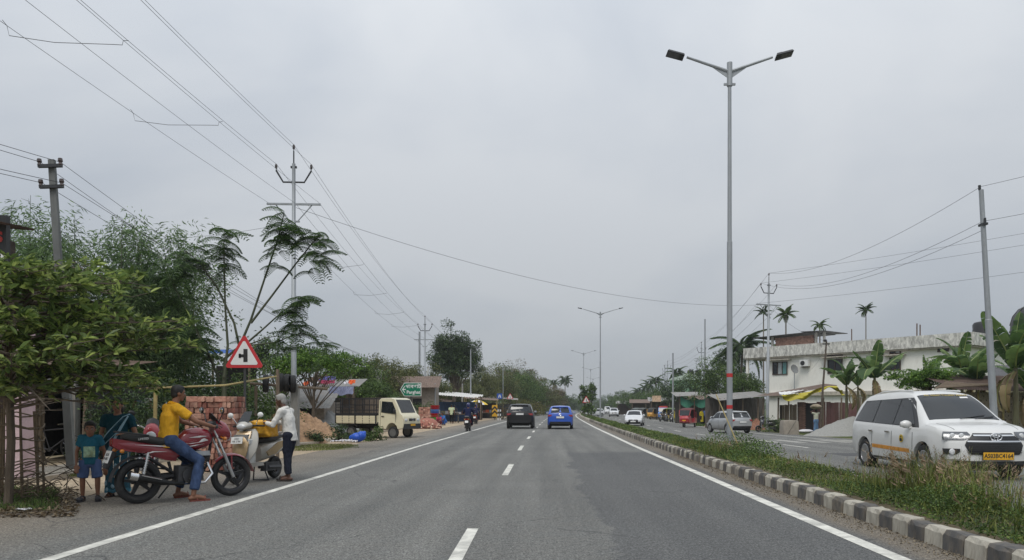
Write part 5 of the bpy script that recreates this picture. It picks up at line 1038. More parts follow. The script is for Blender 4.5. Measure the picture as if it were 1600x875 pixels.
# ---- generic smaller cars
def hatch(label, cat, pos, rz, pm, front=None, H=1.5, L=3.9, W=1.72, suv=False, sedan=False, platecol=white, detail=True, van=False):
    hL = L/2; R = .36 if suv else .30; zc = .30 if suv else .24; k = H/1.5; nose = .95*k if suv else .86
    t = thing('car' if not van else 'van', label, cat, pos, rz)
    if van:
        top = [(-hL, 1.0), (-hL+.03, H*.8), (-hL+.2, H*.97), (-hL+.8, H), (hL-1.3, H), (hL-1.0, H*.95), (hL-.35, H*.58), (hL-.1, H*.5), (hL, .6)]; wsx = (hL-.42, hL-.95)
    elif sedan:
        top = [(-hL, .75), (-hL+.06, .98), (-hL+.5, 1.04), (-hL+1.15, H*.94), (-hL+1.7, H*.995), (.15, H), (.5, H*.93), (1.05, .98*k+.02), (1.4, .93), (hL-.3, .80), (hL-.08, .68), (hL, .5)]; wsx = (1.0, .48)
    else:
        top = [(-hL, .82*k), (-hL+.04, 1.0*k), (-hL+.16, 1.16*k), (-hL+.36, H*.93), (-hL+.6, H*.975), (-.6, H), (.0, H*.995), (.35, H*.95), (.62, H*.84), (.98, .99*k+.03), (1.15, nose+.05), (hL-.35, nose-.08), (hL-.1, nose-.24), (hL, .52*k)]; wsx = (.93, .40)
    bt = [(-hL, .74*k), (-hL+.1, .95*k), (0, .93*k), (.9, .91*k), (hL-.35, (nose-.14)), (hL-.1, nose-.3), (hL, .46*k)]
    if van: bt = [(-hL, .9), (-hL+.2, 1.15), (hL-.4, 1.1), (hL-.1, .9), (hL, .55)]
    sp = dict(W=W, x0=-hL, x1=hL, axles=(hL-.78, -hL+.68), R=R, tw=.2, spokes=5, top=top, belt=bt, hw=[(-hL, W*.44), (-hL+.3, W*.485), (0, W*.5), (hL-.6, W*.49), (hL-.2, W*.455), (hL, W*.41)], sill=[(-hL, .42*k), (-hL+.25, zc), (hL-.25, zc), (hL, .33*k)], bowf=.3, bowr=.12, tumble=.30 if not van else .12)
    c = Car(t, sp, pm); zb = .98*k; ym = W/2
    if van:
        c.topp('windscreen', [(wsx[0], ym*.72), (wsx[0], -ym*.72), (wsx[1], -ym*.62), (wsx[1], ym*.62)], glass, .01, 5)
        c.side('side_window', [(hL-.75, 1.25), (-hL+.3, 1.25), (-hL+.35, H*.85), (hL-1.05, H*.85)], glass, .008)
    else:
        c.topp('windscreen', [(wsx[0], ym*.74), (wsx[0], -ym*.74), (wsx[1], -ym*.60), (wsx[1], ym*.60)], glass, .008, 5, mm=10)
        xr = -hL+(1.15 if sedan else .42)
        c.side('side_window', [(.72, zb), (-.14, zb+.01), (-.12, H*.92), (.33, H*.92)], glass, .006, 6); c.side('side_window', [(-.2, zb+.01), (xr-.02 if sedan else xr+.35, zb+.03), (xr+.25 if sedan else xr+.42, H*.91), (-.18, H*.92)], glass, .006, 6)
        if not sedan: c.side('side_window', [(xr+.28, zb+.03), (xr-.08, zb+.08), (xr+.1, H*.88), (xr+.35, H*.9)], glass, .006, 4)
        for xx in (.75, -.17): c.side('door_seam', [(xx+.006, zc+.08), (xx-.006, zc+.08), (xx-.006, zb), (xx+.006, zb)], blackp, .0015, 2)
        for xx in (-.02, -.85): c.side('door_handle', [(xx, .82*k), (xx-.16, .825*k), (xx-.16, .855*k), (xx, .85*k)], pm, .025, 3)
        mirrors(c, .66, zb-.01, pm)
    if sedan: c.topp('rear_window', [(-hL+1.5, -ym*.6), (-hL+1.5, ym*.6), (-hL+.62, ym*.66), (-hL+.62, -ym*.66)], glass, .006, 5)
    else:
        zt, zb2 = (H*.92, 1.02*k) if not van else (H*.88, 1.2)
        c.end('rear_window', [(zt, -ym*.62, ym*.62), (zt*.6+zb2*.4, -ym*.66, ym*.66), (zb2+.03, -ym*.72, ym*.72)], glass, False, .01, .04)
        b = MB(); b.box((-hL+.36, 0, H*.955), (.2, ym*1.2, .035), 0, Matrix.Rotation(-.25, 3, 'Y')); b.build('spoiler', pm, t)
    # tail
    for sg in (-1, 1):
        z0 = .93*k; c.end('tail_light', [(z0, min(sg*ym*.62, sg*ym*.93), max(sg*ym*.62, sg*ym*.93)), (z0-.07, min(sg*ym*.66, sg*ym*.95), max(sg*ym*.66, sg*ym*.95)), (z0-.13, min(sg*ym*.78, sg*ym*.95), max(sg*ym*.78, sg*ym*.95))], redlens, False, .014, .05, None, 5)
        hz = nose-.2; c.end('headlight', [(hz, min(sg*ym*.5, sg*ym*.86), max(sg*ym*.5, sg*ym*.86)), (hz-.06, min(sg*ym*.48, sg*ym*.9), max(sg*ym*.48, sg*ym*.9)), (hz-.12, min(sg*ym*.6, sg*ym*.9), max(sg*ym*.6, sg*ym*.9))], lens, True, .012, .05, None, 5)
    c.end('grille', [(nose-.24, -ym*.45, ym*.45), (nose-.34, -ym*.55, ym*.55), (nose-.46, -ym*.5, ym*.5)], grl, True, .012, .05)
    c.end('front_bumper', [(zc+.16, -ym*.8, ym*.8), (zc+.08, -ym*.74, ym*.74)], grl, True, .01, .03)
    c.end('rear_bumper', [(zc+.25, -ym*.8, ym*.8), (zc+.1, -ym*.72, ym*.72)], grl, False, .01, .05)
    zp = .76*k if not suv else .98
    plate(t, (c.end_x(0, zp, False)-.03, 0, zp if not van else .8), (0, -1, 0), (0, 0, 1), 1, platecol, None, txtblack); plate(t, (c.end_x(0, nose-.42)+.03, 0, nose-.42), (0, 1, 0), (0, 0, 1), 1, platecol, None, txtblack)
    return t, c
def onroad(px, d): p = at(px, d); return p
hd = lambda d: PI/2-math.atan((xc(d+2)-xc(d-2))/4)
pblk = paint('black_paint', (.007, .007, .008), .3, coat=.15, dust=.0); pblu = paint('blue_paint', (.02, .09, .46), .25, 0, dust=.03); psil = paint('silver_paint', (.46, .47, .48), .3, .4, dust=.2); pwh2 = paint('white_paint_b', (.62, .63, .64), .25, dust=.05)
p = onroad(815, 49); hatch('black sport utility car driving away in the left lane', 'car', (p.x, p.y+2.1, 0), hd(48), pblk, H=1.66, L=4.3, W=1.82, suv=True)
p = onroad(879, 48); t, c = hatch('bright blue hatchback driving away in the right lane', 'car', (p.x, p.y+2, 0), hd(48)-.02, pblu, H=1.53, L=3.9, W=1.7)
b = MB(); ringt(b, 0, 0, .1, .06); o = b.build('badge', chrome, t); o.location = (c.end_x(0, .93, False)-.02, 0, .93)
p = onroad(1150, 49); hatch('silver hatchback parked with its rear to the road behind the tall lamp post', 'car', (p.x, p.y+1.8, p.z), hd(48)+.30, psil, H=1.5, L=3.75, W=1.66)
p = onroad(997, 71); hatch('white sedan coming toward the camera past the parked auto rickshaws', 'car', (p.x, p.y+2, p.z), hd(71)+PI-.17, pwh2, H=1.5, L=4.2, W=1.75, sedan=False)
p = onroad(959, 147); hatch('white sport utility car approaching far down the right carriageway', 'car', (p.x, p.y, p.z), hd(147)+PI, pwh2, H=1.72, L=4.4, W=1.85, suv=True)
p = onroad(949, 205); hatch('far white van approaching behind the white sport utility car', 'van', (p.x, p.y, p.z), hd(205)+PI, pwh2, H=2.1, L=4.8, W=1.75, van=True)
p = onroad(928, 138); hatch('white car turning side on through the gap in the median', 'car', (p.x, p.y, p.z), hd(138)+PI-1.1, pwh2, H=1.5, L=3.9, W=1.68)
p = onroad(961, 225); hatch('farthest grey car following behind the white van', 'car', (p.x+2.2, p.y+20, p.z), hd(225)+PI, psil, H=1.5, L=3.8, W=1.68)
# ---- mini truck
def minitruck(pos, rz):
    t = thing('mini_truck', 'cream mini truck with black cage bed parked on the left verge', 'truck', pos, rz)
    crm = paint('cream_paint', hx(222, 214, 184), .35, dust=.2); blk = M('black_frame', (.02, .02, .022), .55)
    W = 1.5; c0 = MB()
    # cab: side outline swept across, with rounded edges and a raked screen
    prof = [(.55, .42), (.55, .95), (.55, 1.78), (.66, 1.86), (1.22, 1.88), (1.40, 1.82), (1.60, 1.45), (1.745, 1.15), (1.88, 1.05), (1.93, .9), (1.93, .62), (1.9, .45), (1.62, .42), (1.58, .55), (1.45, .68), (1.3, .72), (1.14, .68), (1.02, .55), (.97, .42)]
    rs = []
    for y, s in ((-W/2, .975), (-W/2+.03, .995), (-W/2+.1, 1), (W/2-.1, 1), (W/2-.03, .995), (W/2, .975)):
        rs.append([Vector((1.2+(x-1.2)*s, y*(1 if z < 1.1 else 1-.12*(z-1.1)), 1.1+(z-1.1)*s)) for x, z in prof])
    c0.rings(rs, 0, True, True); c0.build('cab', crm, t)
    yw = lambda z: W/2*(1 if z < 1.1 else 1-.12*(z-1.1))
    for sg in (-1, 1):
        b = MB(); P = [(.70, 1.2), (1.52, 1.12), (1.50, 1.30), (1.3, 1.68), (.72, 1.72)]; b.add([(x, sg*(yw(z)+.004), z) for x, z in P]+[(x, sg*(yw(z)-.03), z) for x, z in P], [(0, 1, 2, 3, 4), (9, 8, 7, 6, 5)]+[(k, k+5, (k+1) % 5+5, (k+1) % 5) for k in range(5)]); b.build('side_window', glass, t)
        for xx, z0, z1 in ((.66, .5, 1.75), (1.5, .75, 1.1)): b = MB(); b.box((xx, sg*(W/2-.0), (z0+z1)/2), (.012, .012, z1-z0), 0); b.build('door_seam', blackp, t)
        b = MB(); b.box((.8, sg*(W/2+.012), 1.02), (.14, .03, .035)); b.build('door_handle', blackp, t)
        b = MB(); b.ell((1.53, sg*(W/2+.16), 1.25), (.04, .08, .13), 0, 8); b.tube([(1.5, sg*W/2, 1.1), (1.53, sg*(W/2+.16), 1.2)], .012, 5); b.build('mirror', blackp, t)
        b = MB(); b.ell((1.925, sg*.52, .84), (.03, .13, .075), 0, 12); b.build('headlight', lens, t); b = MB(); b.box((1.91, sg*.68, .84), (.03, .1, .12)); b.build('indicator', orlens, t)
    b = MB(); g = [[(1.425+.30*j/5+.012, y, 1.79-.60*j/5) for y in np.linspace(-.6+.0*j, .6, 7)] for j in range(6)]; b.sheet(g, thick=.02, dirn=(-1, 0, -.6)); b.build('windscreen', glass, t)
    b = MB(); b.tube([(1.72, -.1, 1.2), (1.6, .35, 1.42)], .01, 5); b.build('wiper', blackp, t)
    b = MB(); b.box((1.935, 0, .86), (.03, .55, .12)); b.build('grille', grl, t); b = MB(); ringt(b, 0, 0, .08, .05, .01); o = b.build('badge', chrome, t); o.location = (1.96, 0, .87)
    b = MB(); b.box((1.9, 0, .55), (.14, 1.46, .24), 0, None, .97); b.build('bumper', blackp, t)
    plate(t, (1.98, 0, .62), (0, 1, 0), (0, 0, 1), 1, yelplate, None, txtblack, .4, .1)
    # bed
    b = MB(); b.box((-.72, 0, .5), (2.5, .7, .14)); b.box((-.72, 0, .62), (2.3, 1.3, .06)); b.build('chassis', under, t)
    for sg in (-1, 1):
        b = MB(); b.box((-.72, sg*.74, .86), (2.36, .04, .36)); 
        for zz in (.74, .86, .97): b.box((-.72, sg*.765, zz), (2.3, .014, .035))
        b.build('side_board', crm, t); b = MB()
        for zz in (1.10, 1.3, 1.55, 1.85): b.box((-.72, sg*.74, zz), (2.38, .035, .04 if zz > 1.15 else .12))
        b.build('cage_rail', blk, t)
        for k in range(7 if sg < 0 else 5): x = -1.88+k*2.32/(6 if sg < 0 else 4); b = MB(); b.box((x, sg*.745, 1.28), (.035, .03, 1.2)); b.build('cage_bar', blk, t)
        for x in (-1.88, -.75, .42): b = MB(); b.box((x, sg*.775, .88), (.05, .03, .42)); b.build('board_hinge', blk, t)
    for x in (-1.9, .46):
        b = MB()
        for zz in (1.1, 1.45, 1.85): b.box((x, 0, zz), (.04, 1.46, .04))
        for yy in (-.35, .35): b.box((x, yy, 1.4), (.035, .035, .95))
        b.build('end_rack', blk, t)
    b = MB(); b.box((-1.9, 0, .86), (.04, 1.5, .36)); b.build('tailgate', crm, t); b = MB(); b.box((-.72, 0, .68), (2.3, 1.44, .05)); b.build('bed_floor', M('bed_floor', (.06, .055, .05), .9), t)
    for x in (1.3, -1.05):
        for sg in (-1, 1): wheel(t, (x, sg*.62, .27), .27, .15, 6, 'steel')
    for sg in (-1, 1): b = MB(); b.prism([(-1.42, .5), (-1.42, .62), (-.68, .62), (-.68, .5), (-.8, .58), (-1.3, .58)], sg*.5, sg*.72, 'y'); b.build('mudguard', blackp, t)
    return t
a0, a1 = at(612, 33.6), at(545, 36.2); mtp = at(590, 35.4); minitruck((mtp.x, mtp.y, -.02), -.42)
mt_pos = mtp
# ---- auto rickshaws
def auto(label, px, d, rz, col, roofc, name_dirt=.2, grp='auto rickshaws parked on the right roadside'):
    p = at(px, d); t = thing('auto_rickshaw', label, 'auto rickshaw', p, rz, grp); W = 1.25
    pm = paint('auto_%d_%d_%d' % tuple(int(c_*255) for c_ in col), col, .35, dust=name_dirt); rm = M('auto_hood_%d' % int(sum(roofc)*300), roofc, .7)
    b = MB(); prof = [(.95, .35), (1.2, .5), (1.27, .8), (1.18, 1.02), (.98, 1.06), (.8, .95), (.7, .45), (-.3, .42), (-.4, .8), (-1.05, .85), (-1.25, .75), (-1.25, .38)]
    rs = []
    for y, s in ((-W/2, .9), (-W/2+.12, .99), (-.2, 1.02), (.2, 1.02), (W/2-.12, .99), (W/2, .9)):
        nar = lambda x: 1 if x < .4 else 1-.32*(x-.4)/.85
        rs.append([Vector((x*s if x > 0 else x, y*nar(x), z)) for x, z in prof])
    b.rings(rs, 0, False); b.build('body', pm, t)
    b = MB(); rs = []
    for x, zt, wd in ((.85, 1.52, .92), (.72, 1.66, 1.0), (.2, 1.74, 1.1), (-.6, 1.75, 1.15), (-1.1, 1.66, 1.12), (-1.28, 1.3, 1.1), (-1.27, .8, 1.1)):
        rs.append([Vector((x, wd/2*math.cos(a), zt-.14+.14*math.sin(a)) if zt > .9 and x > -1.2 else (x, wd/2*math.cos(a), zt+.02*math.sin(a))) for a in np.linspace(0, PI, 9)])
    b.rings(rs, 0, True, False, False); b.rings([[q-Vector((0, 0, .03)) for q in r][::-1] for r in rs], 0, True, False, False); b.build('hood', rm, t)
    b = MB(); g = [[(1.12-.27*j/4, y*(1+.08*j/4), 1.05+.48*j/4) for y in np.linspace(-.42, .42, 5)] for j in range(5)]; b.sheet(g, thick=.02, dirn=(-1, 0, 0)); b.build('windscreen', glass, t)
    b = MB()
    for sg in (-1, 1): b.tube([(1.1, sg*.46, 1.0), (.84, sg*.5, 1.55)], .03, 6); b.tube([(-.35, sg*.58, .8), (-.35, sg*.56, 1.68)], .025, 6); b.tube([(-1.2, sg*.58, .8), (-1.2, sg*.55, 1.4)], .025, 6)
    b.build('pillar', pm, t)
    b = MB(); b.box((-.85, 0, .82), (.5, 1.05, .18)); b.box((-1.1, 0, 1.15), (.12, 1.05, .5)); b.box((.35, 0, .78), (.35, .5, .15)); b.build('seat', blackp, t)
    for sg in (-1, 1): b = MB(); b.lathe([(0, .04), (.08, .02), (.09, 0)], (1.2, sg*.3, .82), 'X', 12); b.build('headlight', lens, t)
    b = MB(); b.box((1.26, 0, .62), (.02, .3, .1)); b.build('number_plate', yelplate, t); b = MB(); b.ell((1.05, 0, .5), (.3, .13, .12), 0, 10); b.build('mudguard', pm, t)
    for c_ in ((1.05, 0, .22), (-.85, .52, .22), (-.85, -.52, .22)): wheel(t, c_, .22, .11, 6, 'steel')
    return t
auto('bright red three wheeler facing the road on the right verge', 1073.5, 67, -PI/2-.45, (.42, .018, .03), (.10, .03, .03))
auto('yellow fronted three wheeler parked behind the white sedan', 1019, 112, -PI/2-.5, hx(205, 150, 50), (.05, .05, .045))
auto('grey hooded three wheeler just left of the yellow one', 1004, 120, -PI/2-.6, hx(90, 98, 86), (.09, .095, .09))
auto('dark green three wheeler farthest left in the parked row', 994, 128, -PI/2-.6, hx(60, 84, 66), (.13, .14, .14))
auto('yellow and green three wheeler right of the blue truck', 1050, 96, -PI/2+.5, hx(196, 176, 40), (.10, .16, .06))
# blue goods carrier and red topped one
d = 108; p = at(1036, d); t = thing('goods_carrier', 'blue three wheeled goods carrier parked between the yellow three wheelers', 'goods carrier', p, -PI/2-.3); pb2 = paint('sky_blue_paint', hx(70, 120, 190), .4)
b = MB(); b.prism([(1.2, .4), (1.3, .9), (1.1, 1.15), (.85, 1.75), (.2, 1.78), (.2, .4)], -.6, .6, 'y'); b.build('cab', pb2, t); b = MB(); b.box((-.7, 0, .85), (1.7, 1.3, .5)); b.build('tray', pb2, t); b = MB(); g = [[(1.12-.24*j/3, y, 1.18+.52*j/3) for y in (-.5, 0, .5)] for j in range(4)]; b.sheet(g, thick=.03, dirn=(-1, 0, 0)); b.build('windscreen', glass, t)
b = MB(); b.box((-.7, 0, 1.55), (1.6, 1.25, .9), 0, None, .9); b.build('red_cover', M('red_cover', hx(190, 70, 60), .8, var=.2), t)
for sg in (-1, 1): b = MB(); b.lathe([(0, .04), (.09, 0)], (1.28, sg*.4, .8), 'X', 10); b.build('headlight', lens, t)
for c_ in ((1.0, 0, .25), (-.85, .55, .25), (-.85, -.55, .25)): wheel(t, c_, .25, .12, 6, 'steel')
# ================================================================== two wheelers
def moto_wheel(par, c, r, wd, fat=.085, spokes=5):
    k = ('moto', r, fat)
    if k not in WH:
        b = MB(); q = fat/2; b.lathe([(r-2*q+.01, -q*.7), (r-q, -q), (r-q*.35, -q*.75), (r, 0), (r-q*.35, q*.75), (r-q, q), (r-2*q+.01, q*.7)], axis='Y', n=40, closed=True); tm = b.mesh('wheel', tyrem)
        b = MB(); ri = r-2*q+.012; b.lathe([(ri, -q*.8), (ri-.02, -q*.6), (ri-.035, 0), (ri-.02, q*.6), (ri, q*.8)], axis='Y', n=36, closed=True); b.lathe([(0, -.07), (.05, -.065), (.055, .065), (0, .07)], axis='Y', n=14)
        for j in range(spokes):
            a = 2*PI*j/spokes
            b.add([(-.03, -.02, .04), (.03, -.02, .04), (.012, -.018, ri-.02), (-.022, -.018, ri-.02), (-.03, .02, .04), (.03, .02, .04), (.012, .018, ri-.02), (-.022, .018, ri-.02)], [(0, 1, 2, 3), (7, 6, 5, 4), (0, 3, 7, 4), (1, 5, 6, 2)], 0, False, Matrix.Rotation(a, 4, 'Y'))
        WH[k] = (tm, b.mesh('rim', M('black_alloy', (.03, .03, .032), .35, .5)))
    tm, rm = WH[k]; o = link('wheel', tm, par, loc=c, rot=(0, random.uniform(0, 1.2), 0)); link('rim', rm, o); return o
def motorcycle(label, pos, rz, red, lean=0, group=None, steer=0, near=True, scale=1.0):
    t = thing('motorcycle', label, 'motorcycle', pos, rz, group, scale); t.rotation_euler = (lean, 0, rz)
    WB = .645; R = .305; wp = M('pearl_white', (.66, .64, .62), .4); blk = blackp; eng = M('engine_grey', (.075, .075, .078), .5, .5, var=.2)
    moto_wheel(t, (-WB, 0, R), R, .1, .1); moto_wheel(t, (WB, 0, R), R, .09, .085)
    # front: forks, fender, lamp cowl
    top = Vector((.36, 0, .98)); ax = Vector((WB, 0, R))
    for s in (-1, 1):
        b = MB(); b.tube([ax+Vector((0, s*.085, -.02)), ax.lerp(top, .5)+Vector((0, s*.085, 0))], [.026, .026], 8); b.build('fork_slider', alu, t)
        b = MB(); b.tube([ax.lerp(top, .5)+Vector((0, s*.085, 0)), top+Vector((0, s*.085, 0))], .018, 8); b.build('fork_tube', chrome, t)
    b = MB(); g = []
    for i in range(15):
        a = R_(8+i*9.2); r = R+.028; w_ = .062*(1-.25*abs(i-6)/8); g.append([(WB+r*math.cos(a)*1.0, w_*k, R+(r-.03*abs(k)**2)*math.sin(a)+.0) for k in (-1, -.6, 0, .6, 1)])
    b.sheet(g, thick=.006, dirn=(0, 0, -1)); b.tube([(WB-.02, .08, R+.03), (WB-.02, .07, R+.3)], .012, 5); b.tube([(WB-.02, -.08, R+.03), (WB-.02, -.07, R+.3)], .012, 5); b.build('front_fender', red, t)
    b = MB(); rs = []
    for x, z, h, w_ in ((.36, .98, .13, .10), (.46, .97, .16, .135), (.55, .94, .15, .13), (.60, .91, .10, .09)): rs.append([Vector((x, w_*math.cos(a), z+h*math.sin(a)*(1 if math.sin(a) > 0 else .8))) for a in np.linspace(0, 2*PI, 14, endpoint=False)])
    b.rings(rs); hc = b.build('headlamp_cowl', red, t); b = MB(); b.ell((.605, 0, .90), (.03, .085, .085), 0, 12); b.build('headlight', lens, hc)
    b = MB(); g = [[(.50-.07*j, y*(1-.12*j), 1.06+.085*j-.04*abs(y)/.12) for y in (-.12, -.06, 0, .06, .12)] for j in range(3)]; b.sheet(g, thick=.008, dirn=(-1, 0, 0)); b.build('visor', blk, t)
    b = MB(); b.box((.34, 0, 1.07), (.09, .22, .05), 0, Matrix.Rotation(-.5, 3, 'Y')); b.build('instrument_cluster', blk, t)
    for s in (-1, 1): b = MB(); b.ell((.47, s*.19, .86), (.03, .045, .028), 0, 8); b.tube([(.45, s*.1, .88), (.47, s*.19, .86)], .01, 5); b.build('indicator', orlens, t)
    b = MB(); b.tube([(.27, -.38, 1.03), (.34, -.22, 1.06), (.38, -.06, 1.0), (.38, .06, 1.0), (.34, .22, 1.06), (.27, .38, 1.03)], .013, 8); b.build('handlebar', chrome, t)
    for s in (-1, 1):
        b = MB(); b.tube([(.335, s*.24, 1.057), (.265, s*.40, 1.028)], .018, 8); b.tube([(.36, s*.25, 1.05), (.34, s*.4, 1.03)], .007, 5); gp = b.build('grip', black, t)
        b = MB(); b.tube([(.36, s*.2, 1.06), (.38, s*.30, 1.2), (.37, s*.34, 1.24)], .008, 5); b.ell((.36, s*.36, 1.27), (.02, .065, .05), 0, 10); m_ = b.build('mirror', blk, t); b = MB(); b.ell((.342, s*.36, 1.27), (.008, .055, .04), 0, 10); b.build('mirror_glass', chrome, m_)
    # tank
    b = MB(); rs = []
    for x, zt, zb, w_ in ((.33, .93, .80, .07), (.27, 1.0, .74, .115), (.12, 1.03, .70, .145), (-.02, 1.0, .69, .13), (-.12, .92, .70, .09), (-.16, .86, .74, .06)):
        rs.append([Vector((x, w_*math.copysign(abs(math.cos(a))**.75, math.cos(a)), (zt+zb)/2+(zt-zb)/2*math.copysign(abs(math.sin(a))**.8, math.sin(a)))) for a in np.linspace(0, 2*PI, 18, endpoint=False)])
    b.rings(rs); tk = b.build('tank', red, t)
    for s in (-1, 1):
        for P in ([(.26, .84), (.20, .87), (.02, .83), (-.10, .80), (.02, .80), (.16, .82)], [(.24, .90), (.14, .91), (-.02, .885), (.12, .885)], [(.2, .795), (.1, .785), (-.06, .755), (.06, .765)]):
            b = MB(); tw = pchip([(-.16, .06), (-.12, .09), (-.02, .13), (.12, .145), (.27, .115), (.33, .07)]); vs = [(x, s*(tw(x)*math.sqrt(max(.05, 1-((z-.86)/.19)**4))+.006), z) for x, z in P]; n = len(P)
            b.add(vs+[(x, y-s*.012, z) for x, y, z in vs], [tuple(range(n)), tuple(range(2*n-1, n-1, -1))]+[(k, k+n, (k+1) % n+n, (k+1) % n) for k in range(n)]); b.build('white_flash', wp, tk)
    b = MB(); b.lathe([(.035, 0), (.035, .015), (0, .02)], (.12, 0, 1.027), n=12); b.build('fuel_cap', chrome, tk)
    # seat and tail
    b = MB(); rs = []
    for x, z, w_, h in ((-.05, .82, .07, .04), (-.18, .83, .12, .055), (-.4, .84, .135, .06), (-.58, .885, .125, .06), (-.8, .91, .10, .05), (-.86, .915, .06, .03)): rs.append([Vector((x, w_*math.copysign(abs(math.cos(a))**.6, math.cos(a)), z+h*math.copysign(abs(math.sin(a))**.7, math.sin(a)))) for a in np.linspace(0, 2*PI, 16, endpoint=False)])
    b.rings(rs); st = b.build('seat', M('black_vinyl', (.022, .022, .022), .55, bmp=.3, bs=120), t)
    if near: text('LIMITED', .038, txtwhite, st, frame((-.62, -.129, .885), (1, 0, .08), (0, -.2, 1)), ex=.001)
    for s in (-1, 1):
        b = MB(); P = [(-.12, .70), (-.10, .78), (-.45, .80), (-.88, .88), (-.97, .90), (-.99, .80), (-.90, .74), (-.55, .68), (-.32, .58), (-.18, .56)]; w_ = lambda x: .115 if x > -.5 else .115-.09*(-.5-x)
        n = len(P); vs = [(x, s*w_(x), z) for x, z in P]; cen = [(-.3, s*.135, .70), (-.6, s*.125, .76), (-.85, s*.095, .82)]
        b.prism([(x, z) for x, z in P], s*.05, s*.075, 'y'); g = []
        for i in range(9):
            a = i/8; x = -.12-.86*a; zu = np.interp(-x, [.1, .45, .88, .97], [.78, .80, .88, .90]); zl = np.interp(-x, [.1, .18, .32, .55, .9, .99], [.66, .56, .58, .68, .74, .82]); g.append([(x, s*(w_(x)-.03+.03*math.sin(PI*j/5)), zl+(zu-zl)*j/5) for j in range(6)])
        b.sheet(g if s > 0 else [r[::-1] for r in g], thick=.02, dirn=(0, -s, 0)); sp_ = b.build('side_panel', red, t)
        b = MB(); b.prism([(-.16, .755), (-.42, .775), (-.74, .81), (-.42, .79)], s*.118, s*.126, 'y'); b.prism([(-.3, .70), (-.5, .715), (-.62, .67), (-.48, .70)], s*.118, s*.124, 'y'); b.build('white_flash', wp, sp_)
    b = MB(); b.box((-.975, 0, .85), (.03, .12, .07)); b.build('tail_light', redlens, t)
    for s in (-1, 1): b = MB(); b.ell((-.9, s*.16, .73), (.03, .04, .028), 0, 8); b.tube([(-.88, s*.08, .74), (-.9, s*.16, .73)], .01, 5); b.build('indicator', orlens, t)
    b = MB(); b.tube([(-.55, .12, .93), (-.8, .13, .97), (-.93, .08, .985), (-.93, -.08, .985), (-.8, -.13, .97), (-.55, -.12, .93)], .012, 6); b.build('grab_rail', blk, t)
    b = MB(); g = []
    for i in range(12): a = R_(60+i*10.5); r = R+.055; g.append([(-WB+r*math.cos(a), .07*k, R+r*math.sin(a)-.02*abs(k)) for k in (-1, -.5, 0, .5, 1)])
    b.sheet(g, thick=.008, dirn=(0, 0, -1)); b.tube([(-.95, 0, .72), (-1.06, 0, .50)], .045, 6, ell=.4); b.build('rear_fender', blk, t)
    T = frame((-1.035, 0, .655), (0, -1, 0), (.35, 0, 1)); b = MB(); b.box((0, 0, 0), (.2, .17, .01)); o = b.build('number_plate', white, t); o.matrix_basis = T
    if near: text('AS 03\nM 4871', .055, txtblack, o, Matrix.Translation((0, 0, .006)))
    # frame, engine, exhaust, swingarm
    b = MB(); b.tube([(.36, 0, .92), (.30, 0, .5), (.18, 0, .30), (-.18, 0, .30), (-.25, 0, .55)], .022, 7); b.tube([(.36, 0, .92), (.0, 0, .72), (-.85, 0, .84)], .022, 7)
    for s in (-1, 1): b.tube([(-.2, s*.06, .36), (-WB, s*.09, R)], .02, 6); b.tube([(-.2, s*.05, .4), (-.75, s*.06, .78)], .016, 6)
    b.build('frame', blk, t)
    b = MB(); b.box((.02, 0, .38), (.36, .22, .22), 0, None, .9); b.tube([(.0, -.15, .36), (.0, .15, .36)], .11, 16); b.tube([(.13, -.13, .4), (.13, .13, .4)], .07, 14); b.build('crankcase', eng, t)
    b = MB()
    for k in range(7): b.box((.14+.012*k, 0, .5+.025*k), (.2, .21, .013), 0, Matrix.Rotation(.45, 3, 'Y'))
    b.box((.18, 0, .56), (.11, .13, .22), 0, Matrix.Rotation(.45, 3, 'Y')); b.build('cylinder', eng, t)
    b = MB(); b.box((.13, -.15, .66), (.28, .05, .065), 0, None, .9); b.box((.13, .15, .66), (.28, .05, .065), 0, None, .9); b.build('shroud', M('silver_plastic', (.36, .37, .38), .4, .4), t)
    b = MB(); b.tube([(.26, -.07, .52), (.32, -.11, .36), (.2, -.15, .24), (-.1, -.16, .24)], .019, 8); b.build('exhaust_pipe', chrome, t)
    b = MB(); b.tube([(-.1, -.16, .24), (-.3, -.17, .27), (-.38, -.175, .29), (-.80, -.19, .40), (-.83, -.19, .408)], [.022, .03, .05, .056, .04], 12); ex = b.build('muffler', M('muffler_black', (.02, .02, .02), .4, .3), t)
    b = MB(); b.tube([(-.72, -.187, .38), (-.82, -.19, .405)], .061, 12); b.tube([(-.42, -.235, .33), (-.68, -.245, .4)], .012, 6); b.build('heat_shield', chrome, ex)
    for s in (-1, 1):
        b = MB(); b.tube([(-.56, s*.13, .70), (-.63, s*.13, .36)], .017, 8); sh_ = b.build('shock_absorber', chrome, t); b = MB()
        for k in range(8): p_ = Vector((-.565, s*.13, .66)).lerp(Vector((-.62, s*.13, .44)), k/7); b.tube([p_, p_+Vector((-.002, 0, -.014))], .029, 8)
        b.build('spring', M('red_spring', (.35, .03, .03), .4) if False else chrome, sh_)
        b = MB(); b.tube([(-.02, s*.12, .30), (-.02, s*.27, .29)], .016, 6); b.build('foot_peg', black, t)
    b = MB(); b.prism([(-.1, .3), (-.08, .4), (-.6, .37), (-.72, .33), (-.7, .26), (-.6, .25)], .1, .125, 'y'); b.build('chain_cover', blk, t)
    b = MB(); b.tube([(-.15, .13, .27), (-.28, .3, .02)], .013, 6); b.build('side_stand', blk, t)
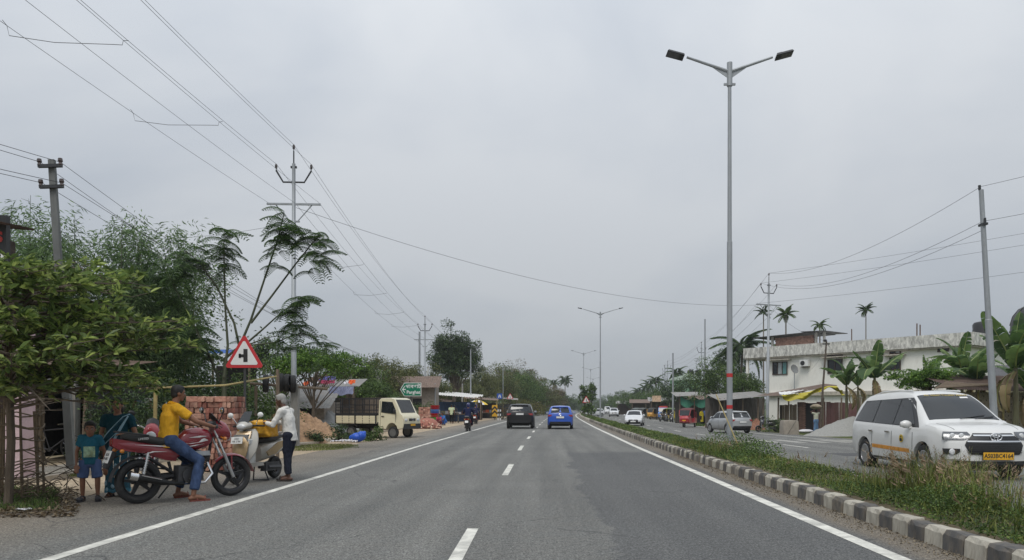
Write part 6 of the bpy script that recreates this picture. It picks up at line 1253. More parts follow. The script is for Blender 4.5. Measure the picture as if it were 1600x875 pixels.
    if near:
        b = MB(); b.tube([(-.38, .16, .84), (-.9, .2, .62), (-.9, .2, .36), (-.4, .18, .36)], .009, 5)
        for k in range(5): b.tube([(-.42-.1*k, .17, .80-.035*k), (-.44-.1*k, .185, .36)], .006, 4)
        b.build('saree_guard', chrome, t)
    return t
REDP = paint('maroon_paint', (.21, .008, .018), .2, coat=.8, dust=.06)
q0 = Vector((-5.47, 10.78, 0)); q1 = Vector((-4.46, 11.78, 0)); mid = (q0+q1)/2; ang = math.atan2(q1.y-q0.y, q1.x-q0.x); BIKE = (mid.x, mid.y, ang)
motorcycle('dark red motorcycle with black alloy wheels ridden by the man in the yellow shirt', (mid.x, mid.y, 0), ang, REDP, .0, None, 0, True, 1.07)
motorcycle('bright red motorcycle parked nose on beside the woman and the brick stack', (-6.72, 13.6, 0), -1.15, paint('bright_red_paint', (.42, .02, .03), .3, dust=.15), -.1, None, 0, False)
def scooter(label, pos, rz, body, accent, lean=0, group=None, near=True, rear_only=False):
    t = thing('scooter', label, 'scooter', pos, rz, group); t.rotation_euler = (lean, 0, rz); WB = .62; R = .225
    moto_wheel(t, (-WB, 0, R), R, .1, .1); moto_wheel(t, (WB, 0, R), R, .09, .09); blk = blackp
    # apron
    b = MB(); g = []
    for z, x, w_, c_ in ((1.0, .30, .16, .05), (.93, .36, .215, .08), (.82, .43, .25, .10), (.70, .48, .26, .11), (.58, .50, .24, .10), (.47, .50, .19, .06), (.38, .47, .12, .03)):
        g.append([(x-c_*abs(k)**1.8*1.6, w_*k, z) for k in np.linspace(-1, 1, 11)])
    b.sheet(g, thick=.02, dirn=(-1, 0, 0)); b.build('apron', body, t)
    b = MB(); g = []
    for z, x, w_ in ((.96, .375, .15), (.85, .455, .17), (.70, .515, .165), (.58, .54, .15), (.47, .535, .11)): g.append([(x-.05*abs(k)**2, w_*k, z) for k in np.linspace(-1, 1, 7)])
    b.sheet(g, thick=.03, dirn=(-1, 0, 0)); b.build('front_panel', accent, t)
    for s in (-1, 1): b = MB(); b.prism([(s*.12, .84), (s*.19, .80), (s*.175, .72), (s*.125, .74)], .36, .44, 'x'); b.build('indicator', lens, t)
    # head
    b = MB(); rs = []
    for x, z, w_, h in ((.20, 1.06, .10, .05), (.28, 1.07, .15, .075), (.37, 1.06, .14, .08), (.43, 1.04, .09, .055)): rs.append([Vector((x, w_*math.cos(a), z+h*math.sin(a))) for a in np.linspace(0, 2*PI, 14, endpoint=False)])
    b.rings(rs); hd_ = b.build('handlebar_cowl', body, t); b = MB(); b.ell((.415, 0, 1.045), (.04, .10, .055), 0, 14); b.build('headlight', lens, hd_)
    b = MB(); g = [[(.36-.06*j, y*(1-.1*j), 1.12+.07*j) for y in (-.12, -.06, 0, .06, .12)] for j in range(4)]; b.sheet(g, thick=.006, dirn=(-1, 0, 0)); b.build('visor', glass, t)
    for s in (-1, 1):
        b = MB(); b.tube([(.24, s*.1, 1.06), (.18, s*.34, 1.05)], .018, 7); b.tube([(.25, s*.2, 1.07), (.24, s*.34, 1.06)], .007, 5); b.build('grip', black, t); b = MB(); b.tube([(.24, s*.2, 1.08), (.28, s*.27, 1.2), (.28, s*.3, 1.23)], .008, 5); m_ = b.build('mirror_stem', chrome, t); b = MB(); b.ell((.28, s*.32, 1.26), (.03, .06, .05), 0, 10); b.build('mirror', white if near else blk, m_)
    b = MB(); b.tube([(.31, 0, .98), (.52, 0, .42), (WB, 0, R)], .03, 8); b.tube([(WB, -.08, R), (WB, -.07, .4)], .02, 6); b.build('fork', blk, t)
    b = MB(); g = []
    for i in range(11): a = R_(15+i*14); r = R+.03; g.append([(WB+r*math.cos(a), .065*k, R+(r-.02*abs(k))*math.sin(a)) for k in (-1, -.5, 0, .5, 1)])
    b.sheet(g, thick=.008, dirn=(0, 0, -1)); b.build('front_fender', body, t)
    b = MB(); b.box((.2, 0, .33), (.52, .30, .07), 0, None, .92); b.build('floorboard', body, t); b = MB(); b.prism([(.44, .9), (.36, .9), (.40, .36), (.48, .36)], -.15, .15, 'y'); b.build('leg_shield', M('grey_plastic', (.2, .2, .2), .6), t)
    # rear body
    b = MB(); rs = []
    for x, zt, zb, w_ in ((-.02, .68, .36, .12), (-.12, .72, .38, .17), (-.4, .74, .42, .18), (-.65, .76, .5, .165), (-.85, .78, .62, .12), (-.92, .79, .70, .07)): rs.append([Vector((x, w_*math.copysign(abs(math.cos(a))**.7, math.cos(a)), (zt+zb)/2+(zt-zb)/2*math.copysign(abs(math.sin(a))**.8, math.sin(a)))) for a in np.linspace(0, 2*PI, 16, endpoint=False)])
    b.rings(rs); b.build('rear_body', body, t)
    for s in (-1, 1):
        b = MB(); b.prism([(-.1, .55), (-.5, .72), (-.86, .77), (-.7, .66), (-.4, .50), (-.16, .47)], s*.165, s*.19, 'y'); b.build('side_panel', accent, t)
    b = MB(); rs = []
    for x, z, w_, h in ((.0, .76, .09, .03), (-.08, .78, .13, .06), (-.35, .79, .15, .065), (-.6, .82, .14, .06), (-.82, .84, .09, .04)): rs.append([Vector((x, w_*math.copysign(abs(math.cos(a))**.6, math.cos(a)), z+h*math.copysign(abs(math.sin(a))**.7, math.sin(a)))) for a in np.linspace(0, 2*PI, 14, endpoint=False)])
    b.rings(rs); b.build('seat', M('black_vinyl', (.022, .022, .022), .55), t)
    b = MB(); b.tube([(-.7, .12, .86), (-.95, .1, .9), (-.95, -.1, .9), (-.7, -.12, .86)], .013, 6); b.build('grab_rail', alu, t)
    b = MB(); b.box((-.93, 0, .72), (.04, .16, .07)); b.build('tail_light', redlens, t)
    for s in (-1, 1): b = MB(); b.ell((-.9, s*.11, .72), (.03, .045, .03), 0, 8); b.build('indicator', orlens, t)
    b = MB(); b.tube([(-.9, 0, .68), (-1.0, 0, .45)], .05, 6, ell=.35); b.build('rear_fender', blk, t); b = MB(); b.box((-1.0, 0, .58), (.012, .2, .13), 0, Matrix.Rotation(.3, 3, 'Y')); b.build('number_plate', white, t)
    b = MB(); b.box((-.35, .09, .26), (.5, .12, .16), 0, None, .9); b.tube([(-.2, .12, .25), (-.62, .12, R)], .05, 8); b.build('engine', M('engine_grey', (.075, .075, .078), .5, .5, var=.2), t); b = MB(); b.tube([(-.3, -.13, .24), (-.5, -.15, .27), (-.85, -.16, .33)], [.03, .055, .055], 10); b.build('muffler', blk, t)
    b = MB(); b.tube([(-.1, .1, .27), (-.16, .17, .0)], .013, 6); b.tube([(-.1, -.1, .27), (-.16, -.17, .0)], .013, 6); b.tube([(-.16, .17, .01), (-.16, -.17, .01)], .013, 6); b.build('stand', blk, t)
    if near:
        T = frame((.56, 0, .80), (0, 1, 0), (-.3, 0, 1)); b = MB(); b.box((0, 0, 0), (.24, .13, .01)); o = b.build('number_plate', white, t); o.matrix_basis = T; text('AS01\nAB 2786', .05, txtblack, o, Matrix.Translation((0, 0, .006)))
    return t
gold = paint('gold_paint', hx(176, 150, 112), .35, .3, dust=.2); silv = paint('pale_silver_paint', hx(184, 180, 170), .35, .3, dust=.25)
s0 = Vector((-4.72, 14.72, 0)); s1 = Vector((-5.05, 13.5, 0)); sm__ = (s0+s1)/2; sang = math.atan2(s1.y-s0.y, s1.x-s0.x); SCO = (sm__.x, sm__.y, sang)
sct = scooter('silver and gold scooter with a yellow bag on its seat beside the old man', (sm__.x, sm__.y, 0), sang, silv, gold, .03)
b = MB(); b.box((.26, .02, .55), (.2, .22, .42), 0, None, 1.05); me = remeshed(b, 'carrier_bag', M('white_polythene', hx(200, 200, 196), .4, bmp=.7, bs=9, bd=.06), .03, 3); o = link('carrier_bag', me, None, 'white polythene bag standing on the scooter floorboard', 'bag'); o.matrix_world = sct.matrix_basis
b = MB(); b.box((-.18, .0, 1.0), (.34, .62, .3), 0, None, .92); b.box((.06, -.02, 1.04), (.26, .5, .24), 0, None, .9); b.ell((-.18, 0, 1.06), (.2, .3, .13)); me = remeshed(b, 'yellow_bag', M('yellow_sack', hx(214, 158, 38), .6, var=.15, bmp=.8, bs=8, bd=.06), .028, 4); o = link('yellow_bag', me, None, 'yellow cloth bag strapped on the scooter seat under the old man arms', 'bag'); o.matrix_world = Matrix.Translation((0, 0, -.02)) @ sct.matrix_basis
b = MB(); b.tube([(-.18+.17*math.cos(a)*1.12, .12, .99+.19*math.sin(a)) for a in np.linspace(0, 2*PI, 21)], .012, 5); b.tube([(-.18+.17*math.cos(a)*1.12, -.15, .99+.19*math.sin(a)) for a in np.linspace(0, 2*PI, 21)], .012, 5); b.build('strap', blackp, o)
q = at(1199, 53); scooter('black scooter parked side on between the silver car and the sackcloth block', (q.x, q.y, q.z), PI-.1, paint('purple_black_paint', (.022, .018, .03), .3), blackp, 0.06, None, False)
q = at(731, 43.5); RID = (q.x, q.y, hd(43)); scooter('dark scooter with red tail light carrying the rider in navy blue', (q.x, q.y+.6, 0), hd(43), M('black_scooter_paint', (.03, .012, .014), .3, coat=.6), M('dark_red_paint', (.3, .02, .03), .3, coat=.6), 0, None, False)
q = at(743, 63); RID2 = (q.x, q.y, hd(63)); scooter('red scooter farther ahead carrying two riders side by side with the stalls', (q.x, q.y+.6, 0), hd(63), M('scooter_red', (.4, .03, .04), .3, coat=.6), blackp, 0, None, False)
mb_ = [motorcycle('black motorcycle parked in front of the blue goods carrier', at(1042, 92), -1.9, pblk, .1, 'motorcycles parked by the auto rickshaws', 0, False)]
for (px, d, rz, lb) in ((1035, 94, -2.2, 'leftmost black motorcycle parked before the blue goods carrier'), (1049, 90, -1.6, 'black motorcycle parked nearest the tall plain pole on the right')):
    dup(mb_[0], at(px, d), rz, lb)
q = at(836.5, 130); motorcycle('far motorcycle coming the other way between the two cars', (q.x, q.y, 0), -PI/2-.05, pblk, 0, None, 0, False); MOT3 = q
# ---- bicycles
def bicycle(label, pos, rz, lean=.15):
    t = thing('bicycle', label, 'bicycle', pos, rz); t.rotation_euler = (lean, 0, rz); R = .34; bm = M('bicycle_frame', (.05, .05, .055), .5, .2)
    for x in (-.52, .52):
        b = MB(); b.lathe([(R-.02, -.018), (R, 0), (R-.02, .018), (R-.035, 0)], (0, 0, 0), 'Y', 28, closed=True); w_ = b.build('wheel', tyrem, t, loc=(x, 0, R)); b = MB()
        for k in range(14): a = 2*PI*k/14; b.tube([(.02*math.cos(a+.4), .02, .02*math.sin(a+.4)), ((R-.02)*math.cos(a), 0, (R-.02)*math.sin(a))], .0025, 4)
        b.build('spokes', chrome, w_)
    b = MB(); seat, bb, hdt, hdb = Vector((-.2, 0, .8)), Vector((-.08, 0, .3)), Vector((.36, 0, .85)), Vector((.4, 0, .66))
    for a, c_ in ((seat, bb), (seat, hdt), (bb, hdb), (hdt, Vector((.52, 0, R))), (bb, Vector((-.52, 0, R))), (seat, Vector((-.52, 0, R)))): b.tube([a, c_], .016, 6)
    b.build('frame', bm, t); b = MB(); b.tube([(.33, 0, .85), (.35, 0, .98), (.36, .1, 1.0), (.3, .28, .99)], .012, 6); b.tube([(.35, 0, .98), (.36, -.1, 1.0), (.3, -.28, .99)], .012, 6); b.build('handlebar', chrome, t)
    b = MB(); b.ell((-.24, 0, .9), (.13, .07, .03), 0, 8); b.tube([(-.2, 0, .8), (-.22, 0, .9)], .013, 5); b.build('saddle', black, t); b = MB(); b.box((-.58, 0, .72), (.35, .14, .015)); b.build('carrier', bm, t); b = MB(); b.tube([(-.08, -.06, .3), (-.08, .06, .3)], .05, 10); b.tube([(-.08, .07, .3), (.06, .09, .2)], .01, 5); b.tube([(-.08, -.07, .3), (-.22, -.09, .4)], .01, 5); b.build('pedals', bm, t); return t
q = at(84, 19.2); bicycle('old black bicycle leaning by the post of the dim shop', (q.x, q.y, .02), .12, .12)
q = at(716, 67); bicycle('bicycle pushed along the roadside beside the man in the pale shirt', (q.x, q.y, 0), hd(66)+.2, .0)
# ================================================================== people
def skin(name, c): return M(name, c, .55, var=.1, scale=12, bmp=.12, bs=120)
SK1 = skin('brown_skin', hx(128, 88, 66)); SK2 = skin('dark_brown_skin', hx(84, 58, 46)); SK3 = skin('tan_skin', hx(140, 98, 74))
def fab(name, c, var=.16, stretch=(2, 2, .6), bs=9): return M(name, c, .9, var=var, scale=5, stretch=stretch, bmp=.75, bs=bs, bd=.035, spec=.2)
hairm = M('black_hair', (.012, .011, .010), .6, bmp=.6, bs=90); hairg = M('grey_hair', hx(150, 148, 144), .8, bmp=.6, bs=90)
V = Vector
def tri_tube(b, pts, rr, n=12, ell=None, up=None):
    b.tube(pts, rr, n, ell=ell, up=up)
    for p, r in zip(pts, rr): b.ell(p, (r, r, r) if ell is None else (r, r, r), 0, 10, k=6) if ell is None else None
def human(label, pos, rz, J, skinm, top, bottom, hairc=hairm, sleeves=.45, legs=1.0, shoes=None, face=None, hair='short', voxel=.011, vc=.013, build=1.0, top_len=0.0, scale=1.0, skirt=False, helmet=None, collar=None, beard=False):
    """J: joints in the person's own frame (x forward, y to the left, z up)"""
    t = thing('person', label, 'person', pos, rz, None, scale); J = {k: V(v) for k, v in J.items()}; g = build
    f = V(face or (1, 0, -.05)).normalized(); H = J['head']; up = V((0, 0, 1)); up = (up-f*up.dot(f)).normalized(); sd_ = up.cross(f); Rh = Matrix((f, sd_, up)).transposed()
    hp = lambda x, y, z: H+Rh @ V((x, y, z))
    b = MB()
    # torso as one swept form
    lat = (J['shL']-J['shR']).normalized(); hips = (J['hpL']+J['hpR'])/2; ch = J['chest']
    spine = [hips+(hips-ch).normalized()*.08, hips, hips.lerp(ch, .45), ch, ch.lerp(J['neck'], .55), J['neck']]
    b.tube(spine, [.10*g, .155*g, .135*g, .165*g, .15*g, .06*g], 16, ell=[.75, .72, .74, .66, .55, .9], up=lat)
    for s in 'LR':
        sh, el, ha = J['sh'+s], J['el'+s], J['ha'+s]
        tri_tube(b, [sh, sh.lerp(el, .3), sh.lerp(el, .7), el, el.lerp(ha, .3), ha], [.056*g, .052*g, .043*g, .038*g, .038*g, .025*g])
        b.tube([ch.lerp(J['neck'], .6), sh], [.07*g, .055*g], 10)
        d = (ha-el).normalized(); ho = J.get('hd'+s); d = (V(ho)-ha).normalized() if ho is not None else d
        sidev = d.cross(V((0, 0, 1))); sidev = sidev.normalized() if sidev.length > .1 else V((0, 1, 0)); nrm = sidev.cross(d)
        pc = ha+d*.05; b.ell(pc, (.05, .036, .019), 0, 10, Matrix((d, sidev, nrm)).transposed())
        for q, (o, ln) in enumerate(((-.027, .062), (-.009, .072), (.009, .068), (.026, .052))):
            b0 = ha+d*.085+sidev*o; m1 = b0+d*ln*.5-nrm*.008; b.tube([b0-d*.02, b0, m1, m1+d*ln*.4-nrm*.024], [.009, .009, .0085, .007], 6)
        sg = -1 if s == 'L' else 1; tb = ha+d*.035+sidev*.03*sg*-1; b.tube([ha+d*.02, tb, tb+d*.04-sidev*.02*sg-nrm*.012], [.013, .011, .008], 6)
        h_, kn, an, to = J['hp'+s], J['kn'+s], J['an'+s], J['to'+s]
        tri_tube(b, [h_, h_.lerp(kn, .35), kn, kn.lerp(an, .3), an], [.092*g, .084*g, .058*g, .056*g, .036*g])
        fd = (to-an); fl = V((fd.x, fd.y, 0)).normalized(); hl = an-fl*.045; hl.z = to.z+.02; ball = to-fl*.03; ball.z = to.z+.01
        b.tube([hl, an.lerp(to, .35)+V((0, 0, -.012)), ball, to+V((0, 0, .004))], [.034, .04, .034, .02], 10, ell=[1, .85, 1.25, 1.2]); b.ell(hl, (.036, .034, .03))
    # neck and head
    b.tube([J['neck']+V((0, 0, -.03)), J['neck'].lerp(H, .4), hp(-.02, 0, -.04)], [.062*g, .052*g, .054*g], 12)
    R3 = Rh
    b.ell(hp(-.008, 0, .03), (.094, .074, .095), 0, 16, R3, 10); b.ell(hp(.028, 0, -.035), (.058, .056, .075), 0, 14, R3, 8); b.ell(hp(.055, 0, -.085), (.028, .03, .024), 0, 10, R3)
    b.tube([hp(.078, 0, .022), hp(.102, 0, -.018), hp(.086, 0, -.03)], [.010, .017, .012], 8)
    for s in (-1, 1):
        b.ell(hp(-.008, s*.076, -.004), (.022, .009, .032), 0, 8, R3); b.ell(hp(.056, s*.036, -.022), (.022, .022, .024), 0, 8, R3); b.ell(hp(.074, s*.03, .033), (.013, .024, .009), 0, 8, R3)
    b.ell(hp(.079, 0, -.052), (.011, .025, .006), 0, 8, R3); b.ell(hp(.076, 0, -.063), (.011, .022, .006), 0, 8, R3)
    link('body', remeshed(b, 'body', skinm, voxel, 4), t)
    # face
    if voxel < .02:
        for s in (-1, 1):
            b = MB(); b.ell(hp(.078, s*.031, .012), (.010, .015, .0085), 0, 10, R3); e = b.build('eye', M('eye_white', (.3, .28, .26), .3), t); b = MB(); b.ell(hp(.0845, s*.031, .012), (.005, .007, .007), 0, 8, R3); b.build('iris', txtblack, e)
            b = MB(); b.tube([hp(.082, s*.014, .033), hp(.085, s*.032, .039), hp(.072, s*.052, .032)], [.004, .005, .003], 6); b.build('eyebrow', hairc if hairc is not hairg else hairg, t)
        b = MB(); b.ell(hp(.088, 0, -.055), (.006, .021, .005), 0, 8, R3); b.ell(hp(.087, 0, -.064), (.006, .018, .005), 0, 8, R3); b.build('mouth', skin('lips', hx(120, 66, 60)), t)
    # hair
    b = MB()
    if helmet is None:
        b.ell(hp(-.022, 0, .046), (.098, .083, .094), 0, 16, R3, 10); b.ell(hp(-.05, 0, -.01), (.062, .07, .075), 0, 14, R3)
        for s in (-1, 1): b.ell(hp(.0, s*.068, .035), (.03, .014, .045), 0, 8, R3)
        if hair == 'long': b.ell(hp(-.07, 0, -.06), (.055, .075, .1), 0, 12, R3); b.ell(hp(-.11, 0, -.03), (.05, .055, .055), 0, 12, R3); b.ell(hp(.02, .05, .07), (.05, .04, .04), 0, 10, R3); b.ell(hp(.02, -.05, .07), (.05, .04, .04), 0, 10, R3)
        elif hair == 'boy': b.ell(hp(.03, 0, .092), (.065, .075, .035), 0, 12, R3)
        else: b.ell(hp(.02, 0, .098), (.06, .065, .03), 0, 12, R3)
        link('hair', remeshed(b, 'hair', hairc, max(.01, voxel), 3), t)
    else:
        b.ell(hp(-.012, 0, .035), (.135, .118, .128), 0, 16, R3, 10); b.ell(hp(-.02, 0, -.05), (.12, .108, .08), 0, 14, R3); link('helmet', remeshed(b, 'helmet', helmet, .016, 4), t)
    if beard: b = MB(); b.ell(hp(.05, 0, -.075), (.035, .045, .03), 0, 10, R3); b.build('stubble', hairg, t)
    # upper garment
    if top is not None:
        b = MB(); low = hips-(ch-hips).normalized()*(.10+top_len)
        b.tube([low, hips, hips.lerp(ch, .45), ch, ch.lerp(J['neck'], .5), ch.lerp(J['neck'], .86)], [.172*g, .174*g, .158*g, .178*g, .152*g, .088*g], 18, ell=[.8, .78, .8, .72, .66, .9], up=lat)
        for s in 'LR':
            sh, el, ha = J['sh'+s], J['el'+s], J['ha'+s]; P = [ch.lerp(J['neck'], .55), sh]; Rr = [.085*g, .078*g]
            b.tube(P, Rr, 12); b.ell(sh, (.078*g,)*3)
            if sleeves <= 1: e = sh.lerp(el, sleeves); b.tube([sh, sh.lerp(e, .5), e], [.077*g, .072*g, .07*g], 14)
            else:
                e = el.lerp(ha, min(.95, sleeves-1)); b.tube([sh, sh.lerp(el, .6), el, el.lerp(e, .4), e], [.077*g, .066*g, .058*g, .054*g, .044*g], 14); b.ell(el, (.058*g,)*3)
        o = link('shirt', remeshed(b, 'shirt', top, vc, 4, .026 if vc < .02 else 0), t)
        if collar is not None:
            b = MB(); nk = ch.lerp(J['neck'], .86); ax_ = (J['neck']-ch).normalized(); b.tube([nk-ax_*.015, nk+ax_*.035, nk+ax_*.037, nk-ax_*.005], [.088*g, .07*g, .078*g, .096*g], 16, cap=False, up=lat); b.build('collar', collar, o)
    # lower garment
    if bottom is not None:
        b = MB(); wst = hips+(ch-hips).normalized()*.10
        if not skirt:
            b.tube([wst, hips, hips-(ch-hips).normalized()*.09], [.158*g, .172*g, .14*g], 16, ell=[.75, .76, .8], up=lat)
            for s in 'LR':
                h_, kn, an = J['hp'+s], J['kn'+s], J['an'+s]
                if legs <= .5: e = h_.lerp(kn, legs*2); b.tube([h_, h_.lerp(e, .5), e], [.108*g, .108*g, .112*g], 14)
                else:
                    b.ell(h_, (.118*g,)*3); e = kn.lerp(an, (legs-.5)*2); b.tube([h_, h_.lerp(kn, .4), kn, kn.lerp(e, .4), e], [.106*g, .1*g, .079*g, .078*g, .07*g], 14); b.ell(kn, (.078*g,)*3)
            o = link('trousers' if legs > .5 else 'shorts', remeshed(b, 'trousers', bottom, vc, 4, .022 if vc < .02 else 0), t)
        else:
            az = (J['anL'].z+J['anR'].z)/2; fx = (J['anL']+J['anR'])/2; rs = []
            for i in range(12):
                q = i/11; c_ = V((hips.x+(fx.x-hips.x)*q, hips.y+(fx.y-hips.y)*q, hips.z+.12+(az-.03-hips.z-.12)*q)); ra = (.15+.035*math.sin(PI*min(1, q*3))+.02*q)*g
                rs.append([c_+V((math.cos(a)*ra*.82*(1+.07*q*math.sin(9*a+1)), math.sin(a)*ra*(1+.07*q*math.sin(11*a)), .008*math.sin(7*a)*q)) for a in np.linspace(0, 2*PI, 48, endpoint=False)])
            b.rings(rs, 0, True, False); b.rings([[p*1.0-(p-V((r[0].x, r[0].y, p.z)))*0 for p in r][::-1] for r in rs[-2:]], 0, True, False); o = b.build('skirt', bottom, t)
    if shoes is not None:
        for s in 'LR':
            an, to = J['an'+s], J['to'+s]; fl = (to-an); fl.z = 0; fl.normalize(); sdv = V((-fl.y, fl.x, 0)); b = MB(); hl = an-fl*.05; P = []
            for k, (u_, w_) in enumerate(((0, .03), (.04, .038), (.12, .036), (.2, .046), (.26, .04), (.29, .02))): P.append((u_, w_))
            poly = [hl+fl*u_+sdv*w_ for u_, w_ in P]+[hl+fl*u_-sdv*w_ for u_, w_ in P[::-1]]; z0 = to.z-.012
            b.prism([(p.x, p.y) for p in poly], z0-.016, z0+.006, 'z')
            if shoes[1] == 'sandal':
                m1 = hl+fl*.2; b.tube([V((*(m1+sdv*.046)[:2], z0)), V((*(m1+fl*.02)[:2], z0+.058)), V((*(m1-sdv*.046)[:2], z0))], [.012, .014, .012], 6, ell=.5); m2 = hl+fl*.1; b.tube([V((*(m2+sdv*.04)[:2], z0)), V((*m2[:2], z0+.075)), V((*(m2-sdv*.04)[:2], z0))], [.009]*3, 6)
            else: b.ell(V((*(hl+fl*.2)[:2], z0+.03)), (.075, .05, .04), 0, 10, Matrix.Rotation(math.atan2(fl.y, fl.x), 3, 'Z')); b.ell(V((*(hl+fl*.06)[:2], z0+.035)), (.06, .042, .045), 0, 10, Matrix.Rotation(math.atan2(fl.y, fl.x), 3, 'Z'))
            b.build('sandal' if shoes[1] == 'sandal' else 'shoe', shoes[0], t)
    return t, J
def stand(h=1.65, step=0.0, armL=(.05, .3, .82), armR=(.05, -.3, .82), lean=0.0, sw=.19):
    k = h/1.65; J = dict(hpL=(0, .09, .86), hpR=(0, -.09, .86), chest=(lean*.5, 0, 1.22), neck=(lean, 0, 1.42), head=(lean+.02, 0, 1.555), shL=(lean*.8, sw, 1.34), shR=(lean*.8, -sw, 1.34), elL=(lean*.5-.02, sw+.07, 1.07), elR=(lean*.5-.02, -sw-.07, 1.07), haL=armL, haR=armR, knL=(.03+step*.5, .095, .46), knR=(.03-step*.4, -.095, .46), anL=(step, .095, .08), anR=(-step, -.095, .08), toL=(step+.17, .11, .025), toR=(-step+.17, -.11, .025))
    return {a: tuple(q*k for q in v) for a, v in J.items()}
# man in yellow astride the motorcycle
bk = 1.07; Jm = dict(hpL=(-.27, .1, .90), hpR=(-.27, -.1, .90), chest=(-.25, 0, 1.27), neck=(-.18, 0, 1.47), head=(-.12, 0, 1.61), shL=(-.21, .2, 1.385), shR=(-.21, -.2, 1.385), elL=(.03, .31, 1.19), elR=(.03, -.32, 1.19), haL=(.25, .33, 1.12), haR=(.25, -.34, 1.12), hdL=(.36, .33, 1.10), hdR=(.36, -.34, 1.10), knL=(.10, .23, .60), knR=(.10, -.24, .60), anL=(-.02, .30, .10), anR=(-.02, -.31, .10), toL=(.16, .33, .028), toR=(.16, -.34, .028))
human('man in mustard yellow polo shirt and blue jeans astride the dark red motorcycle', (BIKE[0], BIKE[1], 0), BIKE[2], Jm, SK1, fab('mustard_polo', hx(214, 160, 44)), fab('blue_denim', hx(58, 74, 104), .35), sleeves=.62, legs=.93, shoes=(M('red_brown_sandal', hx(120, 62, 52), .7), 'sandal'), face=(1, -.1, -.12), collar=fab('mustard_collar', hx(214, 150, 28)), voxel=.0105)
# boy
p = at(141, 11.15); Jb = stand(1.16, .015, (.03, .23, .78), (.12, -.20, .76), 0, .165); Jb['head'] = (.02, 0, 1.07); Jb['haL'] = (.02, .20, .52); Jb['haR'] = (.10, -.17, .56); Jb['elL'] = (-.02, .185, .74); Jb['elR'] = (-.02, -.18, .74)
for s_ in 'LR':
    for q_ in ('kn', 'an', 'to', 'hp'): x_, y_, z_ = Jb[q_+s_]; Jb[q_+s_] = (x_, y_*(1.15 if q_ == 'hp' else 1.5), z_)
bt_, JB = human('small boy in teal printed t-shirt and denim shorts standing on the dirt', (p.x, p.y, 0), -PI/2+.42, Jb, SK1, fab('teal_tshirt', hx(38, 96, 116)), fab('denim_shorts', hx(78, 96, 134), .3), sleeves=.6, legs=.46, shoes=(M('dark_shoe', (.03, .03, .035), .6), 'shoe'), face=(1, .05, -.05), hair='boy', voxel=.0095, vc=.011, build=.70, top_len=-.045)
b = MB(); g = [[(.128+.004*math.cos(y*9)-.18*(z-.75)**2-.9*y*y, y, z) for y in np.linspace(-.075, .075, 7)] for z in np.linspace(.66, .82, 5)]; b.sheet(g, thick=.003, dirn=(-1, 0, 0)); b.build('shirt_print', M('print_pale', hx(150, 176, 150), .9, var=.6, scale=14, dirt=hx(200, 190, 90), dirtamt=.5), bt_)
# woman in sari
p = at(184, 11.75); Jw = stand(1.52, .01, (.16, .17, .95), (.10, -.20, .80)); Jw['haL'] = (.2, .13, .98); Jw['elL'] = (.02, .27, .96); Jw['haR'] = (.17, -.2, .84)
wt_, JW = human('woman in dark teal sari with pale border standing by the boy', (p.x, p.y, 0), -PI/2+.28, Jw, SK3, fab('dark_teal_blouse', hx(22, 62, 72)), None, sleeves=.55, hair='long', shoes=(M('brown_sandal', hx(70, 50, 42), .7), 'sandal'), face=(1, -.12, -.02), top_len=-.22, build=.92)
sari = M('teal_sari', hx(30, 82, 98), .8, var=.22, scale=5, stretch=(3, 3, .8), bmp=.6, bs=16, bd=.03, dirt=hx(14, 48, 60), dirtamt=.3); sedge = M('sari_border', hx(140, 172, 186), .7, var=.1)
rs = []; b = MB()
for i in range(16):
    q = i/15; z = .90-.83*q; ra = .152+.03*math.sin(PI*min(1, q*2.6))+.03*q; rs.append([V((.01+math.cos(a)*ra*.84*(1+.06*q*math.sin(13*a+3*q)), math.sin(a)*ra*(1+.05*q*math.sin(11*a+2*q)), z+.01*q*math.sin(8*a))) for a in np.linspace(0, 2*PI, 60, endpoint=False)])
b.rings(rs, 0, True, True); sk_ = b.build('sari_skirt', sari, wt_)
b = MB(); b.rings([[p_*1+V((p_.x*.015, p_.y*.015, 0)) for p_ in r] for r in (rs[-1], rs[-2])], 0, True, False); 
b.build('sari_border', M('sari_pattern', hx(60, 120, 140), .8, var=.7, scale=16), sk_)
for k in range(9): b = MB(); a = random.uniform(-1, 1); q = random.uniform(.1, .5); ra = .185+.02*(1-q); b.ell((.012+math.cos(a)*ra*.84, math.sin(a)*ra, q), (.012, .02, .03), 0, 8); b.build('sari_motif', sedge, sk_)
# pallu: from the right hip across the chest, over the left shoulder and down
pth = []
for i in range(22):
    q = i/21
    if q < .5:
        a = -1.5+q*2*2.2; ra = .165-.02*q; pth.append((V((math.cos(a)*ra*.8+.02, math.sin(a)*ra*1.12, .84+q*2*.44)), .30-.1*q))
    else:
        r = (q-.5)*2; pth.append((V((.06-.2*r, .165+.05*r, 1.29-.62*r*r+.02*math.sin(r*9))), .2+.12*r))
b = MB(); g = []
for i, (c_, w_) in enumerate(pth):
    row = []
    for j in range(9):
        e = j/8-.5; q = i/21
        d_ = V((-.15, -.35, -.92)) if q < .5 else V((-.85, -.15, -.1)).lerp(V((-.9, -.5, 0)), (q-.5)*2)
        out = V((c_.x, c_.y, 0)).normalized() if V((c_.x, c_.y, 0)).length > .01 else V((1, 0, 0)); p_ = c_+d_*w_*(e+.5)+out*(.012+.012*math.sin(e*22+i*.5))
        row.append(p_)
    g.append(row)
b.sheet(g, thick=.006, dirn=(-.5, 0, -.3)); pl = b.build('pallu', sari, wt_)
b = MB(); b.tube([r[0]+V((.012, 0, .0)) for r in g[:12]], .014, 6, ell=.4); b.tube([r[8]+V((.012, 0, 0)) for r in g[:12]], .012, 6, ell=.4); b.build('pallu_border', sedge, pl)
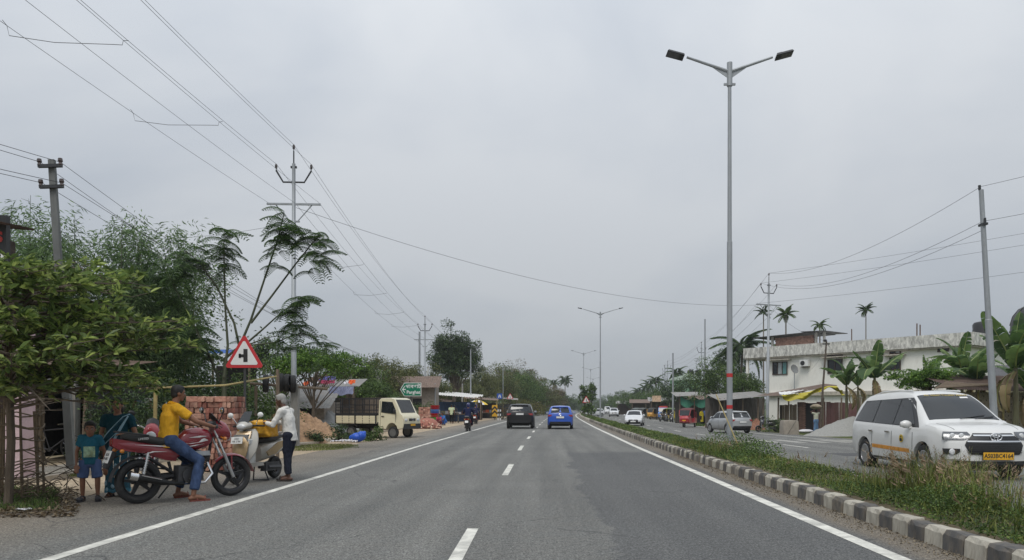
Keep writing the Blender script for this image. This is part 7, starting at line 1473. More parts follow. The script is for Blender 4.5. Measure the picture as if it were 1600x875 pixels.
b = MB(); g2 = [[V((.175-.03*q+.015*math.sin(e*15+q*6), .20-.36*q+e*.10, 1.28-.80*q-.03*e)) for e in np.linspace(-.5, .5, 7)] for q in np.linspace(0, 1, 12)]; b.sheet(g2, thick=.006, dirn=(-1, 0, 0)); b.build('pallu_fold', sari, pl) if False else None
b = MB(); b.tube([V((.15, .18, 1.27)), V((.19, .08, 1.08)), V((.20, -.03, .86)), V((.19, -.13, .62)), V((.18, -.17, .5))], [.012, .02, .022, .022, .014], 8, ell=.35, up=(0, 1, 0)); b.build('pallu_edge', sedge, pl)
# old man leaning on the scooter
p = at(452, 14.15); hdm = PI-.22
Jo = dict(hpL=(-.02, .085, .86), hpR=(-.02, -.085, .86), chest=(.03, 0, 1.20), neck=(.10, 0, 1.41), head=(.18, 0, 1.53), shL=(.07, .175, 1.33), shR=(.07, -.175, 1.33), elL=(.20, .26, 1.07), elR=(.18, -.24, 1.06), haL=(.42, .20, 1.12), haR=(.40, -.06, 1.16), hdL=(.52, .14, 1.10), hdR=(.50, .02, 1.15), knL=(-.01, .1, .46), knR=(.08, -.1, .46), anL=(-.05, .1, .08), anR=(.10, -.1, .08), toL=(.12, .12, .028), toR=(.27, -.12, .028))
ot_, JO = human('grey haired old man in pale shirt and dark trousers leaning on the yellow bag', (p.x, p.y, 0), hdm, Jo, SK2, fab('pale_checked_shirt', hx(214, 212, 206), .07), fab('navy_trousers', hx(34, 38, 50)), hairc=hairg, sleeves=1.72, legs=.92, shoes=(M('black_sandal', (.035, .03, .028), .7), 'sandal'), face=(1, .1, -.25), collar=fab('pale_collar', hx(220, 218, 212), .05), build=.9, top_len=.0)
b = MB(); b.lathe([(.034, -.012), (.036, 0), (.034, .012)], (0, 0, 0), n=12); o = b.build('wrist_watch', chrome, ot_); o.location = V(Jo['haR']).lerp(V(Jo['elR']), .12)
# riders and far people (coarser)
far = dict(voxel=.024, vc=.026)
def seated(lean=.05): return dict(hpL=(-.25, .1, .83), hpR=(-.25, -.1, .83), chest=(-.2+lean, 0, 1.18), neck=(-.16+lean, 0, 1.38), head=(-.12+lean, 0, 1.53), shL=(-.18+lean, .2, 1.30), shR=(-.18+lean, -.2, 1.30), elL=(.0, .30, 1.10), elR=(.0, -.30, 1.10), haL=(.22, .28, 1.06), haR=(.22, -.28, 1.06), knL=(.12, .2, .62), knR=(.12, -.2, .62), anL=(.08, .2, .36), anR=(.08, -.2, .36), toL=(.26, .2, .32), toR=(.26, -.2, .32))
navy = fab('navy_jacket', hx(30, 36, 66)); jean = fab('dark_jeans', hx(34, 38, 52))
human('scooter rider in navy blue jacket and blue helmet seen from behind', (RID[0], RID[1]+.6, 0), RID[2], seated(), SK1, navy, jean, sleeves=1.9, helmet=M('blue_helmet', hx(36, 42, 96), .25, coat=.6), build=1.12, **far)
J2 = seated(); human('front rider on the red scooter farther ahead', (RID2[0], RID2[1]+.6, 0), RID2[2], {k: (x+.12, y, z) for k, (x, y, z) in J2.items()}, SK1, fab('blue_shirt', hx(60, 66, 130)), jean, sleeves=1.9, helmet=M('violet_helmet', hx(80, 70, 140), .3), **far)
human('pillion rider in dark clothes on the red scooter farther ahead', (RID2[0], RID2[1]+.6, 0), RID2[2], {k: (x-.28, y, z+.04) for k, (x, y, z) in J2.items()}, SK1, fab('dark_kurta', hx(44, 46, 70)), jean, sleeves=1.9, **far)
human('rider on the far oncoming motorcycle between the two cars', (MOT3.x, MOT3.y, 0), -PI/2-.05, seated(), SK1, fab('grey_shirt', hx(110, 106, 100)), jean, sleeves=1.6, **far)
q = at(705.5, 66); human('man in pale yellow green shirt walking away along the roadside stalls', q, hd(66), stand(1.66, .12), SK1, fab('pale_green_shirt', hx(196, 206, 170), .06), fab('black_trousers', hx(26, 26, 28)), sleeves=.6, legs=.95, shoes=(blackp, 'shoe'), **far)
q = at(717.5, 68); human('person in dark clothes holding the bicycle by the stalls', (q.x-.45, q.y, 0), hd(66), stand(1.62, .08, (.3, .2, .95), (.3, -.2, .95)), SK1, fab('dark_grey_shirt', hx(58, 58, 62)), jean, sleeves=1.6, legs=.95, **far)
q = at(694, 58.5); Jc = dict(hpL=(-.1, .09, .30), hpR=(-.1, -.09, .30), chest=(.06, 0, .60), neck=(.16, 0, .78), head=(.2, 0, .92), shL=(.1, .18, .71), shR=(.1, -.18, .71), elL=(.22, .22, .48), elR=(.22, -.22, .48), haL=(.4, .12, .42), haR=(.4, -.12, .42), knL=(.25, .14, .48), knR=(.25, -.14, .48), anL=(.02, .12, .08), anR=(.02, -.12, .08), toL=(.2, .13, .025), toR=(.2, -.13, .025))
human('person in bright blue wrap crouching by the coloured plastic tubs', q, -2.4, Jc, SK1, fab('bright_blue_wrap', hx(70, 120, 190)), fab('blue_wrap_low', hx(60, 100, 170)), sleeves=.8, hair='long', **far)
q = at(687, 56); human('person in pink squatting at the clay heap end', q, -2.0, Jc, SK1, fab('pink_top', hx(170, 60, 90)), fab('maroon_skirt', hx(110, 50, 60)), sleeves=.6, hair='long', scale=.9, **far)
q = at(1097, 77); human('woman in yellow dress standing on the right verge', q, -PI/2+.4, stand(1.6, .03), SK1, fab('yellow_dress', hx(226, 204, 60), .08), fab('black_leggings', hx(24, 24, 26)), sleeves=1.5, hair='long', top_len=.45, **far)
q = at(1102.5, 77); human('man in blue shirt and black trousers beside the woman in yellow', q, PI/2, stand(1.68, .04), SK1, fab('pale_blue_shirt', hx(110, 130, 190), .08), fab('black_trousers', hx(26, 26, 28)), sleeves=.7, legs=.95, **far)
q = at(1275, 50.5); Jl = stand(1.6, .08, (.05, .16, 1.62), (.05, -.16, 1.62)); Jl['elL'] = (.1, .34, 1.42); Jl['elR'] = (.1, -.34, 1.42); Jl['shL'] = (0, .2, 1.33); Jl['shR'] = (0, -.2, 1.33)
lt_, JL = human('labourer in pale shirt and blue checked wrap carrying a load on the head', q, PI/2+.3, Jl, SK2, fab('dusty_shirt', hx(190, 190, 172), .1), fab('blue_checked_wrap', hx(96, 126, 160), .4), sleeves=.6, skirt=True, **far)
JL2 = None
b = MB(); b.ell((0, 0, 0), (.40, .3, .17), 0, 14); b.ell((.1, .12, .06), (.25, .2, .14)); b.ell((-.18, -.1, .04), (.2, .2, .13)); me = remeshed(b, 'head_load', M('jute_load', hx(150, 138, 118), .95, var=.25, bmp=.7, bs=14, bd=.04), .03, 2); o = link('head_load', me, None, 'dusty sack bundle carried on the labourer head', 'sack', loc=(q.x, q.y, q.z+1.78))
q = at(1268, 51); b = MB(); b.ell((0, 0, .1), (.55, .3, .14)); me = remeshed(b, 'cement_sack', cols[1], .03, 2); link('cement_sack', me, None, 'white sack lying on the ground at the labourer feet', 'sack', loc=(q.x-.4, q.y, q.z))
# ================================================================== plants
LMA = LM('near_tree_leaf', hx(70, 88, 46), hx(110, 131, 70), hx(176, 190, 106), .42, .42)
LMB = LM('bamboo_leaf', hx(74, 96, 62), hx(104, 130, 84), hx(146, 170, 116), .42)
LMC = LM('dark_leaf', hx(38, 54, 32), hx(64, 86, 50), hx(104, 126, 74), .32, .45)
LMD = LM('feathery_leaf', hx(44, 64, 40), hx(68, 94, 54), hx(120, 150, 80), .4)
LME = LM('fresh_leaf', hx(62, 92, 34), hx(90, 126, 48), hx(134, 164, 70), .35)
LMF = LM('dry_mixed_leaf', hx(66, 74, 42), hx(96, 106, 58), hx(136, 134, 84), .32)
LMG = LM('roadside_green', hx(52, 70, 38), hx(82, 106, 54), hx(122, 146, 78), .35)
LMH = LM('banana_blade', hx(58, 82, 46), hx(82, 108, 60), hx(118, 142, 80), .42, .55)
LMI = LM('russet_leaf', hx(76, 74, 50), hx(106, 96, 66), hx(138, 118, 88), .3)
LMJ = LM('far_green', hx(58, 76, 46), hx(80, 102, 58), hx(112, 132, 80), .3)
LMK = LM('grass_blade', hx(70, 84, 36), hx(104, 118, 52), hx(150, 152, 86), .3, .5)
LML = LM('grass_seed', hx(110, 92, 70), hx(136, 116, 92), hx(160, 140, 112), .2)
def rdir(n, upb=.2):
    v = rng.normal(size=(n, 3)); v[:, 2] = np.abs(v[:, 2])*.6+upb*0; return unit(v)
def clump_leaves(centers, radii, per, ln, wd, droop=.35, flat=.75, shell=.35):
    """bases, directions, normals of leaves spread through clumps"""
    C = np.repeat(centers, per, 0); Rr = np.repeat(radii, per)[:, None]; n = len(C); v = unit(rng.normal(size=(n, 3))); r = rng.uniform(shell, 1, (n, 1))**.7
    P = C+v*r*Rr*np.array([1, 1, flat]); D = unit(v*np.array([1, 1, .5])+rng.normal(size=(n, 3))*.55-np.array([0, 0, droop])); Nn = unit(np.array([0, 0, 1.0])+rng.normal(size=(n, 3))*.45+v*.35)
    return P, D, Nn, ln*rng.uniform(.65, 1.25, n), wd*rng.uniform(.7, 1.2, n)
def limbs(b, base, h, r, tips, fork=.45, m=0, wob=.12):
    """tapered trunk with limbs running to the leaf clumps"""
    B = V(base); F_ = B+V((random.uniform(-.1, .1)*h*.3, random.uniform(-.1, .1)*h*.3, h*fork)); T = B+V((0, 0, h*.8))
    b.tube([B-V((0, 0, .1)), B.lerp(F_, .5)+V((random.uniform(-1, 1)*r, random.uniform(-1, 1)*r, 0)), F_, F_.lerp(T, .6), T], [r*1.25, r, r*.85, r*.5, r*.12], 9, m)
    for q in tips:
        q = V(q); s = B.lerp(F_, random.uniform(.75, 1)) if random.random() < .5 else F_.lerp(T, random.uniform(.0, .7)); mid = s.lerp(q, .5)+V((random.uniform(-wob, wob)*h*.3, random.uniform(-wob, wob)*h*.3, random.uniform(-.02, .1)*h))
        b.tube([s, mid, q], [r*.38, r*.22, r*.06], 6, m)
def tree(label, pos, h, crown, nclump, per, leaf, mat_, bk_=None, r=None, name='tree', cat='tree', group=None, cz=None, hollow=.45, droop=.35, clump=.28, seed=0, flat=.8, fork=.4, shape=None, lim=26):
    """crown: (rx, ry, rz) half sizes; cz: height of its centre"""
    random.seed(seed*13+5); t = thing(name, label, cat, pos, 0, group); rx, ry, rz = crown; cz = cz or h-rz; cc = []; rr = []
    while len(cc) < nclump:
        v = unit(rng.normal(size=(1, 3)))[0]; q = rng.uniform(hollow, 1)**.6
        if v[2] < -.55: continue
        k = 1+.22*math.sin(3*math.atan2(v[1], v[0])+seed)+.14*math.sin(5*v[2]*2+seed*2+v[0]*4)
        if shape: k *= shape(v)
        cc.append((v[0]*rx*q*k, v[1]*ry*q*k, cz+v[2]*rz*q*k)); rr.append(min(rx, rz)*clump*rng.uniform(.6, 1.25))
    cc = np.array(cc); rr = np.array(rr); P, D, Nn, ln, wd = clump_leaves(cc, rr, per, leaf, leaf*.5, droop, flat)
    me = leafmesh('crown', P, D, Nn, ln, wd, mat_); link('crown', me, t); b = MB(); limbs(b, (0, 0, 0), cz+rz*.5, r or h*.022, cc[:lim], fork); b.build('trunk', bk_ or bark, t); return t
def bush(label, pos, size, n, leaf, mat_, name='shrub', cat='shrub', group=None, seed=0, stems=6):
    random.seed(seed); t = thing(name, label, cat, pos, 0, group); rx, ry, h = size; nc = max(5, n//60); v = unit(rng.normal(size=(nc, 3))); v[:, 2] = np.abs(v[:, 2]); cc = v*rng.uniform(.35, 1, (nc, 1))*np.array([rx, ry, h*.82])+np.array([0, 0, .12*h]); P, D, Nn, ln, wd = clump_leaves(cc, np.full(nc, min(rx, h)*.34), n//nc, leaf, leaf*.5)
    P[:, 2] = np.maximum(P[:, 2], .02); link('foliage', leafmesh('foliage', P, D, Nn, ln, wd, mat_), t); b = MB()
    for c_ in cc[:stems]: b.tube([(c_[0]*.15, c_[1]*.15, 0), V(c_)*.6+V((0, 0, .1)), V(c_)], [.03*h**.5, .018*h**.5, .006], 5)
    b.build('stem', barkd, t); return t
# ---- near leafy tree on the left: long horizontal sprays of broad leaves
random.seed(21); pos = at(12, 10.6); t = thing('leafy_tree', 'near broad leaved tree whose bright sprays fill the left edge', 'tree', (pos.x, pos.y, 0)); b = MB(); sprays = []
b.tube([(0, 0, -.1), (.05, 0, .9), (-.05, .1, 1.9), (.1, .05, 3.4)], [.06, .055, .05, .03], 8)
LX = [];
for k in range(94):
    a = random.uniform(-1.15, 1.35); z0 = random.uniform(1.35, 3.25); L_ = random.uniform(.9, 2.55); el = random.uniform(-.12, .38)
    if k % 3 == 0: a += random.uniform(1, 4.5)
    o_ = V((.02, .03, z0)); d_ = V((math.cos(a), math.sin(a), el)).normalized(); zend = z0+L_*el
    if z0 > 2.5: L_ *= .8
    p1 = o_+d_*L_*.5+V((0, 0, .08)); p2 = o_+d_*L_+V((0, 0, -.05-.12*random.random())); b.tube([o_, p1, p2], [.028, .016, .004], 5)
    for q in np.linspace(.28, 1, 20):
        c_ = o_.lerp(p1, min(1, q*2)) if q < .5 else p1.lerp(p2, q*2-1)
        for s in (-1, 1):
            if random.random() < .45: continue
            tw = V((-d_.y, d_.x, 0))*s; dd = (d_*random.uniform(.3, .9)+tw*random.uniform(.3, 1)+V((0, 0, random.uniform(-.25, .35)))).normalized(); e = c_+dd*random.uniform(.06, .34); b.tube([c_, e], [.005, .003], 4, cap=False)
            for w_ in range(random.choice((5, 6, 8))): LX.append((e, (dd*.7+V((random.gauss(0, .6), random.gauss(0, .6), random.uniform(-.5, .4)))).normalized(), random.uniform(.06, .145)))
b.build('trunk', bark, t)
lf = []
for k in range(5):
    bb = MB(); g = []
    for i in range(6):
        q = i/5; wd = .19*math.sin(PI*min(1, q*.93+.06))**.8; g.append([(q, -wd, .06*math.sin(k)-.14*q*q+wd*.35), (q, 0, -.14*q*q), (q, wd, -.14*q*q+wd*.35)])
    bb.sheet(g); lf.append(bb.mesh('leaf', LMA))
def keep_(e):
    p_ = e[0]+V((pos.x, pos.y, 0)); px_ = 800+F*p_.x/p_.y; return px_ < 34 or p_.z > zat((626 if px_ > 130 else 606)+9*math.sin(px_*.11)+7*math.sin(px_*.31+1)+random.uniform(-12, 8), p_.y)
LX = [e for e in LX if keep_(e)]
camp = V((0, 0, 1.4))-V((pos.x, pos.y, 0)); LX.sort(key=lambda e: (e[0]-camp).length)
idx = set(range(0, len(LX), max(1, len(LX)//297)))
rest = []
cnt = 0
for i, (p_, d_, s_) in enumerate(LX):
    if cnt < 298 and p_.z > .6 and i < 900 and i % 3 == 0:
        up_ = V((random.uniform(-.4, .4), random.uniform(-.4, .4), 1)); y = up_.cross(d_).normalized(); z = d_.cross(y); Mx = Matrix((d_, y, z)).transposed().to_4x4()
        o = link('leaf', lf[i % 5], t); o.matrix_basis = Matrix.Translation(p_) @ Mx @ Matrix.Diagonal((s_*1.15, s_*1.15, s_*1.15, 1)); cnt += 1
    else: rest.append((p_, d_, s_))
P = np.array([e[0] for e in rest]); D = np.array([e[1] for e in rest]); S_ = np.array([e[2] for e in rest]); Nn = unit(np.array([0, 0, 1.0])+rng.normal(size=P.shape)*.55); D = unit(D+rng.normal(size=P.shape)*.25); k_ = rng.uniform(.65, 1.35, len(P))
link('leaves', leafmesh('leaves', P, D, Nn, S_*1.2*k_, S_*.44*k_, LMA, .18, None, True), t, kind='stuff')
# ---- bamboo groves behind
def bamboo_grove(label, px0, px1, d, toppy, n, seed, leafn=70, lm=LMB):
    random.seed(seed); c0 = at((px0+px1)/2, d); c0.z = 0; t = thing('bamboo_clump', label, 'bamboo', c0); hw_ = (px1-px0)/2/F*d; LP = []; 
    for k in range(n):
        x = random.uniform(-1, 1)*hw_; y = random.uniform(-1.2, 1.2); h = (zat(toppy, d))*random.uniform(.55, 1.04); a = random.uniform(0, 2*PI); bend = random.uniform(.3, 1.5); b = MB(); pts = [V((x, y, 0))+V((math.cos(a)*bend*(q**2.2), math.sin(a)*bend*.6*(q**2.2), h*q*(1-.06*q))) for q in np.linspace(0, 1, 7)]
        b.tube(pts, [.032, .03, .027, .022, .016, .009, .003], 6); b.build('culm', MATS.get('green_cane') or M('green_cane', hx(98, 104, 62), .6, var=.3, scale=4), t)
        for j in range(int(leafn*random.uniform(.5, 1.3))):
            q = random.uniform(.18, 1)**.8; i = min(5, int(q*6)); c_ = pts[i].lerp(pts[i+1], q*6-i); side = random.uniform(0, 2*PI); L_ = random.uniform(.2, .95)*(1.15-q*.6); e = c_+V((math.cos(side)*L_, math.sin(side)*L_, random.uniform(-.1, .4)))
            for m_ in range(5): LP.append((e+V((random.gauss(0, .13), random.gauss(0, .13), random.gauss(0, .1))), V((math.cos(side)+random.gauss(0, .6), math.sin(side)+random.gauss(0, .6), random.uniform(-1.1, .1)))))
    P = np.array([e[0] for e in LP]); D = unit(np.array([e[1] for e in LP])); Nn = unit(np.array([0, 0, 1.0])+rng.normal(size=P.shape)*.5); link('foliage', leafmesh('foliage', P, D, Nn, rng.uniform(.14, .26, len(P)), rng.uniform(.026, .046, len(P)), lm), t)
bamboo_grove('tall bamboo grove behind the near leafy tree, its thin tips against the sky', 10, 205, 25, 330, 34, 3, 230)
bamboo_grove('second bamboo grove leaning toward the feathery sapling', 170, 300, 26, 338, 28, 4, 220)
bamboo_grove('far left bamboo with bare upright canes above the shop sign', -60, 70, 23, 330, 22, 5, 200)
for k, (px, py0, py1) in enumerate(((113, 335, 470), (187, 340, 420), (44, 305, 420), (14, 320, 420))):
    d = 24; x = (px-800)/F*d; t = thing('bare_cane', ['bare thin cane standing right of the square concrete pole', 'bare thin cane rising from the bamboo left of the feathery sapling', 'tall bare twiggy cane near the top left foliage', 'leftmost bare twiggy cane above the shop sign'][k], 'cane', (x, d, 0), 0, 'bare canes against the sky'); b = MB(); zt = zat(py0, d); b.tube([(0, 0, 0), (.03, 0, zt*.6), (.08, 0, zt)], [.03, .02, .006], 5); b.build('stem', barkd, t); b = MB()
    for j in range(9): z = zt*random.uniform(.7, .98); b.tube([(.05, 0, z), (.05+random.uniform(-.3, .3), random.uniform(-.2, .2), z+random.uniform(.05, .35))], [.008, .003], 4)
    b.build('twig', barkd, t)
# ---- dark shrubbery behind the people and bike
bush('dense dark shrub behind the woman and the yellow shirted man', at(262, 20.5), (1.75, 1.0, 2.3), 9000, .10, LMC, seed=2)
bush('dark leafy shrub between the shop and the woman', at(182, 18.6), (.9, .7, 2.0), 3600, .10, LMC, seed=3)
bush('tall dark shrub behind the feathery sapling trunk', at(320, 25), (1.7, 1.2, 3.0), 6500, .12, LMC, seed=4)
tree('dark round tree behind the triangular sign and steel pole', at(440, 40), zat(526, 40), (2.4, 2.0, 1.5), 60, 80, .17, LMC, seed=7)
tree('dark tree mass behind bamboo and brick stack', at(255, 31), zat(435, 31), (3.4, 2.0, 3.0), 75, 80, .15, LMG, seed=8, hollow=.2)
tree('dim tree standing behind the near leafy tree', at(110, 30), zat(410, 30), (3.6, 2.0, 3.4), 80, 80, .15, LMB, seed=9, hollow=.2)
bush('low pale green creeper over the shed left of the steel pole', at(365, 29), (2.2, 1.0, 2.6), 3600, .13, LMG, seed=11)
tree('bright green flat topped tree spreading over the low shed roofs right of the steel pole', at(490, 38), zat(550, 38), (2.5, 1.4, .85), 90, 80, .13, LME, seed=12, cz=zat(572, 38), hollow=.15, flat=.45, clump=.5)
tree('loose green tree above the drying cloths and truck cage', at(545, 48), zat(552, 48), (2.0, 1.2, 1.1), 60, 70, .15, LMG, seed=13, hollow=.2)
bush('green bush with the tyres in front of it', at(410, 31), (1.6, 1, zat(560, 31)), 3600, .13, LMG, seed=14)
bush('weedy bush at the foot of the concrete post', at(488, 29.6), (.55, .35, .65), 900, .09, LMC, seed=15)
bush('weedy bush on the verge left of the blue sack', at(532, 31.4), (.6, .45, .75), 1200, .09, LMC, seed=16)
bush('weedy bush on the verge right of the blue sack', at(584, 31.6), (.85, .45, .6), 1500, .09, LMG, seed=17)
# ---- feathery sapling
def frond_mesh(L_, n, droop, pin, mt, seed):
    r = random.Random(seed); P = []; D = []; Nn = []; ln = []; wd = []
    for i in range(n):
        q = (i+1)/n; c_ = V((L_*q, 0, .16*math.sin(q*2.2)*L_-droop*q*q*L_)); pl = pin*math.sin(PI*min(1, .15+q*.82))**.6
        for s in (-1, 1):
            m = 7
            for j in range(m):
                u_ = (j+.5)/m; base = c_+V((.10*u_*pl, s*pl*u_, -.55*pl*u_*u_))
                for e in (-1, 1): P.append(base); D.append((e*.8+.2, s*.35, -.25)); Nn.append((r.uniform(-.2, .2), r.uniform(-.2, .2), 1)); ln.append(.046); wd.append(.044)
    me = leafmesh('frond', np.array(P), unit(np.array(D, float)), np.array(Nn, float), np.array(ln), np.array(wd), mt); return me
FR = [frond_mesh(.95, 13, .30+.1*k, .24, LMD, k) for k in range(4)]
random.seed(33); d = 24; pos = Vector(((352-800)/F*d, d, 0)); t = thing('feathery_sapling', 'slender tree with layered feathery fronds in front of the steel power pole', 'tree', pos); b = MB()
def pp(px, py, dy=0): return V(((px-800)/F*(d+dy)-pos.x, dy, zat(py, d+dy)))
br = [([(352, 690), (350, 600), (352, 560), (375, 540)], .10), ([(375, 540), (392, 500), (412, 440), (432, 380), (440, 350), (444, 333)], .045), ([(392, 505), (425, 462), (460, 415), (492, 375), (500, 364)], .04), ([(375, 545), (410, 515), (440, 488), (466, 470)], .038), ([(350, 590), (356, 540), (352, 480), (350, 400), (350, 366)], .05), ([(378, 560), (366, 505), (340, 450), (312, 410), (290, 392)], .045), ([(345, 600), (330, 560), (308, 520), (300, 500)], .035), ([(385, 540), (415, 528), (440, 524)], .025), ([(385, 540), (430, 535), (470, 520), (505, 528)], .025)]
for P_, r in br: b.tube([pp(x, y, random.uniform(-.15, .15)) for x, y in P_], [r*(1-.7*i/(len(P_)-1)) for i in range(len(P_))], 7)
b.build('trunk', barkd, t)
ro = [(444, 333, 13, 1.0), (440, 350, 8, .9), (432, 378, 7, .8), (500, 366, 13, 1.0), (488, 380, 7, .9), (466, 470, 14, 1.0), (462, 480, 7, .9), (350, 364, 13, 1.0), (350, 390, 8, .9), (290, 390, 13, 1.0), (300, 400, 6, .8), (300, 498, 13, 1.1), (312, 520, 8, 1.0), (440, 522, 8, .7), (505, 528, 9, .75), (375, 512, 5, .5), (268, 440, 9, 1.0), (245, 395, 8, .9)]
for x, y, n, s in ro:
    c_ = pp(x, y, random.uniform(-.2, .2))
    n = int(n*1.5)
    s *= .86
    for k in range(n):
        a = 2.4*k+random.uniform(-.25, .25); o = link('frond', FR[k % 4], t); o.location = c_+V((0, 0, random.uniform(-.95, .1))); o.rotation_euler = Euler((random.uniform(-.35, .35), random.uniform(-.4, .5), a)); q = s*random.uniform(.75, 1.1); o.scale = (q, q, q)
for x, y in ((268, 440), (245, 395)):
    bb = MB(); bb.tube([pp(345, 600), pp(310, 520), pp(x, y)], [.03, .02, .01], 6); bb.build('branch', barkd, t)
# ---- trees farther along the left
tree('big dark round topped tree towering over the left roadside', Vector(((709-800)/F*100, 100, 0)), zat(523, 100), (3.25, 2.9, 4.0), 260, 110, .25, LMC, seed=21, cz=zat(563, 100), clump=.26, hollow=.1, r=.3, fork=.35)
tl = [(555, 58, 575, 3.2, 2.2, LMG), (590, 66, 560, 3.4, 2.4, LMF), (615, 78, 566, 4.2, 2.6, LMF), (648, 80, 572, 3.0, 2.5, LMF), (575, 52, 598, 2.6, 1.5, LMG), (745, 118, 578, 4.5, 3.6, LMF), (772, 128, 572, 5.0, 4.2, LMF), (800, 138, 574, 5.2, 4.4, LMG), (822, 150, 586, 5.0, 4.0, LMG), (800, 160, 570, 5.0, 4.2, LMI), (840, 170, 594, 5.0, 3.6, LMF), (856, 185, 603, 5.0, 3.6, LMI), (690, 110, 600, 4.5, 2.5, LMC), (725, 108, 602, 3.8, 2.4, LMF), (868, 215, 612, 6, 3.0, LMJ), (885, 300, 618, 9, 4, LMJ), (903, 380, 622, 10, 4, LMJ)]
lbs = ['mid green tree above the drying cloths', 'thin dry leaved tree above the mini truck bed', 'spreading dry leaved tree behind the low long house', 'olive tree behind the green place sign', 'low green tree just behind the truck bed cage', 'brownish green tree left of the black car', 'broad olive tree above the market stalls', 'green tree above the triangular roadside sign', 'fresh green tree right above the black car', 'russet topped tree behind the olive ones', 'drab tree right of the black car roof', 'reddish brown tree before the palms', 'dark tree under the big round tree', 'dry scrub tree behind the market stalls', 'far grey green trees at the foot of the palms', 'distant tree mass on the left of the road end', 'most distant tree mass where the road vanishes']
for k, (px, d, py, rx, rz, lm) in enumerate(tl):
    h = zat(py, d); tree(lbs[k], Vector(((px-800)/F*d, d, 0)), h, (rx, rx*.8, rz), 110 if d < 200 else 70, 110, .11+d*.0011, lm, seed=30+k, hollow=.25, clump=.3, group='trees along the left of the road')
bush('yellowish rounded shrub behind the black car', at(824, 128), (3.2, 2, 3.2), 2600, .26, LM('yellow_shrub', hx(80, 82, 36), hx(106, 106, 46), hx(134, 126, 62), .3), seed=52)
bush('dry reddish hedge behind the chevron board', at(786, 88), (1.7, .8, 1.9), 1500, .14, LMI, seed=53); bush('green shrub at the foot of the paired power poles', at(668, 62), (.9, .8, 2.4), 1800, .14, LMG, seed=54)
bush('far roadside bush just left of the blue car', at(853, 150), (2.4, 1.5, 2.2), 900, .25, LMG, seed=55)
bush('dry olive scrub in front of the far gabled house', at(630, 74), (2.6, 1.2, 4.0), 2600, .17, LMF, seed=56); bush('greener scrub right behind the green place sign post', at(648, 60), (1.2, .8, 2.0), 1200, .15, LMG, seed=57)
# ---- palms
def palm_frond(L_, w_, droop, mt, n=26, seed=0):
    r = np.random.default_rng(seed); q = np.linspace(.08, 1, n); P = []; D = []
    for s in (-1, 1):
        for u_ in q:
            P.append((L_*u_, 0, .5*L_*u_-droop*L_*u_*u_)); D.append((.55, s*1.0, -.35-.5*u_))
    return leafmesh('frond', np.array(P), unit(np.array(D, float)), np.tile([0, 0, 1.0], (len(P), 1))+r.normal(size=(len(P), 3))*.2, np.tile(w_*np.sin(np.clip(.2+q*.8, 0, 1)*PI*.95)**.5, 2), np.full(len(P), w_*.14), mt)
def palm(label, px, d, toppy, nf, L_, droop, lean=.0, r=.14, mt=LMC, group='palms against the sky', z0=None, up=.2):
    x = (px-800)/F*d; g_ = gz(x-xc(d), d); h = zat(toppy, d)-g_-L_*.45; t = thing('palm_tree', label, 'palm', (x-lean, d, g_), 0, group); b = MB(); b.tube([(0, 0, -.1), (lean*.3, 0, h*.5), (lean, 0, h)], [r*1.2, r, r*.75], 8); b.tube([(lean, 0, h), (lean, 0, h+L_*.22)], [r*.8, r*.25], 8); b.build('trunk', M('palm_trunk', hx(122, 114, 102), .9, var=.3, scale=4, stretch=(1, 1, 6)), t); fm = palm_frond(L_, L_*.36, droop, mt, seed=int(px))
    for k in range(nf): a = k*2.4+random.uniform(-.2, .2); o = link('frond', fm, t); o.location = (lean, 0, h+L_*.12); o.rotation_euler = Euler((0, -up+(k/nf)*1.75-.75+random.uniform(-.1, .1), a))
palm('tall coconut palm at the left far end of the road, right one of the two', 883, 240, 590, 18, 2.6, .75); palm('coconut palm left of the taller one at the road end', 865, 232, 595, 12, 2.2, .75, .3)
palm('areca palm behind the steel pole above the white building', 1193, 82, 484, 10, 1.05, .8, 0, .08, up=.55); palm('bushy palm top behind the brick roof room', 1228, 84, 486, 13, 1.3, .85, 0, .1, LMG, up=.55); palm('lone slender areca palm above the white building roof', 1353, 84, 480, 13, 1.05, .85, 0, .07, up=.5); palm('small palm seen through the open side of the roof room', 1281, 84, 503, 10, 1.1, .9, 0, .1, LMG)
palm('coconut palm with drooping fronds behind the white building balcony', 1160, 84, 528, 15, 3.4, .95, .3, .16)
for px, d, py, lb in ((1025, 190, 590, 'far palm left of the far pole cluster'), (1014, 205, 596, 'small far palm second from the left on the right side'), (1058, 130, 577, 'dark palm beside the pale green house'), (997, 240, 607, 'tiny far palm farthest left of the right side palms'), (1008, 230, 603, 'tiny far palm between the two other far palms')): palm(lb, px, d, py, 12, 2.6 if d > 150 else 2.0, .85, 0, .15)
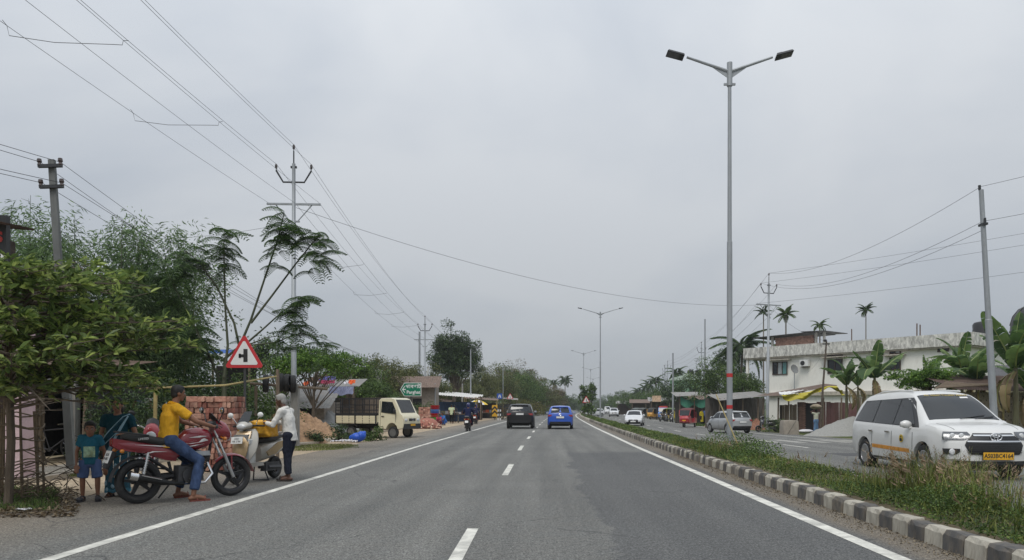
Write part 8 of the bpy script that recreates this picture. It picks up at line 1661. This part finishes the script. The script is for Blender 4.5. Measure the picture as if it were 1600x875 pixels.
# ---- right side trees
tree('bushy green roadside tree right of the red three wheeler, beside the tall lamp post', at(1125, 76), zat(566, 76)-gz(12, 76), (2.9, 2.4, 2.6), 120, 80, .20, LMG, seed=61, cz=zat(603, 76)+.4, hollow=.3, r=.14)
tree('leafy tree in front of the white building balcony', at(1163, 69), zat(589, 69)+.3, (2.0, 1.7, 1.5), 80, 80, .16, LMG, seed=62, hollow=.25, r=.1, cz=zat(608, 69)+.3)
tree('dark tree behind the green stall cloth', at(1062, 112), zat(588, 112)+.3, (3.6, 2.6, 2.8), 90, 70, .26, LMC, seed=63, hollow=.3)
tree('dim tree beside the far end of the white building', at(1140, 92), zat(540, 92)+.3, (2.0, 2, 2.4), 70, 70, .2, LMC, seed=64, hollow=.3)
rt = [(1005, 180, 612, 6, 2.6, LMG), (985, 225, 615, 8, 3, LMG), (965, 300, 618, 10, 4, LMJ), (945, 420, 622, 13, 5, LMJ), (1030, 150, 612, 5, 2.4, LMG), (1040, 165, 603, 5, 3, LMJ), (925, 520, 627, 16, 5, LMJ), (1000, 260, 610, 7, 3.4, LMJ), (978, 330, 614, 9, 4, LMJ)]
rlb = ['green tree beyond the white sedan', 'green tree line beyond the white sport utility car', 'far dull green tree mass on the right', 'hazy tree mass farther along the right', 'green tree behind the hoarding', 'paler tree behind the hoarding, farther off', 'faintest tree mass left of the far vans', 'pale tree under the far palms', 'pale tree mass above the far white van']
for k, (px, d, py, rx, rz, lm) in enumerate(rt): h = zat(py, d)+.36; tree(rlb[k], Vector(((px-800)/F*d, d, -.36)), h, (rx, rx*.7, rz), 80, 100, .11+d*.001, lm, seed=80+k, hollow=.2, clump=.32, group='trees along the right of the road')
for k, (px, d, lb) in enumerate(((1072, 100, 'low bush behind the parked motorbikes'), (1110, 84, 'low bush by the woman in yellow'), (1180, 62, 'small bush by the steel pole foot'), (1217, 52.5, 'small yellow green plant beside the black scooter'), (1008, 150, 'roadside bush left of the parked three wheelers'), (975, 190, 'roadside bush beyond the white sport utility car'))): bush(lb, at(px, d), (.9+d*.008, .6, .8+d*.008), 700, .08+d*.001, LMG, seed=90+k)
# far woods both sides, one mass
def woods(name, side, label):
    n = 9000; dd = rng.uniform(420, 1500, n); off = side*rng.uniform(18, 260, n); X = np.array([xc(a) for a in dd])+off; hh = 5+4*np.sin(dd*.05+off*.07)+3*np.sin(dd*.013*2+off*.2); Z = rng.uniform(0, 1, n)**.7*np.maximum(hh, 3); P = np.stack([X, dd, Z], 1); D = unit(rng.normal(size=(n, 3))); o = link(name, leafmesh(name, P, D, unit(rng.normal(size=(n, 3))+[0, -.6, .5]), rng.uniform(2, 4.5, n), rng.uniform(1.5, 3.2, n), LMJ), None, label, cat='woodland', kind='stuff')
woods('far_woods', -1, 'distant woodland left of where the road vanishes'); woods('far_woods', 1, 'distant woodland right of where the road vanishes')
# ---- saplings in the median
for k, (px, d, h, lb) in enumerate(((913, 100, 4.3, 'left leafy sapling in the median beside the triangular sign'), (924, 104, 4.9, 'right leafy sapling in the median, taller and fuller'), (919, 94, 1.6, 'low bush between the two median saplings'))):
    tree(lb, Vector(((px-800)/F*d, d, .15)), h, (.75 if k < 2 else .9, .75, h*.38), 26, 45, .26, LMG, seed=110+k, clump=.42, hollow=.2, name='sapling', cat='sapling', r=.05)
# ---- bananas: each leaf a part
def banana_leaf(L_, W_, arch, seed, mt):
    r = random.Random(seed); b = MB(); n = 22; prev = None; pts = []
    for i in range(n+1): q = i/n; pts.append(V((L_*q*(1-.18*arch*q), 0, L_*(.55*q-arch*.75*q*q))))
    for s in (-1, 1):
        gap = 0
        i = 0
        while i < n:
            j = min(n, i+r.choice((2, 3, 4, 6))); tear = r.uniform(.0, .08); row = []
            for k in range(i, j+1):
                q = k/n; w_ = W_*math.sin(PI*min(1, .06+.93*q))**.55; sh = .22*w_; e = (tear if k == j else 0)*L_*.5; fold = r.uniform(.05, .5) if k in (i, j) else .25
                row.append([pts[k], pts[k]+V((sh*.5-e*.5, s*w_*.55, w_*.22-.1*w_*fold)), pts[k]+V((sh-e, s*w_, w_*(.18-fold*.55)))])
            b.sheet(row); i = j
    b.tube(pts, [.03*(1-.85*i/n) for i in range(n+1)], 5, 1); return b.mesh('leaf', [mt, M('banana_rib', hx(150, 160, 96), .6)])
BL = [banana_leaf(2.0, .34, a, k, LMH) for k, a in enumerate((.25, .5, .8, 1.1, .15, .65))]
def banana(label, px, d, toppy, n=8, s=1.0, seed=0, dry=2, spread=1.0, z0=None):
    random.seed(seed); p_ = at(px, d); zt = zat(toppy, d)-p_.z; t = thing('banana_plant', label, 'banana plant', p_, 0, 'banana plants'); h = max(.6, zt-1.85*s); b = MB(); b.tube([(0, 0, -.05), (.04, 0, h*.5), (.02, 0, h)], [.10*s, .085*s, .055*s], 9); b.build('stem', M('banana_stem', hx(92, 90, 64), .7, var=.35, scale=5, stretch=(1, 1, .3), dirt=hx(90, 72, 50), dirtamt=.5), t)
    for k in range(n):
        a = k*2.39+random.uniform(-.3, .3); o = link('leaf', BL[(k+seed) % 6], t); o.location = (.02, 0, h-.05); el = (1.15 if k < 3 else .8)-.55*k/n; q = s*random.uniform(.8, 1.1)*(.85 if k < 1 else 1); o.rotation_euler = Euler((random.uniform(-.2, .2), -el*.9+random.uniform(-.15, .15), a)); o.scale = (q, q*random.uniform(.85, 1.2), q)
    for k in range(dry): o = link('dry_leaf', BL[3].copy() if 'dry_blade' not in MATS or not bpy.data.meshes.get('dry_blade') else bpy.data.meshes['dry_blade'], t); o.data.name = 'dry_blade'; o.data.materials[0] = MATS.get('dry_blade') or LM('dry_blade', hx(110, 92, 64), hx(140, 120, 84), hx(160, 142, 106), .2); o.location = (0, 0, h-.15); o.rotation_euler = Euler((0, 1.0, random.uniform(0, 6))); o.scale = (s*.8, s*.5, s*.8)
banana('banana plant with broad leaves left of the big bananas, behind the taxi roof rear', 1322, 47, 548, 8, 1.15, 1)
banana('tallest banana plant before the middle of the white building', 1366, 45, 528, 9, 1.3, 2)
banana('young banana plant behind the small feathery shrub', 1446, 42, 548, 7, 1.0, 3, 1)
banana('banana plant left of the leaning steel pole', 1502, 36, 514, 9, 1.1, 4); banana('banana plant just behind the leaning steel pole', 1526, 33, 530, 9, 1.0, 5); banana('large banana plant at the right edge with torn glossy leaves', 1586, 29, 482, 9, 1.25, 6); banana('short banana plant at the right edge below the dark tank', 1607, 30, 530, 7, 1.1, 7); banana('banana plant at the far end of the maroon wall', 1340, 49, 560, 7, .95, 8, 3)
# papaya-like shrub
tree('small shrub with flat layers of green leaves behind the taxi roof', at(1448, 33.5), zat(571, 33.5)+.2, (1.45, 1.0, .75), 90, 60, .13, LME, seed=131, hollow=.2, flat=.35, clump=.42, name='shrub', cat='shrub', r=.05, fork=.55)
bush('green bush between the banana plants and the bamboo shed', at(1475, 35), (1.2, .8, 2.0), 1800, .13, LMG, seed=132); bush('bush below the right edge bananas', at(1570, 33), (1.2, .8, 2.3), 2000, .14, LMC, seed=133); bush('scrub behind the maroon wall end', at(1395, 46), (1.6, .8, 1.9), 1600, .13, LMG, seed=134)
# ---- median ground cover and grass
def cover(name, label, lo, hi, d0, d1, n, hmax, ls, lm, pw=1.0):
    u_ = rng.uniform(0, 1, n); dd = d0*(d1/d0)**u_ if d0 > 0 else rng.uniform(d0, d1, n); off = rng.uniform(lo, hi, n); patch = .45+.55*np.clip(np.sin(dd*1.1+off*2)+np.sin(dd*.43+1.3)*.8+np.sin(dd*2.7+off*3)*.4+.4, -.6, 1.4); hh = hmax*np.clip(patch, .12, 1.3)*(1-((off-(lo+hi)/2)/(hi-lo)*2)**4*.8)
    X = np.array([xc(a) for a in dd])+off; zb_ = np.array([gz(o, a) for o, a in zip(off, dd)])+.2; q = rng.uniform(0, 1, n)**.8; P = np.stack([X, dd, zb_+q*hh], 1); D = unit(rng.normal(size=(n, 3))*np.array([1, 1, .5])+[0, 0, .35]); Nn = unit(rng.normal(size=(n, 3))*.5+[0, 0, 1]); sc = 1+np.clip((dd-12)/40, 0, 3)
    return link(name, leafmesh(name, P, D, Nn, ls*sc*rng.uniform(.6, 1.4, n), ls*sc*.5*rng.uniform(.6, 1.3, n), lm), None, label, cat='ground cover', kind='stuff')
cover('median_plants', 'low leafy ground cover filling the planted median', 5.0, 6.3, 4.5, 130, 42000, .11, .042, LMG); cover('median_plants', 'lighter leaves scattered through the median ground cover', 5.0, 6.3, 4.5, 110, 14000, .14, .038, LMK)
def blades(name, label, pts, ht, lm, bend=.5, wd=.012, cat='grass'):
    n = len(pts); P = np.asarray(pts, float); a = rng.uniform(0, 2*PI, n); D = unit(np.stack([np.cos(a)*bend, np.sin(a)*bend, np.ones(n)], 1)*np.stack([rng.uniform(.2, 1.4, n)]*2+[np.ones(n)], 1)); H_ = ht*rng.uniform(.5, 1.2, n)
    return link(name, leafmesh(name, P, D, unit(rng.normal(size=(n, 3))+[0, -1, 0]), H_, np.full(n, wd), lm, .1), None, label, cat=cat, kind='stuff')
def medpts(n, d0, d1, lo=5.05, hi=6.3): dd = rng.uniform(d0, d1, n); of = rng.uniform(lo, hi, n); return np.stack([np.array([xc(a) for a in dd])+of, dd, np.array([gz(o, a) for o, a in zip(of, dd)])+.2], 1)
blades('median_grass', 'thin grass blades standing through the median plants', medpts(2600, 5, 26), .15, LMK)
# tall seeding grass tuft in front of the taxi
def tuft(c, n, r, ht, label, seed, lmA=LMK):
    rr = np.random.default_rng(seed); P = np.stack([c[0]+rr.normal(0, r, n), c[1]+rr.normal(0, r*1.3, n), np.full(n, c[2])], 1); a = rr.uniform(0, 2*PI, n); b_ = rr.uniform(.1, .75, n); H_ = ht*rr.uniform(.45, 1.1, n); V0 = []; F0 = []; MI = []
    verts = []; faces = []; mi = []
    for i in range(n):
        dx, dy = math.cos(a[i])*b_[i], math.sin(a[i])*b_[i]; px_, py_ = -math.sin(a[i]), math.cos(a[i]); h = H_[i]; w_ = .006; base = len(verts); stem = i % 5 == 0
        for k in range(5):
            q = k/4; z = h*q*(1-.25*b_[i]*q); o = h*q*q; ww = w_*(1-q*.85)*(.5 if stem else 1); cx, cy = P[i, 0]+dx*o, P[i, 1]+dy*o; verts += [(cx-px_*ww, cy-py_*ww, P[i, 2]+z), (cx+px_*ww, cy+py_*ww, P[i, 2]+z)]
        for k in range(4): faces.append((base+2*k, base+2*k+1, base+2*k+3, base+2*k+2)); mi.append(0)
        if stem:
            tip = verts[-1]
            for j in range(7):
                bb = len(verts); e = rr.uniform(-.03, .03, 3); z0 = tip[2]-.02*j; verts += [(tip[0]-dx*.02*j+e[0]*.2, tip[1]-dy*.02*j+e[1]*.2, z0), (tip[0]+e[0]-.006, tip[1]+e[1], z0+.02), (tip[0]+e[0]*1.8, tip[1]+e[1]*1.8, z0+.045)]; faces.append((bb, bb+1, bb+2)); mi.append(1)
    me = bpy.data.meshes.new('grass_tuft'); me.from_pydata(verts, [], faces); me.materials.append(lmA); me.materials.append(LML); me.polygons.foreach_set('material_index', mi); link('grass_tuft', me, None, label, cat='grass', kind='stuff')
def mp_(px, d, off_lift=.2): x = (px-800)/F*d; return (x, d, gz(x-xc(d), d)+off_lift)
tuft(mp_(1450, 9.9), 560, .26, .68, 'tall seeding grass tuft in front of the taxi front wheel', 1); tuft(mp_(1505, 9.2), 480, .24, .62, 'tall seeding grass tuft in front of the taxi bumper', 2); tuft(mp_(1392, 10.8), 240, .26, .46, 'mid height grass tuft left of the tallest one', 3); tuft(mp_(1555, 8.4), 170, .24, .48, 'sparse tall grass at the right edge of the median', 4); tuft(mp_(1250, 14.4), 90, .3, .4, 'thin grass stalks right of the lamp post foot', 5); tuft(mp_(1146, 18.9), 180, .3, .45, 'grass around the lamp post foot', 6); tuft(mp_(1128, 18.6), 150, .3, .5, 'weedy stalks left of the lamp post foot', 7)
cover('median_mound', 'bushy weeds heaped round the tall lamp post foot', 5.1, 6.35, 16.8, 21.5, 5000, .48, .05, LMG); cover('median_mound', 'bushy weeds under the tall seeding grass', 5.2, 6.3, 8.2, 11.6, 8000, .34, .036, LMG)
# verge grass on the left
def areapts(n, px0, px1, d0, d1): dd = rng.uniform(d0, d1, n); px = rng.uniform(px0, px1, n); return np.stack([(px-800)/F*dd, dd, np.full(n, -.02)], 1)
blades('verge_grass', 'short green grass by the pink pillar and concrete pole', areapts(5000, 30, 125, 15.2, 17.2), .08, LMK, 1.2, .012); blades('verge_grass', 'short turf between footpath and tarmac behind the scooter', (lambda A_: A_[(A_[:, 1]-26.4)**2/5+(A_[:, 0]+6.9)**2/2.2*(1+.5*np.sin(A_[:, 1]*5)) < 1])(areapts(7000, 440, 560, 24, 28.8)), .06, LMK, 1.2, .014); blades('verge_grass', 'sparse weeds along the left dirt', areapts(1500, 0, 90, 10, 13), .12, LMG, 1, .012)
blades('verge_grass', 'weeds along the right far verge', np.stack([np.array([xc(a)+o for a, o in zip(dd_, oo_)]) for dd_, oo_ in [(rng.uniform(50, 140, 6000), rng.uniform(17, 24, 6000))]]+[dd_, np.full(6000, -.36)], 1) if False else areapts(3000, 1085, 1130, 70, 84)-np.array([0, 0, .36]), .18, LMG, 1, .05)
# fallen leaves on the left dirt
n = 1500; P = areapts(n, 0, 120, 9.4, 12.8); P[:, 2] = .0; P[:, 2] += rng.uniform(0, .03, n); link('fallen_leaves', leafmesh('fallen_leaves', P, unit(rng.normal(size=(n, 3))*[1, 1, .2]), unit(rng.normal(size=(n, 3))*.4+[0, 0, 1]), rng.uniform(.04, .1, n), rng.uniform(.02, .04, n), LM('dead_leaf', hx(70, 58, 44), hx(104, 88, 66), hx(140, 124, 96), .1)), None, 'dead leaves scattered on the dirt by the tree guard', cat='leaf litter', kind='stuff')
# pebbles and grit by the kerb
n = 2600; dd = rng.uniform(5, 22, n); of = 4.78-np.abs(rng.normal(0, .16, n)); P = np.stack([np.array([xc(a) for a in dd])+of, dd, np.full(n, .004)], 1); link('kerb_grit', leafmesh('kerb_grit', P, unit(rng.normal(size=(n, 3))*[1, 1, .4]), unit(rng.normal(size=(n, 3))*.4+[0, 0, 1]), rng.uniform(.01, .035, n), rng.uniform(.01, .025, n), M('grit', hx(140, 128, 108), .95, island=.4), .5), None, 'grit and crumbs gathered along the kerb', cat='grit', kind='stuff')
# ================================================================== wires
wm = M('wire', (.055, .055, .06), .5, .3, bmp=0)
def wire(a, c, sag, label, r=.011, group='overhead power lines', n=28):
    a, c = V(a), V(c); b = MB(); b.tube([a.lerp(c, i/n)+V((0, 0, -4*sag*(i/n)*(1-i/n))) for i in range(n+1)], r*.72, 4, cap=False); o = b.build('power_line', wm, None, label, cat='power line', group=group); return o
dl = V((-1.75, -46, .15))
pos_ = {'T': 'top wire', 'L': 'left upper wire', 'R': 'right upper wire', 'a': 'left lower wire', 'b': 'middle lower wire', 'c': 'right lower wire'}
for k in 'TLRabc':
    wire(wB[k]+dl, wB[k], .55, pos_[k]+' coming over the camera to the tall steel pole on the left', .011 if k in 'TLR' else .009)
    wire(wB[k], wC[k], .7, pos_[k]+' from the tall steel pole on to the pole behind the green sign', .011)
    wire(wC[k], wC[k]+V((2.2, 48, -.3)), .6, pos_[k]+' running on beyond the pole behind the green sign', .014)
    wire(wD[k], wE[k], .8, pos_[k]+' from the pole by the white building to the next pole', .013)
    wire(wE[k], farp[0][k], .6, pos_[k]+' from the pole behind the bushy tree to the far poles', .016)
    if k in 'TLa': wire(wD[k], wD[k]+V((24, -38, .3)), .6, pos_[k]+' from the pole by the white building out to the right', .011)
# separators hanging between the lower left wires
for j, q in enumerate((.30, .42, .53, .66, .77)):
    a = (wB['a']+dl).lerp(wB['a'], q)+V((0, 0, -4*.55*q*(1-q))); c = (wB['c']+dl).lerp(wB['c'], q+.012)+V((0, 0, -4*.55*q*(1-q))); b = MB(); b.tube([a+V((0, -.15, .05)), a, a+V((.05, 0, -.22)), a.lerp(c, .4)+V((0, 0, -.24)), a.lerp(c, .9)+V((0, 0, -.12)), c+V((-.02, 0, -.1)), c, c+V((.06, .12, .06))], .007, 4); b.build('wire_spacer', wm, None, ['nearest', 'second', 'third', 'fourth', 'fifth and farthest'][j]+' looped spacer hanging between the lower left wires', cat='wire spacer', group='looped wire spacers')
for j, q in enumerate((.2, .36, .52, .68)):
    a = wB['a'].lerp(wC['a'], q)+V((0, 0, -4*.7*q*(1-q))); c = wB['c'].lerp(wC['c'], q)+V((0, 0, -4*.7*q*(1-q))); b = MB(); b.tube([a, a+V((.05, 0, -.2)), a.lerp(c, .5)+V((0, 0, -.25)), c+V((0, 0, -.1)), c], .008, 4); b.build('wire_spacer', wm, None, ['first', 'second', 'third', 'last'][j]+' looped spacer on the wires past the tall steel pole', cat='wire spacer', group='looped wire spacers')
wire(wB['m']+V((.1, 0, .6)), wD['b'], 1.4, 'long slack wire crossing the road from the steel pole to the right', .012)
wire(wB['m'], V(((150-800)/F*30, 30, zat(372, 30))), .3, 'service wire from the steel pole down left into the bamboo', .009)
for k, q in enumerate(wA):
    e = V((q.x+1.6+.5*k, 34+2*k, q.z-2.2-.5*(k % 2))) ; wire(q, e, .3, ['upper left', 'upper right', 'lower left', 'lower right'][k]+' wire running back from the square concrete pole', .009); wire(q, q+V((-5.5, -9, .9-.3*(k > 1)-.12*k)), .15, ['upper left', 'upper right', 'lower left', 'lower right'][k]+' wire leaving the square concrete pole toward the left edge', .009)
wire(wR[0], wD['T'], .9, 'upper wire from the leaning steel pole to the pole by the white building', .011); wire(wR[0], wR[0]+V((6, -10, .6)), .2, 'upper wire from the leaning steel pole out of the right edge', .009)
wire(wR[1], wD['R'], .9, 'second wire from the leaning steel pole to the pole by the white building', .011); wire(wR[1], wR[1]+V((6, -10, .5)), .2, 'second wire from the leaning steel pole out of the right edge', .009); wire(wR[1]+V((0, 0, -.3)), wD['L'], 1.1, 'slackest wire from the leaning steel pole to the pole by the white building', .011)
wire(wP, wD['b'], .5, 'short cable from the brown wooden pole to the steel pole', .012); wire(wP, A+u*bx(1340)-vv*.1+V((0, 0, 4.2)), .4, 'house cable from the brown wooden pole to the white building', .012); wire(wP+V((.1, 0, -.2)), A+u*bx(1262)-vv*.1+V((0, 0, 5)), .3, 'cable looping from the brown wooden pole to the air conditioner wall', .01)
# coiled cable on the pole behind the place sign
b = MB(); b.tube([pC+V((.35+.12*math.sin(q*7), -.2, 1.5+4.2*q)) for q in np.linspace(0, 1, 20)], [.05+.05*abs(math.sin(q*5)) for q in np.linspace(0, 1, 20)], 6); b.build('cable_bundle', M('pale_cable', hx(190, 190, 186), .6), None, 'pale bundle of loose cable hanging on the paired power poles', cat='cable')
# leaning stick by the lamp post
q = at(1163, 18.5); b = MB(); b.tube([(q.x, 18.5, .1), (q.x-.50, 19.25, 1.75)], [.018, .014], 6); b.build('stick', bamboo, None, 'thin stick leaning on the tall lamp post', cat='stick')
# ================================================================== thin haze
b = MB(); b.box((0, 1560, 8.4), (3400, 3360, 19.0)); m = bpy.data.materials.new('haze'); m.use_nodes = True; n = m.node_tree.nodes; n.clear(); o = n.new('ShaderNodeOutputMaterial'); pv = n.new('ShaderNodeVolumePrincipled'); pv.inputs['Color'].default_value = (.80, .84, .88, 1); pv.inputs['Density'].default_value = .0004; m.node_tree.links.new(pv.outputs[0], o.inputs['Volume']); b.build('haze', m, None, 'thin grey haze hanging over the whole road and its verges', cat='haze', kind='stuff')
